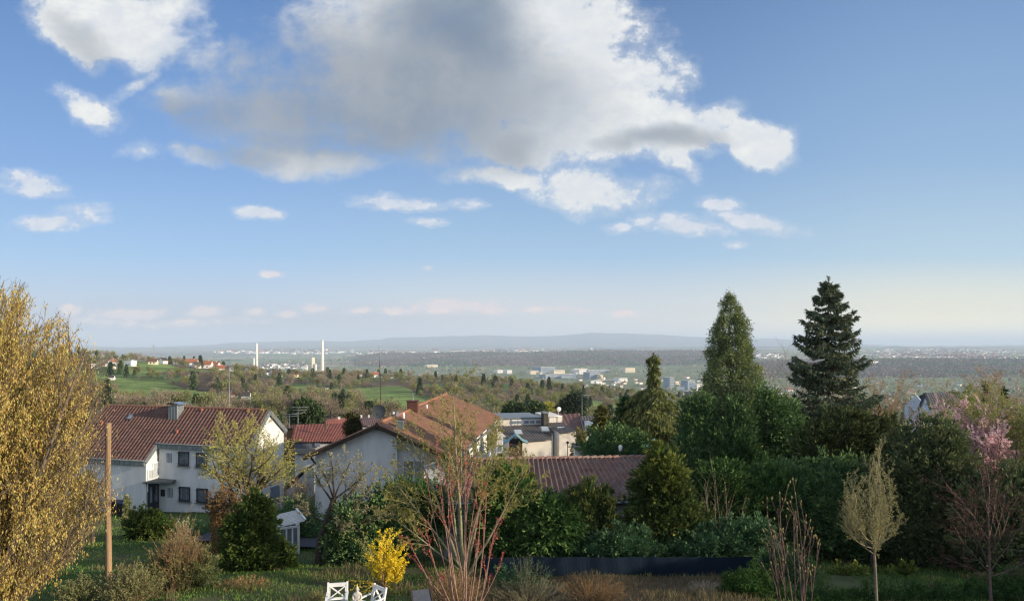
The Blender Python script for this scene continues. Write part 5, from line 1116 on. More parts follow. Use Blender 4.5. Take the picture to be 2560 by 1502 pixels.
# ------------------------------------------------------------------ big catkin tree at the left edge
T = Tree(11); base = Vector((-12.3, 14.2, gz(-12, 14) - .1)); rr = random.Random(4)
def hz_r(z):  # crown radius round the stem at height z (camera level = 0)
    return .80 * float(np.interp(z, [-7.5, -6.2, -5.6, -5.0, -4.4, -3.6, -2.4, -.5, .2, .9, 1.3, 1.6, 2.0], [.5, 1.0, 1.9, 2.7, 3.25, 3.62, 3.6, 3.45, 3.25, 2.8, 2.2, 1.5, .8]))
spec = [sp(22, .12, 26, .30, .03, .018, 9, rr=.42, taper=.25), sp(11, .1, 24, .36, .05, .05, 6, leaf=20, rr=.5, taper=.2), sp(5, .1, 26, .5, .06, .04, 4, leaf=18, tip=.5), sp(0, leaf=7, seg=3, wan=.08, rise=.03)]
for i in range(46):
    a = rr.uniform(-1.9, 1.5); t = rr.uniform(2, 44); d = Vector((math.sin(R(t)) * math.cos(a), math.sin(R(t)) * math.sin(a), math.cos(R(t))))
    T.branch(base + Vector((math.cos(a), math.sin(a), 0)) * .2, d, 9.4 * rr.uniform(.7, 1.0), .065, 0, spec)
for (a, t, L) in ((.2, 62, 4.3), (-.5, 66, 4.0), (.05, 56, 5.0), (-.3, 50, 5.4), (.4, 52, 5.2), (-.8, 58, 4.6), (-.1, 70, 3.4), (.3, 44, 6), (-.6, 42, 6)):
    T.branch(base, Vector((math.sin(R(t)) * math.cos(a), math.sin(R(t)) * math.sin(a), math.cos(R(t)))), L, .05, 0, spec)
rk = random.Random(6)
def inside(p, slack=1.0): return math.hypot(p[0] - base.x, (p[1] - base.y) * .95) < hz_r(p[2]) * slack
keep = lambda p: p[0] / max(p[1], 1) * F + CX > -200
def clumpy(q):
    an = math.atan2(q[1] - base.y, q[0] - base.x); rr_ = math.hypot(q[0] - base.x, q[1] - base.y); n_ = math.sin(an * 9 + q[2] * .9) + math.sin(q[2] * 2.3 - rr_ * 2.5 + an * 3) + .7 * math.sin(an * 23 + q[2] * 1.7)
    return rk.random() < (1.0 if n_ > 0 else .72 if n_ > -.8 else .35)
T.pts = [q for q in T.pts if keep(q) and clumpy(q) and inside(q, 1.0 - .12 * rk.random() ** 2 + (.14 if rk.random() < .12 else 0) + .10 * math.sin(q[2] * 3.1 + q[0] * 4))]
for lv in list(T.paths):
    out = []
    for (p, r_) in T.paths[lv]:
        k = len(p)
        for i_, v in enumerate(p):
            if not inside(v, 1.12): k = i_; break
        if k >= 2 and (lv == 0 or keep(p[0])): out.append((p[:k], r_[:k]))
    T.paths[lv] = out
T.paths = {lv: [([q - base for q in p], r) for p, r in L] for lv, L in T.paths.items()}
T.pts = [(q[0] - base.x, q[1] - base.y, q[2] - base.z, q[3], q[4], q[5]) for q in T.pts]
finish_tree('hazel_tree', T, base, mat('hazel_bark', (.19, .15, .11), (.10, .075, .055), 12, .85, bump=.3), CATKIN, 'big spreading hazel covered in golden hanging catkins at the left edge', leaf=(.066, .022), ldir='hang', lpart='catkins')
print('catkins', len(T.pts))
def rooted(T, base):
    T.paths = {lv: [([q - base for q in p], r) for p, r in L] for lv, L in T.paths.items()}; T.pts = [(q[0] - base.x, q[1] - base.y, q[2] - base.z, *q[3:]) for q in T.pts]
def multi(name, label, px, Y, stems, spec, barkm, leafm, leaf, seed, ldir='along', cat='tree', thick=1, lpart='buds', group=None, spread_y=.6, lean=0.0, base_r=.15, zoff=0.0, twig_m=None, tint_fn=None):
    """stems: list of (target px, target py, radius) reached from the root"""
    T = Tree(seed); x0 = X(px, Y); base = Vector((x0, Y, gz(x0, Y) + zoff)); R_ = random.Random(seed)
    for (tx, ty, rad) in stems:
        yo = R_.uniform(-spread_y, spread_y); tgt = P(tx, ty, Y + yo); b = base + Vector((R_.uniform(-base_r, base_r), R_.uniform(-base_r, base_r), 0)); d = tgt - b
        d2 = d.normalized(); d2 = Vector((d2.x * 1.25, d2.y * 1.2, d2.z - spec[0]['rise'] * spec[0]['seg'] * .45)); T.branch(b, d2, d.length, rad, 0, spec)
    rooted(T, base); return finish_tree(name, T, base, barkm, leafm, label, cat, group, leaf, ldir, thick_levels=thick, lpart=lpart, twig_m=twig_m, tint_fn=tint_fn)
# ---- lit bare tree in front of the left house
T = Tree(31); bx = X(598, 34); base = Vector((bx, 34, gz(bx, 34) - .1)); 
sp1 = [sp(7, .35, 42, .75, .10, .03, 7, rr=.6, taper=.2, tip=.5), sp(7, .2, 40, .55, .10, .05, 6, rr=.55), sp(7, .1, 34, .5, .10, .05, 5, leaf=7), sp(0, leaf=7, seg=4, wan=.1, rise=.04)]
for (tx, ty, rd, yo) in ((612, 1190, .13, 0), (560, 1175, .10, .4), (660, 1185, .10, -.3), (640, 1120, .09, .5), (575, 1120, .09, -.5)):
    tg = P(tx, ty, 34 + yo); st = base + Vector((0, 0, 1.2 if rd < .13 else 0)); d = tg - st; T.branch(st, d, d.length * 1.0, rd, 0, sp1)
rooted(T, base); finish_tree('fruit_tree', T, base, STEM_DK, BUDG, 'gnarled bare tree with yellowish shoots before the gable of the left white house', leaf=(.095, .042), twig_m=STEM_GRN, thick_levels=2, lpart='buds')
T = Tree(32); bx = X(548, 31); base = Vector((bx, 31, gz(bx, 31) - .1)); sp2 = [sp(9, .45, 55, .42, .12, .02, 7, rr=.5, taper=.1, tip=.6), sp(6, .2, 45, .6, .12, .06, 5, leaf=4), sp(5, .2, 35, .5, .1, .06, 4, leaf=5), sp(0, leaf=4, seg=3, wan=.1, rise=.03)]
for (tx, ty, rd) in ((538, 1230, .16), (575, 1245, .09), (505, 1250, .09)):
    tg = P(tx, ty, 31); d = tg - base; T.branch(base if rd > .1 else base + Vector((0, 0, 1.4)), d if rd > .1 else tg - base - Vector((0, 0, 1.4)), d.length * (1 if rd > .1 else .5), rd, 0, sp2)
rooted(T, base); rt = finish_tree('ivy_clad_tree', T, base, STEM_DK, RUST, 'old knotty fruit tree with brown ivy on its trunk, left of the larger bare one', leaf=(.08, .045), twig_m=STEM_GREY, lpart='withered_leaves')
m = MB(); r_ = np.random.default_rng(3); n = 2600; t_h = r_.random(n) * 2.6 + .2; a = r_.random(n) * 6.28; m.leaves(np.c_[np.cos(a) * (.20 + .16 * r_.random(n)) - t_h * .03, np.sin(a) * .28, t_h], r_.normal(size=(n, 3)) + [0, 0, -.3], .10, .06, 0, None, r_); m.build('ivy', RUST, rt)
# ---- bare tree with leaning trunk in front of the middle house
T = Tree(41); bx = X(795, 28); base = Vector((bx, 28, gz(bx, 28) - .1)); tr = [base, P(800, 1350, 28), P(818, 1300, 28), P(835, 1245, 28)]
T.paths.setdefault(0, []).append((tr, [.17, .14, .13, .11])); s3 = [sp(6, .3, 30, .5, .08, .07, 6, rr=.5), sp(5, .15, 40, .5, .09, .06, 5, leaf=3), sp(4, .2, 35, .5, .1, .05, 4, leaf=4), sp(0, leaf=3, seg=3, wan=.1, rise=.02)]
for (fx, fy, tx, ty, rd, yo) in ((835, 1245, 800, 1175, .05, 0), (835, 1250, 845, 1150, .05, .3), (830, 1260, 880, 1150, .045, -.3), (825, 1280, 940, 1215, .06, .5), (820, 1300, 960, 1260, .055, -.6), (830, 1255, 790, 1190, .045, .6), (838, 1245, 905, 1200, .05, .2), (818, 1310, 730, 1280, .045, 0), (815, 1320, 880, 1330, .04, -.8), (812, 1330, 970, 1330, .045, -.5)):
    st = P(fx, fy, 28); tg = P(tx, ty, 28 + yo); T.branch(st, tg - st, (tg - st).length, rd, 0, s3)
rooted(T, base); finish_tree('pollarded_tree', T, base, STEM_DK, BUDP, 'bare tree with dark leaning trunk and budding side boughs in front of the blue-shaded gable', leaf=(.07, .04), twig_m=STEM_GREY, thick_levels=1, lpart='buds')
# ---- young green willow
s4 = [sp(10, .48, 34, .34, .045, .02, 9, rr=.45, taper=.35, leaf=6), sp(6, .12, 32, .45, .07, .03, 6, leaf=8), sp(4, .15, 32, .5, .08, .02, 4, leaf=8), sp(0, leaf=6, seg=3, wan=.08, rise=.0)]
multi('willow_tree', 'slender young tree in fresh yellow-green leaf behind the red-budded shrub', 1165, 24, [(1108, 1010, .07), (1060, 1080, .06), (1225, 1105, .06), (1270, 1150, .05), (1150, 1060, .06), (1030, 1180, .045), (1190, 1130, .05), (1085, 1130, .05), (1005, 1260, .04)], s4, STEM_GRN, BUDG, (.075, .034), 51, thick=1, lpart='leaves', spread_y=1.2)
# ---- red-budded shrub
s5 = [sp(2.0, .4, 22, .34, .03, .018, 9, rr=.6, leaf=0, taper=.3, tip=.3), sp(1, .3, 26, .45, .04, .04, 6, leaf=18, l0=.35), sp(0, leaf=10, seg=4, wan=.05, rise=.04, l0=.3)]
stems = [(1012, 1340, .02), (1042, 1300, .02), (1070, 1190, .022), (1095, 1130, .024), (1120, 1165, .022), (1150, 1110, .024), (1180, 1130, .024), (1205, 1180, .022), (1240, 1230, .022), (1262, 1300, .02), (1255, 1335, .02), (1140, 1220, .02), (1100, 1240, .02), (1168, 1200, .02), (1220, 1260, .02), (1030, 1400, .018), (1275, 1400, .018), (1195, 1330, .02), (1060, 1380, .018)]
T = Tree(61); bx = X(1160, 19.6); base = Vector((bx, 19.6, gz(bx, 19.6))); R_ = random.Random(8)
for (tx, ty, rd) in stems:
    fx = 1160 + (tx - 1160) * .28 + R_.uniform(-14, 14); st = Vector((X(fx, 19.6), 19.6 + R_.uniform(-.3, .3), base.z)); tg = P(tx, ty, 19.6 + R_.uniform(-.7, .7)); d = tg - st; T.branch(st, Vector((d.x * .98, d.y, d.z)), d.length, rd, 0, s5)
    k = T.paths[0][-1][0]; 
    for q in range(36): t_ = .74 + .26 * R_.random(); i_ = t_ * 9; a_ = min(int(i_), 8); p_ = k[a_].lerp(k[a_ + 1], i_ - a_); T.pts.append((*p_, R_.gauss(0, 1), R_.gauss(0, 1), R_.gauss(0, 1)))
rooted(T, base); finish_tree('red_budded_shrub', T, base, STEM_RED, REDB, 'tall many-stemmed shrub with red buds along pinkish stems in the foreground centre', cat='shrub', leaf=(.052, .040), ldir='any', thick_levels=1, lpart='buds', twig_m=STEM_RED)
# ---- forsythia
T = Tree(71); bx = X(958, 22.6); base = Vector((bx, 22.6, gz(bx, 22.6))); s6 = [sp(7, .2, 26, .5, .05, .02, 6, leaf=34, l0=.25), sp(3, .15, 28, .45, .06, .0, 4, leaf=26), sp(0, leaf=12, seg=3, wan=.06, rise=0)]
R_ = random.Random(2)
for (tx, ty) in ((985, 1345), (1000, 1372), (970, 1362), (945, 1380), (925, 1395), (1003, 1410), (960, 1400), (985, 1400), (1010, 1435), (935, 1420), (975, 1425), (950, 1350), (995, 1390), (940, 1370)):
    tg = P(tx, ty, 22.6 + R_.uniform(-.5, .5)); T.branch(base, tg - base, (tg - base).length, .014, 0, s6)
s6b = [sp(3, .2, 22, .4, .05, -.16, 7, leaf=40, l0=.2), sp(0, leaf=14, seg=4, wan=.05, rise=-.1)]
for (a, t, L) in ((3.4, 55, 1.1), (3.9, 65, 1.0), (4.4, 60, 1.1), (3.1, 50, 1.2), (5.4, 58, .95), (2.9, 70, .8), (4.0, 45, 1.3)): T.branch(base, (math.sin(R(t)) * math.cos(a), math.sin(R(t)) * math.sin(a), math.cos(R(t))), L, .012, 0, s6b)
rooted(T, base); fo = finish_tree('forsythia', T, base, STEM_TAN, FORS, 'bright yellow flowering forsythia bush near the white garden chairs', cat='shrub', leaf=(.05, .042), ldir='any', thick_levels=1, lpart='blossoms')
T2 = Tree(72); 
for (tx, ty) in ((905, 1350), (915, 1330), (930, 1345), (900, 1385), (890, 1360)): tg = P(tx, ty, 23.2); T2.branch(base, tg - base, (tg - base).length, .014, 0, [sp(6, .3, 26, .4, .05, .02, 6, leaf=22, l0=.3), sp(0, leaf=14, seg=4, wan=.06, rise=0)])
rooted(T2, base); m = MB(); [m.tube(p, r, 5, 0, cap=False) for p, r in T2.paths[0]]; m.build('green_stems', STEM_GRN, fo); A = T2.arr(); r_ = np.random.default_rng(1); m = MB(); m.leaves(A[:, :3], r_.normal(size=(len(A), 3)), .05, .03, 0, None, r_); m.build('green_leaves', BUDG, fo)
# ---- horse chestnut sapling with fat buds
s7 = [sp(4, .35, 26, .33, .035, .03, 8, rr=.7, taper=.5, tip=.55), sp(1, .4, 30, .45, .05, .07, 5, tip=.6), sp(0, leaf=0, seg=3, wan=.05, rise=.08)]
T = Tree(81); bx = X(1992, 18.6); base = Vector((bx, 18.6, gz(bx, 18.6) - .2)); R_ = random.Random(5)
for (tx, ty, rd) in ((1976, 1232, .026), (1912, 1290, .02), (1935, 1275, .02), (2015, 1285, .022), (2040, 1320, .018), (1950, 1330, .018), (2030, 1245, .02), (1905, 1370, .018), (2062, 1365, .016), (1985, 1300, .02), (1930, 1340, .016), (2045, 1300, .016)):
    st = Vector((X(1992 + (tx - 1992) * .3, 18.6), 18.6 + R_.uniform(-.2, .2), base.z)); tg = P(tx, ty, 18.6 + R_.uniform(-.4, .4)); T.branch(st, tg - st, (tg - st).length, rd, 0, s7)
ends = [(p[-1] - base, (p[-1] - p[-2]).normalized()) for lv in T.paths for p, r in T.paths[lv]]
rooted(T, base); ct = finish_tree('chestnut_sapling', T, base, STEM_PRP, None, 'leafless sapling with fat pale buds on upright stems, right of the blue fence', leaf=(.05, .03), thick_levels=1, twig_m=STEM_PRP)
m = MB(); 
for e, d in ends: m.tube([e - d * .01, e + d * .025, e + d * .055, e + d * .075], [.010, .019, .014, .002], 6, 0, rng.random())
m.build('foliage', leafmat('chestnut_buds', [(.22, .15, .07), (.34, .27, .12), (.42, .36, .18)], .1), ct)
# ---- round young tree, lit
s8 = [sp(15, .12, 30, .75, .02, .02, 8, rr=.45, taper=.45, leaf=6, l0=.5), sp(7, .15, 22, .5, .05, .055, 7, leaf=16), sp(5, .15, 26, .45, .07, .05, 4, leaf=11), sp(0, leaf=7, seg=3, wan=.07, rise=.05)]
T = Tree(91); bx = X(2192, 20); base = Vector((bx, 20, gz(bx, 20))); st = P(2186, 1385, 20); T.paths.setdefault(0, []).append(([base, P(2189, 1440, 20), st], [.045, .04, .036]))
R_ = random.Random(9)
sY = [None, sp(13, .12, 24, .30, .035, .05, 6, rr=.5), sp(3, .1, 24, .5, .05, .06, 6, leaf=5, l0=.15), sp(2, .15, 26, .45, .06, .05, 4, leaf=3), sp(0, leaf=3, seg=3, wan=.07, rise=.04)]
for i in range(26):
    a_ = i * 2.4; q_ = (R_.random() ** .55); tx = 2178 + 66 * q_ * math.cos(a_); yo = .78 * q_ * math.sin(a_); ty = 1108 + 175 * q_ ** 1.7 + R_.uniform(-14, 14)
    tg = P(tx, ty, 20 + yo); low = st + Vector((0, 0, R_.uniform(-.05, .5))); ct_ = Vector((low.x + (tg.x - low.x) * 1.55, low.y + (tg.y - low.y) * 1.55, low.z + (tg.z - low.z) * .28)); T.curve(low, ct_, tg, .015, 1, sY)
rooted(T, base); finish_tree('young_ornamental_tree', T, base, STEM_GREY, leafmat('pale_green_buds', [(.26, .25, .10), (.40, .38, .16), (.52, .48, .24)], .3), 'young tree with thin straight trunk and egg-shaped crown of pale buds', leaf=(.040, .024), thick_levels=1, lpart='buds', twig_m=STEM_GRN)
# ---- purple-budded tree at the right edge
T = Tree(95); bx = X(2478, 20); base = Vector((bx, 20, gz(bx, 20))); st = P(2474, 1440, 20); T.paths.setdefault(0, []).append(([base, st, P(2472, 1330, 20), P(2468, 1250, 20)], [.05, .042, .03, .02]))
sA = [None, sp(8, .2, 38, .5, .07, .03, 7, rr=.55, leaf=6), sp(5, .15, 36, .5, .08, .02, 5, leaf=8), sp(0, leaf=6, seg=3, wan=.08, rise=.0)]
R_ = random.Random(12)
for (fy, tx, ty) in ((1430, 2360, 1330), (1430, 2570, 1300), (1400, 2390, 1270), (1390, 2560, 1230), (1350, 2400, 1210), (1340, 2530, 1190), (1300, 2440, 1170), (1280, 2490, 1160), (1440, 2350, 1400), (1440, 2600, 1400), (1360, 2350, 1260), (1420, 2420, 1250), (1380, 2510, 1240)):
    s_ = P(2473, fy, 20); tg = P(tx, ty, 20 + R_.uniform(-.8, .8)); T.branch(s_, tg - s_, (tg - s_).length, .018, 1, sA)
rooted(T, base); finish_tree('purple_budded_tree', T, base, STEM_PRP, PURP, 'young open tree with purple-brown buds at the lower right edge', leaf=(.04, .03), thick_levels=1, lpart='buds', twig_m=STEM_PRP)
# ---- shrubs of the lower left
def stems_bush(name, label, px, Y, halfw, ytop, n, barkm, leafm, leaf, seed, lf=10, rad=.009, cat='shrub', sub=3, rise=.02, lpart='leaves', spread=.45, ldir='along'):
    T = Tree(seed); x0 = X(px, Y); base = Vector((x0, Y, gz(x0, Y))); R_ = random.Random(seed); hw = halfw / F * Y; H = Z(ytop, Y) - base.z
    S = [sp(sub, .3, 28, .35, .05, rise, 6, leaf=lf, l0=.2, tip=.4), sp(0, leaf=lf // 2 + 1, seg=3, wan=.07, rise=.02)]
    for i in range(n):
        a = R_.random() * 6.28; q = R_.random() ** .6; ox, oy = math.cos(a) * hw * q, math.sin(a) * hw * q; h = H * (1 - .45 * q * q) * R_.uniform(.6, 1.05)
        d = Vector((ox * (1 - spread), oy * (1 - spread), h)); T.branch(base + Vector((ox * spread, oy * spread, 0)), d, d.length, rad, 0, S)
    rooted(T, base); return finish_tree(name, T, base, barkm, leafm, label, cat, None, leaf, ldir, thick_levels=0, lpart=lpart, twig_m=barkm)
bush('lavender_bush', 'round green cushion shrub at the foot of the tall tan stalks', [(410, 1430, 38, 38), (500, 1432, 36, 34, .2), (455, 1420, 50, 46, .3)], 22.4, SAGE, 2300, (.08, .03), .5, seed=3, trunk=False)
stems_bush('dry_stalks', 'sheaf of tall tan dry stalks rising from the green cushion shrub', 448, 22.3, 62, 1290, 170, STEM_TAN, RUST, (.06, .018), 5, 12, .007)
stems_bush('silver_budded_shrub', 'upright pale-budded twigs just behind the tan stalks', 462, 23.6, 30, 1292, 22, STEM_GREY, BUDP, (.055, .035), 6, 22, .009, lpart='buds')
stems_bush('dogwood_shrub', 'fan of purplish-red bare stems directly behind the foot of the wooden pole', 315, 22.6, 62, 1390, 80, STEM_RED, None, (.05, .03), 7, 0, .008)
stems_bush('leafy_rose_bush', 'grey-green leafy bush at the very bottom left in front of the pole', 330, 20.8, 80, 1412, 150, STEM_TAN, SAGE, (.055, .032), 8, 16, .006, rise=.0)
stems_bush('small_green_bush', 'low fresh green bush at the bottom edge, left of the pole', 195, 20.6, 62, 1440, 120, STEM_GRN, SAGE, (.05, .035), 9, 16, .005)
bush('yew_bush', 'big dark green conifer bush with feathery light tips in front of the small white greenhouse', [(640, 1395, 62, 46), (625, 1320, 42, 55), (648, 1275, 22, 36), (605, 1375, 30, 46, .3), (690, 1410, 40, 30, .3), (662, 1335, 32, 44, .2)], 26.2, leafmat('feathery_green', [(.02, .05, .014), (.06, .10, .025), (.15, .19, .05)], .2), 1000, (.17, .06), .35, seed=12)
bush('rhododendron', 'rounded glossy evergreen bush at the corner of the left white house', [(368, 1310, 36, 30), (392, 1318, 34, 26), (345, 1322, 26, 20, .4)], 38, leafmat('glossy_green', [(.03, .06, .015), (.08, .13, .03), (.18, .22, .06)], .2, .4), 700, (.14, .08), .4, seed=13)
bush('small_garden_shrub', 'small yellow-green shrub just left of the rounded evergreen bush', [(322, 1302, 14, 12)], 40, SAGE, 700, (.12, .06), seed=14)
bush('potted_shrub', 'narrow little conifer in a pot beside the blue-lidded bin', [(316, 1262, 6, 22)], 49, SAGE, 600, (.14, .05), .8, seed=15)
bush('upright_shrub', 'dark leafy shrub against the white wall at the right edge of the hazel', [(215, 1235, 26, 40), (232, 1265, 18, 30)], 36, leafmat('glossy_green', []), 500, (.13, .06), .6, seed=16)
bush('ground_bushes', 'low dark bushes below the front wall of the left white house', [(450, 1330, 60, 16), (530, 1335, 50, 16, 1), (600, 1330, 50, 18, 1)], 40, YEW, 260, (.16, .07), seed=17, trunk=False)
bush('viburnum', 'dark broad shrub between the leaning bare tree and the greenhouse', [(745, 1290, 40, 34), (720, 1330, 36, 30), (780, 1330, 30, 40)], 38, YEW, 300, (.16, .07), seed=18)
stems_bush('forest_shrub', 'bare brownish thicket in the gap between the two white houses', 745, 45, 45, 1180, 110, STEM_GREY, RUST, (.10, .05), 19, 9, .012, lpart='withered_leaves')
bush('holly_shrub', 'blackish evergreen shrub behind the forsythia, under the bare boughs', [(880, 1310, 50, 58), (950, 1295, 50, 66, .6), (910, 1360, 70, 46), (990, 1330, 50, 80, .4), (860, 1370, 40, 40)], 28.5, YEW, 420, (.14, .07), seed=20)
bush('mixed_evergreen', 'evergreen shrub with lighter green top just left of the red-budded shrub', [(1022, 1254, 48, 46), (968, 1280, 38, 40), (1062, 1280, 56, 66)], 30.2, THUJA, 430, (.17, .07), seed=21)
# ---- hedge of conifers along the blue fence
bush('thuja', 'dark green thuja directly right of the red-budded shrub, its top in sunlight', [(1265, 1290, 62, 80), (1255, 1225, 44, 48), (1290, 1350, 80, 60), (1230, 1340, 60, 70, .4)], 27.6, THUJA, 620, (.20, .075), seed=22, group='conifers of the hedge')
bush('sunlit_cypress_bush', 'conifer with sunlit top painted yellow-green, leaning against the left end of the low tiled roof', [(1288, 1222, 36, 44), (1262, 1240, 34, 36)], 29.2, THUJA_SUN, 600, (.18, .07), seed=23, group='conifers of the hedge')  # sunlit top painted by yellower foliage than the thuja beside it
bush('broad_thuja', 'broad feathery dark thuja below the eave of the low building, left of the narrow yews', [(1370, 1340, 72, 78), (1350, 1290, 46, 50), (1410, 1330, 50, 70), (1330, 1370, 60, 44)], 27.2, THUJA, 620, (.22, .08), .1, seed=24, group='conifers of the hedge', hang=.3)
for (px, pt, hw, lab, sd) in ((1437, 1222, 22, 'leftmost of the narrow upright yews before the low tiled roof', 25), (1472, 1208, 25, 'tallest middle one of the narrow upright yews before the low tiled roof', 26), (1512, 1216, 24, 'rightmost of the narrow upright yews, beside the strip of white wall', 27)):
    bush('upright_yew', lab, [(px, pt + 45, hw * .7, 48), (px + 3, pt + 110, hw, 70), (px, pt + 160, hw * 1.1, 50)], 27.0, leafmat('upright_yew_green', [(.02, .04, .018), (.06, .09, .03), (.17, .18, .05)], .12), 560, (.17, .055), 1.6, seed=sd, group='narrow yews of the hedge', amp=.08)
bush('conical_thuja', 'broad cone-shaped conifer with sunlight painted on its yellow-green top, covering the right end of the low roof', [(1650, 1160, 30, 36), (1655, 1210, 52, 50), (1652, 1280, 70, 70), (1660, 1350, 84, 56), (1636, 1330, 56, 66), (1690, 1330, 70, 60)], 27.8, leafmat('cone_thuja_green', [(.03, .06, .02), (.07, .115, .035), (.18, .21, .06)], .15), 640, (.20, .08), .25, seed=28, group='conifers of the hedge')
bush('sun_painted_tip', 'sunlight painted as pale golden foliage at the tip of the cone-shaped conifer', [(1642, 1140, 13, 26), (1668, 1185, 30, 34), (1640, 1190, 30, 30)], 27.2, THUJA_SUN, 900, (.15, .06), .5, seed=29, trunk=False)  # sunlight on the cone's top, painted as separate paler foliage
bush('cherry_laurel', 'low laurel with bluish-green leaves at the foot of the hedge, beside the white wall', [(1560, 1360, 60, 36), (1500, 1375, 50, 30), (1610, 1375, 60, 26)], 26.2, LAUREL, 420, (.15, .06), .5, seed=30)
bush('laurel_thicket', 'laurel thicket with bluish-green leaves above the right half of the blue fence', [(1880, 1335, 44, 36), (1830, 1350, 50, 36), (1775, 1360, 56, 34), (1720, 1370, 46, 26)], 26.4, LAUREL, 420, (.15, .06), .5, seed=31)
bush('hedge_conifer', 'dark conifer with sunlit twig tips above the laurel thicket', [(1800, 1230, 64, 62), (1770, 1290, 70, 60), (1850, 1280, 70, 70), (1910, 1240, 60, 60)], 29.5, THUJA, 430, (.20, .08), .4, seed=32, group='conifers of the hedge')
stems_bush('elder_twigs', 'bare branching twigs with sunlight painted on their ends in front of the dark conifer above the laurels', 1800, 28, 80, 1160, 16, STEM_GREY, THUJA_SUN, (.07, .03), 33, 5, .016, sub=6)  # sunlit look of the twig ends comes from the leaf colour
bush('dark_juniper', 'spreading dark juniper filling the space right of the dark sunlit-tipped conifer', [(1960, 1230, 70, 64), (2010, 1290, 76, 70), (1930, 1310, 60, 60), (2060, 1240, 70, 80), (2090, 1330, 60, 70)], 30.5, YEW, 360, (.20, .08), .4, seed=34)
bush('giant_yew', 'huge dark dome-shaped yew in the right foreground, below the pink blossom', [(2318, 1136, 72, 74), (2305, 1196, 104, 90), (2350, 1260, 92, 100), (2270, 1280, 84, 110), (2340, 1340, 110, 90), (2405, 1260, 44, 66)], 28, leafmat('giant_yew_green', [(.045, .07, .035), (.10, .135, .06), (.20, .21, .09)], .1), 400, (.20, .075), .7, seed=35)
bush('right_yew', 'dark evergreen mass at the right edge below the yellow-green bushes', [(2500, 1260, 84, 64), (2560, 1300, 80, 104), (2470, 1330, 70, 84), (2540, 1215, 56, 36)], 25.5, leafmat('giant_yew_green', []), 430, (.18, .07), .6, seed=36)
bush('back_yew', 'dark evergreen gap-filler between the dome-shaped yew and the juniper', [(2150, 1250, 70, 90), (2190, 1330, 80, 80), (2120, 1370, 70, 50)], 30.5, YEW, 340, (.20, .08), .5, seed=37)
m = MB(); o_ = empty('yew_trunk_pair', P(2296, 1490, 27.5), 0, 'two dark tree trunks standing in the shade under the dome-shaped yew', 'tree trunks'); m.tube([(0, 0, -.3), (.05, 0, 1.0), (-.1, 0, 2.6)], [.22, .17, .16], 8); m.build('trunk', STEM_DK, o_); m = MB(); m.tube([(-1.5, .8, -.3), (-1.4, .8, 2.6)], [.12, .10], 8); m.build('trunk', STEM_DK, o_)
# lower foreground plants at the right
bush('box_shrub', 'low fresh green bush right of the dry grass mound, left of the chestnut sapling', [(1860, 1462, 44, 34), (1910, 1475, 50, 36, .3), (1830, 1490, 40, 24)], 21.5, leafmat('fresh_green', [(.03, .07, .02), (.06, .12, .03), (.11, .18, .05)], .2), 1500, (.08, .04), .4, seed=38, trunk=False)
bush('sun_painted_leaves', 'patch of sunlight painted as yellow-green leaves under the egg-shaped young tree', [(2110, 1432, 40, 16), (2150, 1448, 34, 12), (2215, 1440, 40, 12, .4), (2260, 1425, 20, 12)], 25, THUJA_SUN, 700, (.10, .06), .4, seed=39, trunk=False)  # pool of sunlight on the ground, put in as yellow-green leaves
bush('green_undergrowth', 'low dark green undergrowth along the bottom right edge', [(2050, 1505, 80, 30), (2240, 1505, 110, 30), (2420, 1500, 110, 34), (2540, 1490, 60, 40)], 21.6, leafmat('undergrowth_green', [(.02, .05, .015), (.045, .09, .028), (.08, .13, .04)], .2), 1200, (.09, .045), .4, seed=40, trunk=False)
bush('bluish_euphorbia', 'bluish green leafy perennials behind the fence foot in the middle foreground', [(1300, 1455, 34, 18), (1345, 1462, 34, 14), (1260, 1450, 20, 22)], 22.5, LAUREL, 900, (.07, .03), .8, seed=41, trunk=False)
stems_bush('spiky_fence_shrub', 'arching grey-green twigs in front of the left end of the blue fence', 1320, 22.2, 70, 1390, 60, STEM_GREY, LAUREL, (.045, .025), 42, 14, .006)
stems_bush('dry_spirea', 'orange-brown dry brushwood in the middle of the bottom edge', 1480, 21.4, 100, 1450, 230, STEM_TAN, RUST, (.05, .016), 43, 8, .005)
stems_bush('grey_brushwood', 'grey-green brushwood at the bottom edge, left of the orange-brown one', 1330, 20.9, 110, 1462, 230, STEM_GREY, SAGE, (.04, .014), 44, 6, .005)
stems_bush('dry_grass_tuft', 'pale straw-coloured tuft on a small heap, right part of the bottom edge', 1765, 21.6, 48, 1448, 200, mat('straw', (.50, .42, .30), (.36, .29, .2), 10, .9), None, (.05, .01), 45, 0, .006, sub=1)
stems_bush('brown_thicket', 'brown thicket of bare twigs under the red-budded shrub', 1130, 20.6, 90, 1425, 220, STEM_TAN, RUST, (.045, .016), 46, 6, .005)
stems_bush('grass_clump', 'sunlit green-yellow grass clump left of the white chairs', 790, 19.9, 26, 1470, 160, STEM_GRN, BUDG, (.07, .012), 47, 4, .004, sub=1)
stems_bush('pruned_heap', 'heap of cut twigs lying on the lawn in the lower left middle', 605, 22.4, 70, 1448, 120, STEM_TAN, RUST, (.05, .018), 48, 5, .006, spread=.8)

bush('fence_end_bush', 'dark green bush hiding the right end of the blue fence', [(1950, 1430, 44, 40), (1985, 1440, 40, 36)], 24.0, YEW, 700, (.13, .055), .5, seed=49, trunk=False)
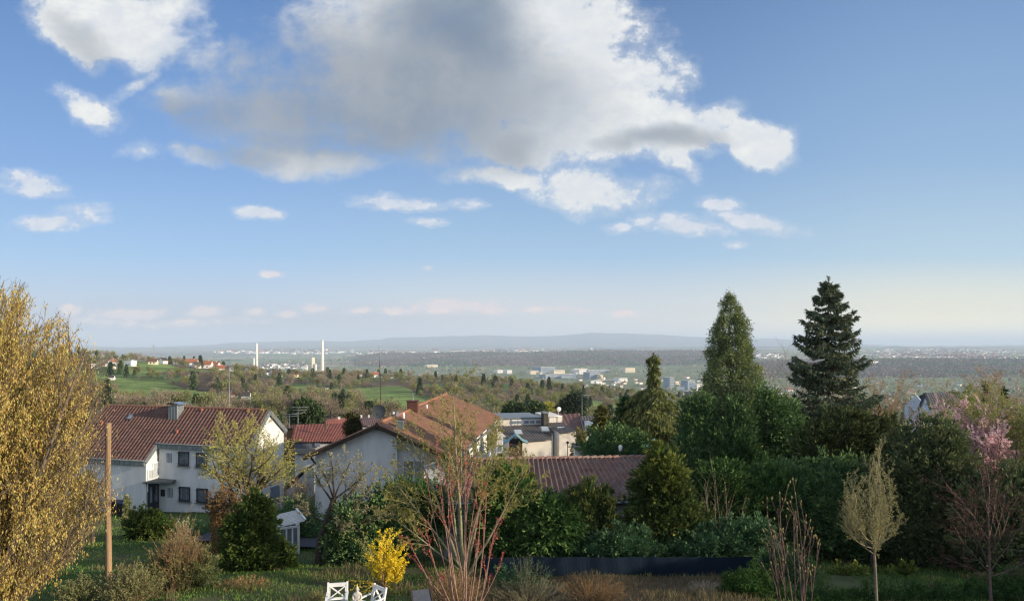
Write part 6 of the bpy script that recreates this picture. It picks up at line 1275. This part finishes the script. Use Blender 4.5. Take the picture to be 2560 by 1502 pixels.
# ------------------------------------------------------------------ tall trees at the right and between the houses
cone = lambda t: max(0.0, (1 - t)) ** .82
conifer('spruce', 'tall dark layered spruce standing highest against the evening sky', 2072, 692, 1190, 40, 150, SPRUCE, lambda t: min((1 - t) * 1.95, (1 - t) ** .56) * (.86 + .2 * math.sin(t * 23) * (1 - t)) + .02, 1, .60, 9, (.27, .08), -.36, .40, 120, 1.7, .08, trunk_r=.22, bend=.1)
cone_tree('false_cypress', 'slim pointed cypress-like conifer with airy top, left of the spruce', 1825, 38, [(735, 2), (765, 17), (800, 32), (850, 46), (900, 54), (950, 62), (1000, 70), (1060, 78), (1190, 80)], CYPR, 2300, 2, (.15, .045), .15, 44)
conifer('weeping_spruce', 'ragged conifer with curtains of hanging branches and a bare thin tip, behind the low roof', 1634, 885, 1140, 49.5, 132, WEEP, lambda t: (.08 if t > .72 else min(1, (1 - t / .8) ** .55 * 1.05)), 3, .33, 7, (.42, .085), -.25, -.25, 44, 2.2, .05, trunk_r=.16)
conifer('dark_fir', 'dark bluish fir leaning against the left side of the weeping conifer', 1562, 990, 1130, 50.5, 52, YEW, cone, 4, .30, 8, (.30, .12), .1, .2, 40, .4, trunk_r=.15)
conifer('golden_conifer', 'olive-golden slender conifer at the left end of the evergreens behind the low roof', 1506, 1012, 1135, 58, 34, leafmat('golden_olive', [(.08, .09, .025), (.16, .16, .05), (.26, .24, .08)], .2), lambda t: (1 - t) ** .6, 5, .28, 8, (.28, .12), .4, .2, 40, .3, trunk_r=.12)
bush('shaded_evergreens', 'blackish evergreen clump at the foot of the weeping conifer', [(1545, 1106, 40, 34), (1590, 1116, 30, 28), (1490, 1110, 30, 30)], 47, YEW, 150, (.26, .11), seed=51)
bush('clipped_bushes', 'row of low rounded dark bushes just behind the ridge of the low roof', [(1480, 1138, 26, 12), (1545, 1138, 22, 12), (1590, 1136, 26, 13), (1520, 1130, 14, 16)], 41, YEW, 350, (.16, .08), seed=52, trunk=False)
bush('cypress_wall', 'group of dark columnar yews at the foot of the cypress-like conifer', [(1712, 1080, 16, 70), (1738, 1075, 20, 80), (1765, 1090, 22, 90), (1725, 1150, 34, 60), (1795, 1130, 34, 90), (1840, 1080, 40, 80), (1770, 1170, 40, 50), (1812, 1180, 46, 60)], 36.6, YEW, 290, (.23, .08), 1.4, seed=53, amp=.1)
bush('dark_pine_mass', 'broad dark pine between the cypress-like conifer and the spruce', [(1890, 1020, 50, 50), (1930, 1060, 64, 60), (1860, 1100, 60, 70), (1960, 1110, 60, 40), (1900, 1150, 70, 36)], 37.4, YEW, 290, (.20, .08), .4, seed=54)
bush('olive_pine', 'olive-green feathery pine below and right of the spruce', [(2110, 1085, 60, 50), (2060, 1130, 64, 60), (2160, 1120, 60, 60), (2110, 1190, 90, 60), (2200, 1080, 36, 34)], 33, leafmat('olive_pine_green', [(.03, .045, .018), (.07, .09, .035), (.14, .16, .06)], .15), 230, (.24, .09), .6, seed=55)
bush('young_fir', 'smaller blue-green fir in front of the columnar yews', [(1830, 1150, 40, 56), (1815, 1200, 56, 50), (1870, 1190, 40, 60)], 36, THUJA, 230, (.24, .10), .5, seed=56)
s9 = [sp(8, .25, 40, .6, .09, .03, 7, rr=.6), sp(8, .15, 38, .55, .09, .03, 6, leaf=3), sp(8, .15, 36, .5, .1, .02, 5, leaf=8), sp(0, leaf=8, seg=3, wan=.1, rise=.01)]
def bare(name, label, px, Y, tops, leafm, seed, leaf=(.14, .06), barkm=STEM_GREY, twig=None, rad=.12):
    return multi(name, label, px, Y, [(a, b, rad) for a, b in [(a_, b_ + 24) for a_, b_ in tops]], s9, barkm, leafm, leaf, seed, thick=1, spread_y=2.0, twig_m=twig or barkm, base_r=.3, lpart='crown')
bare('bare_oak', 'brown bare tree directly right of the spruce', 2200, 62, [(2175, 1010), (2205, 995), (2220, 1020), (2160, 1040)], PEACH, 61, twig=STEM_TAN)
bare('bare_walnut', 'grey-brown leafless tree between the grey-roofed house and the brown bare tree', 2262, 64, [(2240, 1045), (2262, 1055)], BARE, 62)
bare('leafless_tree', 'leafless tree seen in the gap between the cypress-like conifer and the spruce', 1940, 66, [(1925, 950), (1945, 935), (1960, 960), (1905, 975)], None, 63, twig=STEM_GREY)
bare('peach_tree', 'peach-coloured budding tree at the right edge above the lime green bushes', 2520, 60, [(2500, 985), (2530, 970), (2555, 990), (2480, 1010), (2580, 1000)], PEACH, 64, twig=STEM_TAN)
bare('lime_tree', 'yellow-green fresh-leaved tree between the pink blossom and the right edge', 2490, 50, [(2460, 1030), (2490, 1015), (2520, 1030), (2550, 1040), (2440, 1060), (2580, 1050)], LIME, 65, (.14, .08), STEM_GRN)
bare('hornbeam', 'light green budding tree in front of the grey-roofed house', 2345, 58, [(2350, 1052), (2366, 1055)], LIME, 66, (.13, .07), STEM_GRN)
bare('twisted_bare_tree', 'dark twisted leafless tree at the extreme right in front of the yellow-green tree', 2560, 34, [(2540, 1080), (2575, 1060), (2520, 1130), (2600, 1100)], None, 67, twig=STEM_DK, barkm=STEM_DK, rad=.06)
def blossom(name, label, px, Y, tops, seed):
    T = Tree(seed); x0 = X(px, Y); base = Vector((x0, Y, gz(x0, Y))); R_ = random.Random(seed)
    S = [sp(9, .3, 32, .42, .06, .03, 7, rr=.5, leaf=30, l0=.55), sp(7, .1, 32, .5, .08, .03, 5, leaf=44), sp(0, leaf=36, seg=3, wan=.08, rise=.02)]
    for (a, b) in tops: tg = P(a, b, Y + R_.uniform(-.8, .8)); T.branch(base, tg - base, (tg - base).length, .05, 0, S)
    rooted(T, base); finish_tree(name, T, base, STEM_DK, PINK, label, 'tree', 'pink blossoming trees', (.11, .085), 'any', thick_levels=1, lpart='blossom')
blossom('blossoming_cherry', 'larger pink blossoming tree right behind the dome-shaped yew', 2400, 50, [(2385, 1045), (2410, 1035), (2425, 1060), (2400, 1075), (2380, 1070), (2432, 1085), (2440, 1050), (2415, 1095), (2395, 1100), (2450, 1075)], 71)
blossom('blossoming_cherry', 'smaller pink blossoming tree near the right edge, lower than the larger one', 2478, 48, [(2462, 1100), (2490, 1092), (2512, 1105), (2480, 1120), (2500, 1135), (2458, 1125), (2520, 1130), (2474, 1145)], 72)
for (px, pt, hw, Y, lab, sd) in ((2464, 955, 15, 95, 'small dark pointed spruce standing between the grey roof and the peach-coloured tree', 1), (2510, 968, 14, 85, 'dark spruce tip half hidden in the peach-coloured tree', 2), (268, 945, 38, 150, 'large dark spruce rising just above the left end of the left house roof', 3), (1457, 990, 14, 130, 'narrow dark spruce beside the spreading cedar', 5)):
    conifer('small_spruce', lab, px, pt, HY - gz(X(px, Y), Y) / Y * F - 4, Y, hw, DARK if sd != 3 else SPRUCE, cone, 80 + sd, .5, 7, (.5, .24), -.05, .2, 22, .3, trunk_r=.12)
bush('round_pine', 'dark round-crowned pine behind the red-tiled house', [(762, 1030, 24, 28), (785, 1038, 20, 22), (748, 1045, 18, 20)], 100, DARK, 55, (.5, .24), seed=91, cat='tree')
bush('slim_thujas', 'dark brownish thujas between the red-tiled roof and the mast', [(872, 1070, 9, 34), (882, 1064, 10, 32), (896, 1072, 7, 24)], 74, leafmat('brownish_thuja', [(.03, .03, .012), (.06, .06, .02), (.10, .09, .03)], .1), 160, (.28, .10), 1.4, seed=92)
bush('round_evergreen', 'dark round evergreen above the left end of the flat white parapet', [(1285, 1026, 22, 18), (1272, 1034, 14, 12)], 120, DARK, 45, (.5, .26), seed=93, cat='tree')
bush('dark_tree_pair', 'two dark trees behind the strip of high windows', [(1336, 1030, 12, 22), (1352, 1032, 12, 20)], 118, DARK, 50, (.5, .24), seed=94, cat='tree')
bush('yellow_tree', 'yellow-green fresh tree behind the flat white parapet', [(1366, 1022, 16, 12), (1310, 1034, 10, 8)], 135, leafmat('yellow_spring', [(.20, .20, .04), (.34, .32, .07), (.44, .40, .10)], .3), 50, (.45, .25), seed=95, cat='tree')
bush('cedar', 'wide layered bluish cedar behind the brown tiled roofs', [(1432, 1010, 30, 10), (1440, 998, 22, 9), (1425, 1022, 34, 9), (1440, 988, 12, 8)], 128, leafmat('cedar_blue', [(.04, .06, .04), (.07, .10, .065), (.11, .14, .08)], .1), 60, (.5, .25), .1, seed=96, cat='tree', amp=.25)
bush('olive_shrub', 'olive bush between the cream wall and the leaning shed', [(1452, 1110, 12, 30), (1440, 1130, 10, 18)], 66, leafmat('golden_olive', []), 180, (.24, .12), seed=97)
bush('bonsai_pine', 'flat-layered garden pine in front of the leaning white shed', [(1480, 1122, 26, 6), (1462, 1112, 18, 4), (1496, 1132, 22, 6)], 44, YEW, 500, (.14, .06), .6, seed=98)
# ---- unseen spruces added out of frame at the right to shade the garden
for i, (x, y, top, rw) in enumerate(((36, 21, -3.0, 3.2), (31, 17, -2.0, 3.2), (27, 17.5, -2.2, 3.0))):
    g = gz(x, y); conifer('added_shade_spruce', 'spruce added outside the right edge of the view to shade the garden', CX + F * x / y, HY - F * top / y, HY - F * (g + .8) / y, y, rw * F / y, SPRUCE, (lambda t: (1 - t) ** .45), 200 + i, .7, 9, (.8, .5), -.2, .2, 30, .4, group='added shade spruces right of the view')
# ------------------------------------------------------------------ fence, greenhouse, chairs, table, statue, grass
FE = empty('privacy_fence', (X(1560, 24.6), 24.6, gz(0, 24.6)), 0, 'long low fence covered in dark blue screening below the conifer hedge', 'fence')
x0, x1 = X(1205, 24.6) - FE.location.x, X(1955, 24.6) - FE.location.x; zt = Z(1392, 24.6) - FE.location.z
m = MB(); n = 120; xs_ = np.linspace(x0, x1, n); sg = .008 * np.sin(xs_ * 1.9) + .004 * np.sin(xs_ * 7.3); yy_ = .03 * np.sin(xs_ * 3.1)
zr_ = np.array([-.3, .2, .5, 1.0]); V = np.stack([np.stack([xs_, yy_ * (q > .1) + .012 * np.sin(xs_ * 9 + q), np.where(q == 1.0, zt + sg, q * zt)], -1) for q in zr_]); i = (np.arange(3) * n)[:, None]; j = np.arange(n - 1)[None]
f = np.stack([i + j, i + j + 1, i + n + j + 1, i + n + j], -1).reshape(-1, 4); m.add(V.reshape(-1, 3), f, 0, None, True); m.add(V.reshape(-1, 3) + [0, .015, 0], f[:, ::-1], 0, None, True); m.build('screen', SCREEN, FE)
for q in np.arange(x0 + .1, x1, 2.1): m = MB(); m.tube([(q, .09, -.4), (q, .09, zt + .06)], .03, 8); m.build('post', STEEL, FE)
# small white greenhouse
GR = empty('greenhouse', (X(716, 30.5), 30.5, gz(-10, 30.5)), R(28), 'small white lean-to greenhouse with slatted roof behind the big conifer bush', 'greenhouse')
H = 1.25; GR.scale = (1.25, 1.25, 1.2); m = MB(); w_, d_ = .85, 1.5
for (a, b, hh) in ((-w_ / 2, 0, 1.15), (w_ / 2, 0, H), (-w_ / 2, d_, 1.15), (w_ / 2, d_, H)): m.box((a, b, hh / 2 - .2), (.08, .08, hh + .4))
for q in (.25, .5, .75): m.box((-w_ / 2 + w_ * q, 0, H / 2 - .1), (.05, .05, H - .1))
for z in (.1, 1.12): m.box((0, 0, z), (w_ - .1, .06, .07)); m.box((-w_ / 2, d_ / 2, z), (.06, d_ - .1, .07)); m.box((w_ / 2, d_ / 2, z), (.06, d_ - .1, .07))
m.build('frame', WHITE, GR); m = MB(); m.box((0, .04, .6), (w_ - .1, .02, .95)); m.box((w_ / 2 - .03, d_ / 2, .6), (.02, d_ - .1, .95)); m.box((-w_ / 2 + .03, d_ / 2, .6), (.02, d_ - .1, .95)); m.build('glazing', GLASS, GR)
m = MB(); 
for q in range(9): m.beam((-.7, -.15 + q * .21, 1.18 + .0), (.62, -.15 + q * .21, 1.36), .05, .04)
m.beam((-.72, -.2, 1.22), (-.72, 1.65, 1.22), .06, .05); m.beam((.64, -.2, 1.42), (.64, 1.65, 1.42), .06, .05); m.build('slatted_roof', WHITE, GR)
# white garden chairs with crossed backs
def chair(loc, rz, lab):
    c = empty('garden_chair', loc, rz, lab, 'chair', 'white garden chairs'); W, D = .58, .52
    def part(name, fn): m = MB(); fn(m); return m.build(name, WHITE, c)
    part('seat', lambda m: [m.box((0, -D / 2 + .05 + q * .105, .42), (W - .06, .09, .025)) for q in range(5)])
    def back(m):
        for s in (-1, 1): m.beam((s * (W / 2 - .02), D / 2 - .02, .40), (s * (W / 2 - .02), D / 2 + .10, .95), .05, .05)
        m.beam((-W / 2 + .04, D / 2 + .085, .87), (W / 2 - .04, D / 2 + .085, .87), .03, .11); m.beam((-W / 2 + .04, D / 2 + .0, .50), (W / 2 - .04, D / 2 + .0, .50), .03, .07)
        for s in (-1, 1): m.beam((s * .20, D / 2 + .012, .53), (-s * .20, D / 2 + .072, .82), .025, .05, up=(0, 1, 0)); m.beam((s * .22, D / 2 + .008, .53), (s * .22, D / 2 + .070, .82), .025, .035)
    part('backrest', back)
    for s in (-1, 1):
        part('armrest', lambda m: (m.beam((s * (W / 2 - .01), D / 2 + .03, .68), (s * (W / 2 - .01), .0, .66), .06, .03), m.beam((s * (W / 2 - .01), .0, .66), (s * (W / 2 - .01), -D / 2 + .02, .61), .06, .03)))
        part('leg', lambda m: m.beam((s * (W / 2 - .03), -D / 2 + .05, 0), (s * (W / 2 - .03), -D / 2 + .05, .60), .05, .05)); part('leg', lambda m: m.beam((s * (W / 2 - .03), D / 2 - .03, 0), (s * (W / 2 - .03), D / 2 - .03, .42), .05, .05))
    part('apron', lambda m: (m.beam((-W / 2 + .05, -D / 2 + .05, .38), (W / 2 - .05, -D / 2 + .05, .38), .025, .06), m.beam((-W / 2 + .05, D / 2 - .03, .38), (W / 2 - .05, D / 2 - .03, .38), .025, .06)))
g0 = gz(0, 19.5)
chair((X(842, 19.1), 19.1, g0), R(10), 'left white garden chair with crossed back, turned slightly to the right'); chair((X(925, 18.9), 18.9, g0), R(-42), 'right white garden chair with crossed back, turned towards the little table')
TBL = empty('garden_table', (X(893, 18.65), 18.65, g0), 0, 'small round white garden table between the two chairs', 'table')
m = MB(); th = np.linspace(0, 2 * math.pi, 25)[:-1]; m.tube([(0, 0, .58), (0, 0, .61)], [.30, .30], 24); m.build('table_top', mat('grey_white_paint', (.6, .62, .62), (.5, .52, .52), 4, .5), TBL)
for q in range(4): m = MB(); a = q * math.pi / 2 + .7; m.beam((math.cos(a) * .24, math.sin(a) * .24, 0), (math.cos(a) * .2, math.sin(a) * .2, .58), .035, .035); m.build('leg', WHITE, TBL)
# seated statue on the table: skin-grown stone body
def figure(name, joints, edges, radii, m, parent=None, loc=(0, 0, 0), rz=0):
    me = bpy.data.meshes.new(name); me.from_pydata(joints, edges, []); o = bpy.data.objects.new(name, me); COL.objects.link(o)
    md = o.modifiers.new('skin', 'SKIN'); md.use_smooth_shade = True
    for i, rr_ in enumerate(radii): me.skin_vertices[0].data[i].radius = rr_
    me.skin_vertices[0].data[0].use_root = True
    s = o.modifiers.new('sub', 'SUBSURF'); s.levels = s.render_levels = 2; me.materials.append(m); o.parent = parent; o.location = loc; o.rotation_euler = (0, 0, rz); return o
STONE = mat('cast_stone', (.58, .54, .46), (.44, .42, .37), 8, .85, bump=.2)
BU = empty('seated_statue', (X(893, 18.75), 18.75, g0 + .612), R(5), 'pale stone meditating figure with pointed headdress on the little round table', 'statue')
J = [(0, 0, .06), (0, 0, .17), (0, -.005, .26), (0, -.005, .315), (0, -.01, .36), (0, -.005, .41), (0, 0, .45), (0, 0, .50),
     (-.085, 0, .25), (-.12, -.01, .17), (-.10, -.06, .10), (-.02, -.10, .085), (.085, 0, .25), (.12, -.01, .17), (.10, -.06, .10), (.02, -.10, .085),
     (-.10, -.02, .05), (-.16, -.08, .04), (-.05, -.15, .035), (.10, -.02, .05), (.16, -.08, .04), (.05, -.15, .035)]
E = [(0, 1), (1, 2), (2, 3), (3, 4), (4, 5), (5, 6), (6, 7), (2, 8), (8, 9), (9, 10), (10, 11), (2, 12), (12, 13), (13, 14), (14, 15), (0, 16), (16, 17), (17, 18), (0, 19), (19, 20), (20, 21)]
Rd = [(.09, .07), (.085, .06), (.08, .05), (.03, .03), (.045, .05), (.048, .052), (.025, .025), (.004, .004), (.035, .035), (.028, .028), (.024, .024), (.018, .015), (.035, .035), (.028, .028), (.024, .024), (.018, .015), (.05, .045), (.045, .04), (.028, .024), (.05, .045), (.045, .04), (.028, .024)]
figure('body', J, E, Rd, STONE, BU)
m = MB(); m.tube([(0, 0, -.005), (0, 0, .03)], [.17, .15], 16); m.build('plinth', STONE, BU)
m = MB(); m.tube([(0, -.055, .36), (0, -.066, .35)], [.006, .011], 6); [m.tube([(s * .05, 0, .38), (s * .056, 0, .345)], [.008, .010], 6) for s in (-1, 1)]; [m.box((s * .018, -.052, .372), (.016, .006, .005)) for s in (-1, 1)]; m.box((0, -.052, .338), (.022, .006, .005)); m.build('face', STONE, BU)
# clothes line post and stake in the lawn
m = MB(); m.tube([(0, 0, -.2), (0, 0, .55)], .02, 6); tag(m.build('garden_stake', POLEW, None, (X(137, 24), 24, gz(0, 24))), 'small pale stake in the dark lawn under the hazel', 'stake')
DC = empty('folding_chair', (X(1056, 18.75), 18.75, gz(0, 18.75)), R(20), 'dark slate-blue sling chair half hidden by the red-budded shrub', 'chair'); m = MB(); m.prism([(-.25, -.35, .35), (.25, -.35, .35), (.25, .25, .85), (-.25, .25, .85)], (0, .02, -.03)); m.build('sling', mat('slate_cloth', (.07, .08, .10), (.05, .06, .08), 6, .9), DC)
for s in (-1, 1): m = MB(); m.beam((s * .28, -.4, .3), (s * .28, .3, .9), .04, .04); m.beam((s * .28, -.3, 0), (s * .28, .1, .7), .04, .04); m.beam((s * .28, .35, 0), (s * .28, -.2, .42), .04, .04); m.build('frame', DWOOD, DC)
m = MB(); m.blob((0, 0, 0), (.22, .22, .2), 0, .1); tag(m.build('red_ball_flower', REDB, None, P(2028, 1113, 40)), 'small red spot of blossom deep in the conifers under the spruce', 'flower')
LN = empty('garden_lantern', P(1551, 1150, 40), 0, 'small white lantern on a thin post behind the ridge of the low roof', 'lamp'); m = MB(); m.tube([(0, 0, -1.5), (0, 0, .55)], .022, 6); m.build('post', STEEL, LN)
m = MB(); m.tube([(0, 0, .55), (0, 0, .62), (0, 0, .86), (0, 0, .92)], [.05, .10, .12, .03], 8); m.build('lantern_head', WHITE, LN)
# paved yard behind the greenhouse
m = MB(); V = [(X(480, 36), 36), (X(860, 32), 32), (X(840, 44), 44), (X(560, 46), 46)]
gx, gy = np.meshgrid(np.linspace(0, 1, 20), np.linspace(0, 1, 14)); A_, B_, C_, D_ = (np.array(v) for v in V)
xy = (A_ * (1 - gx[..., None]) + B_ * gx[..., None]) * (1 - gy[..., None]) + (D_ * (1 - gx[..., None]) + C_ * gx[..., None]) * gy[..., None]
zz = np.interp(xy[..., 1], _ny, _nz) + .2; r_, c_ = gx.shape; i = np.arange(r_ - 1)[:, None] * c_; j = np.arange(c_ - 1)[None]
m.add(np.dstack([xy, zz]).reshape(-1, 3), np.stack([i + j, i + j + 1, i + j + 1 + c_, i + j + c_], -1).reshape(-1, 4), 0, None, True); tag(m.build('driveway', mat('asphalt', (.055, .055, .06), (.04, .04, .045), 3, .9)), kind='structure')
# grass blades
GG = leafmat('grass_blades', [(.05, .11, .028), (.095, .175, .042), (.15, .24, .06), (.24, .25, .09)], .3)
DG = leafmat('dry_blades', [(.10, .08, .04), (.17, .135, .08), (.25, .20, .12), (.10, .12, .045)], .3)
def blades(name, label, n, area, m_, h, w, seed, test, cl=3.0):
    r = np.random.default_rng(seed); (ya, yb) = area; y = ya + (yb - ya) * r.random(n) ** 1.3; u = r.uniform(-60, 2620, n); x = (u - CX) / F * y; v = vnoise(x, y, 1.3, seed) + .6 * vnoise(x, y, .5, seed + 1); k = test(x, y, u, v); x, y, v = x[k], y[k], v[k]; k = len(x)
    z = np.interp(y, _ny, _nz) + .12 * vnoise(x, y, 3.1, 1) + .05 * vnoise(x, y, 1.2, 2) - .01
    hh = h * (.5 + r.random(k)) * (1 + .6 * np.clip(v, -.6, 1)); mb = MB(); mb.leaves(np.c_[x, y, z], np.c_[r.normal(size=(k, 2)) * .38, np.ones(k)], hh, w * (1 + y / 40), 0, np.clip(.45 + .3 * v + r.normal(size=k) * .2, 0, 1), r)
    return tag(mb.build(name, m_), label, None, None, 'stuff')
isdry = lambda x, y, u, v: (u > 1170) & (u < 1900) & (y < 24.4)
blades('lawn_grass', 'green grass of the sloping garden', 150000, (18.5, 52), GG, .10, .018, 61, lambda x, y, u, v: ~isdry(x, y, u, v) & (v > -.75))
blades('dry_grass', 'dry brownish grass in front of the blue fence and in patches of the lawn', 70000, (18.5, 30), DG, .17, .014, 62, lambda x, y, u, v: isdry(x, y, u, v) | (v > .55))
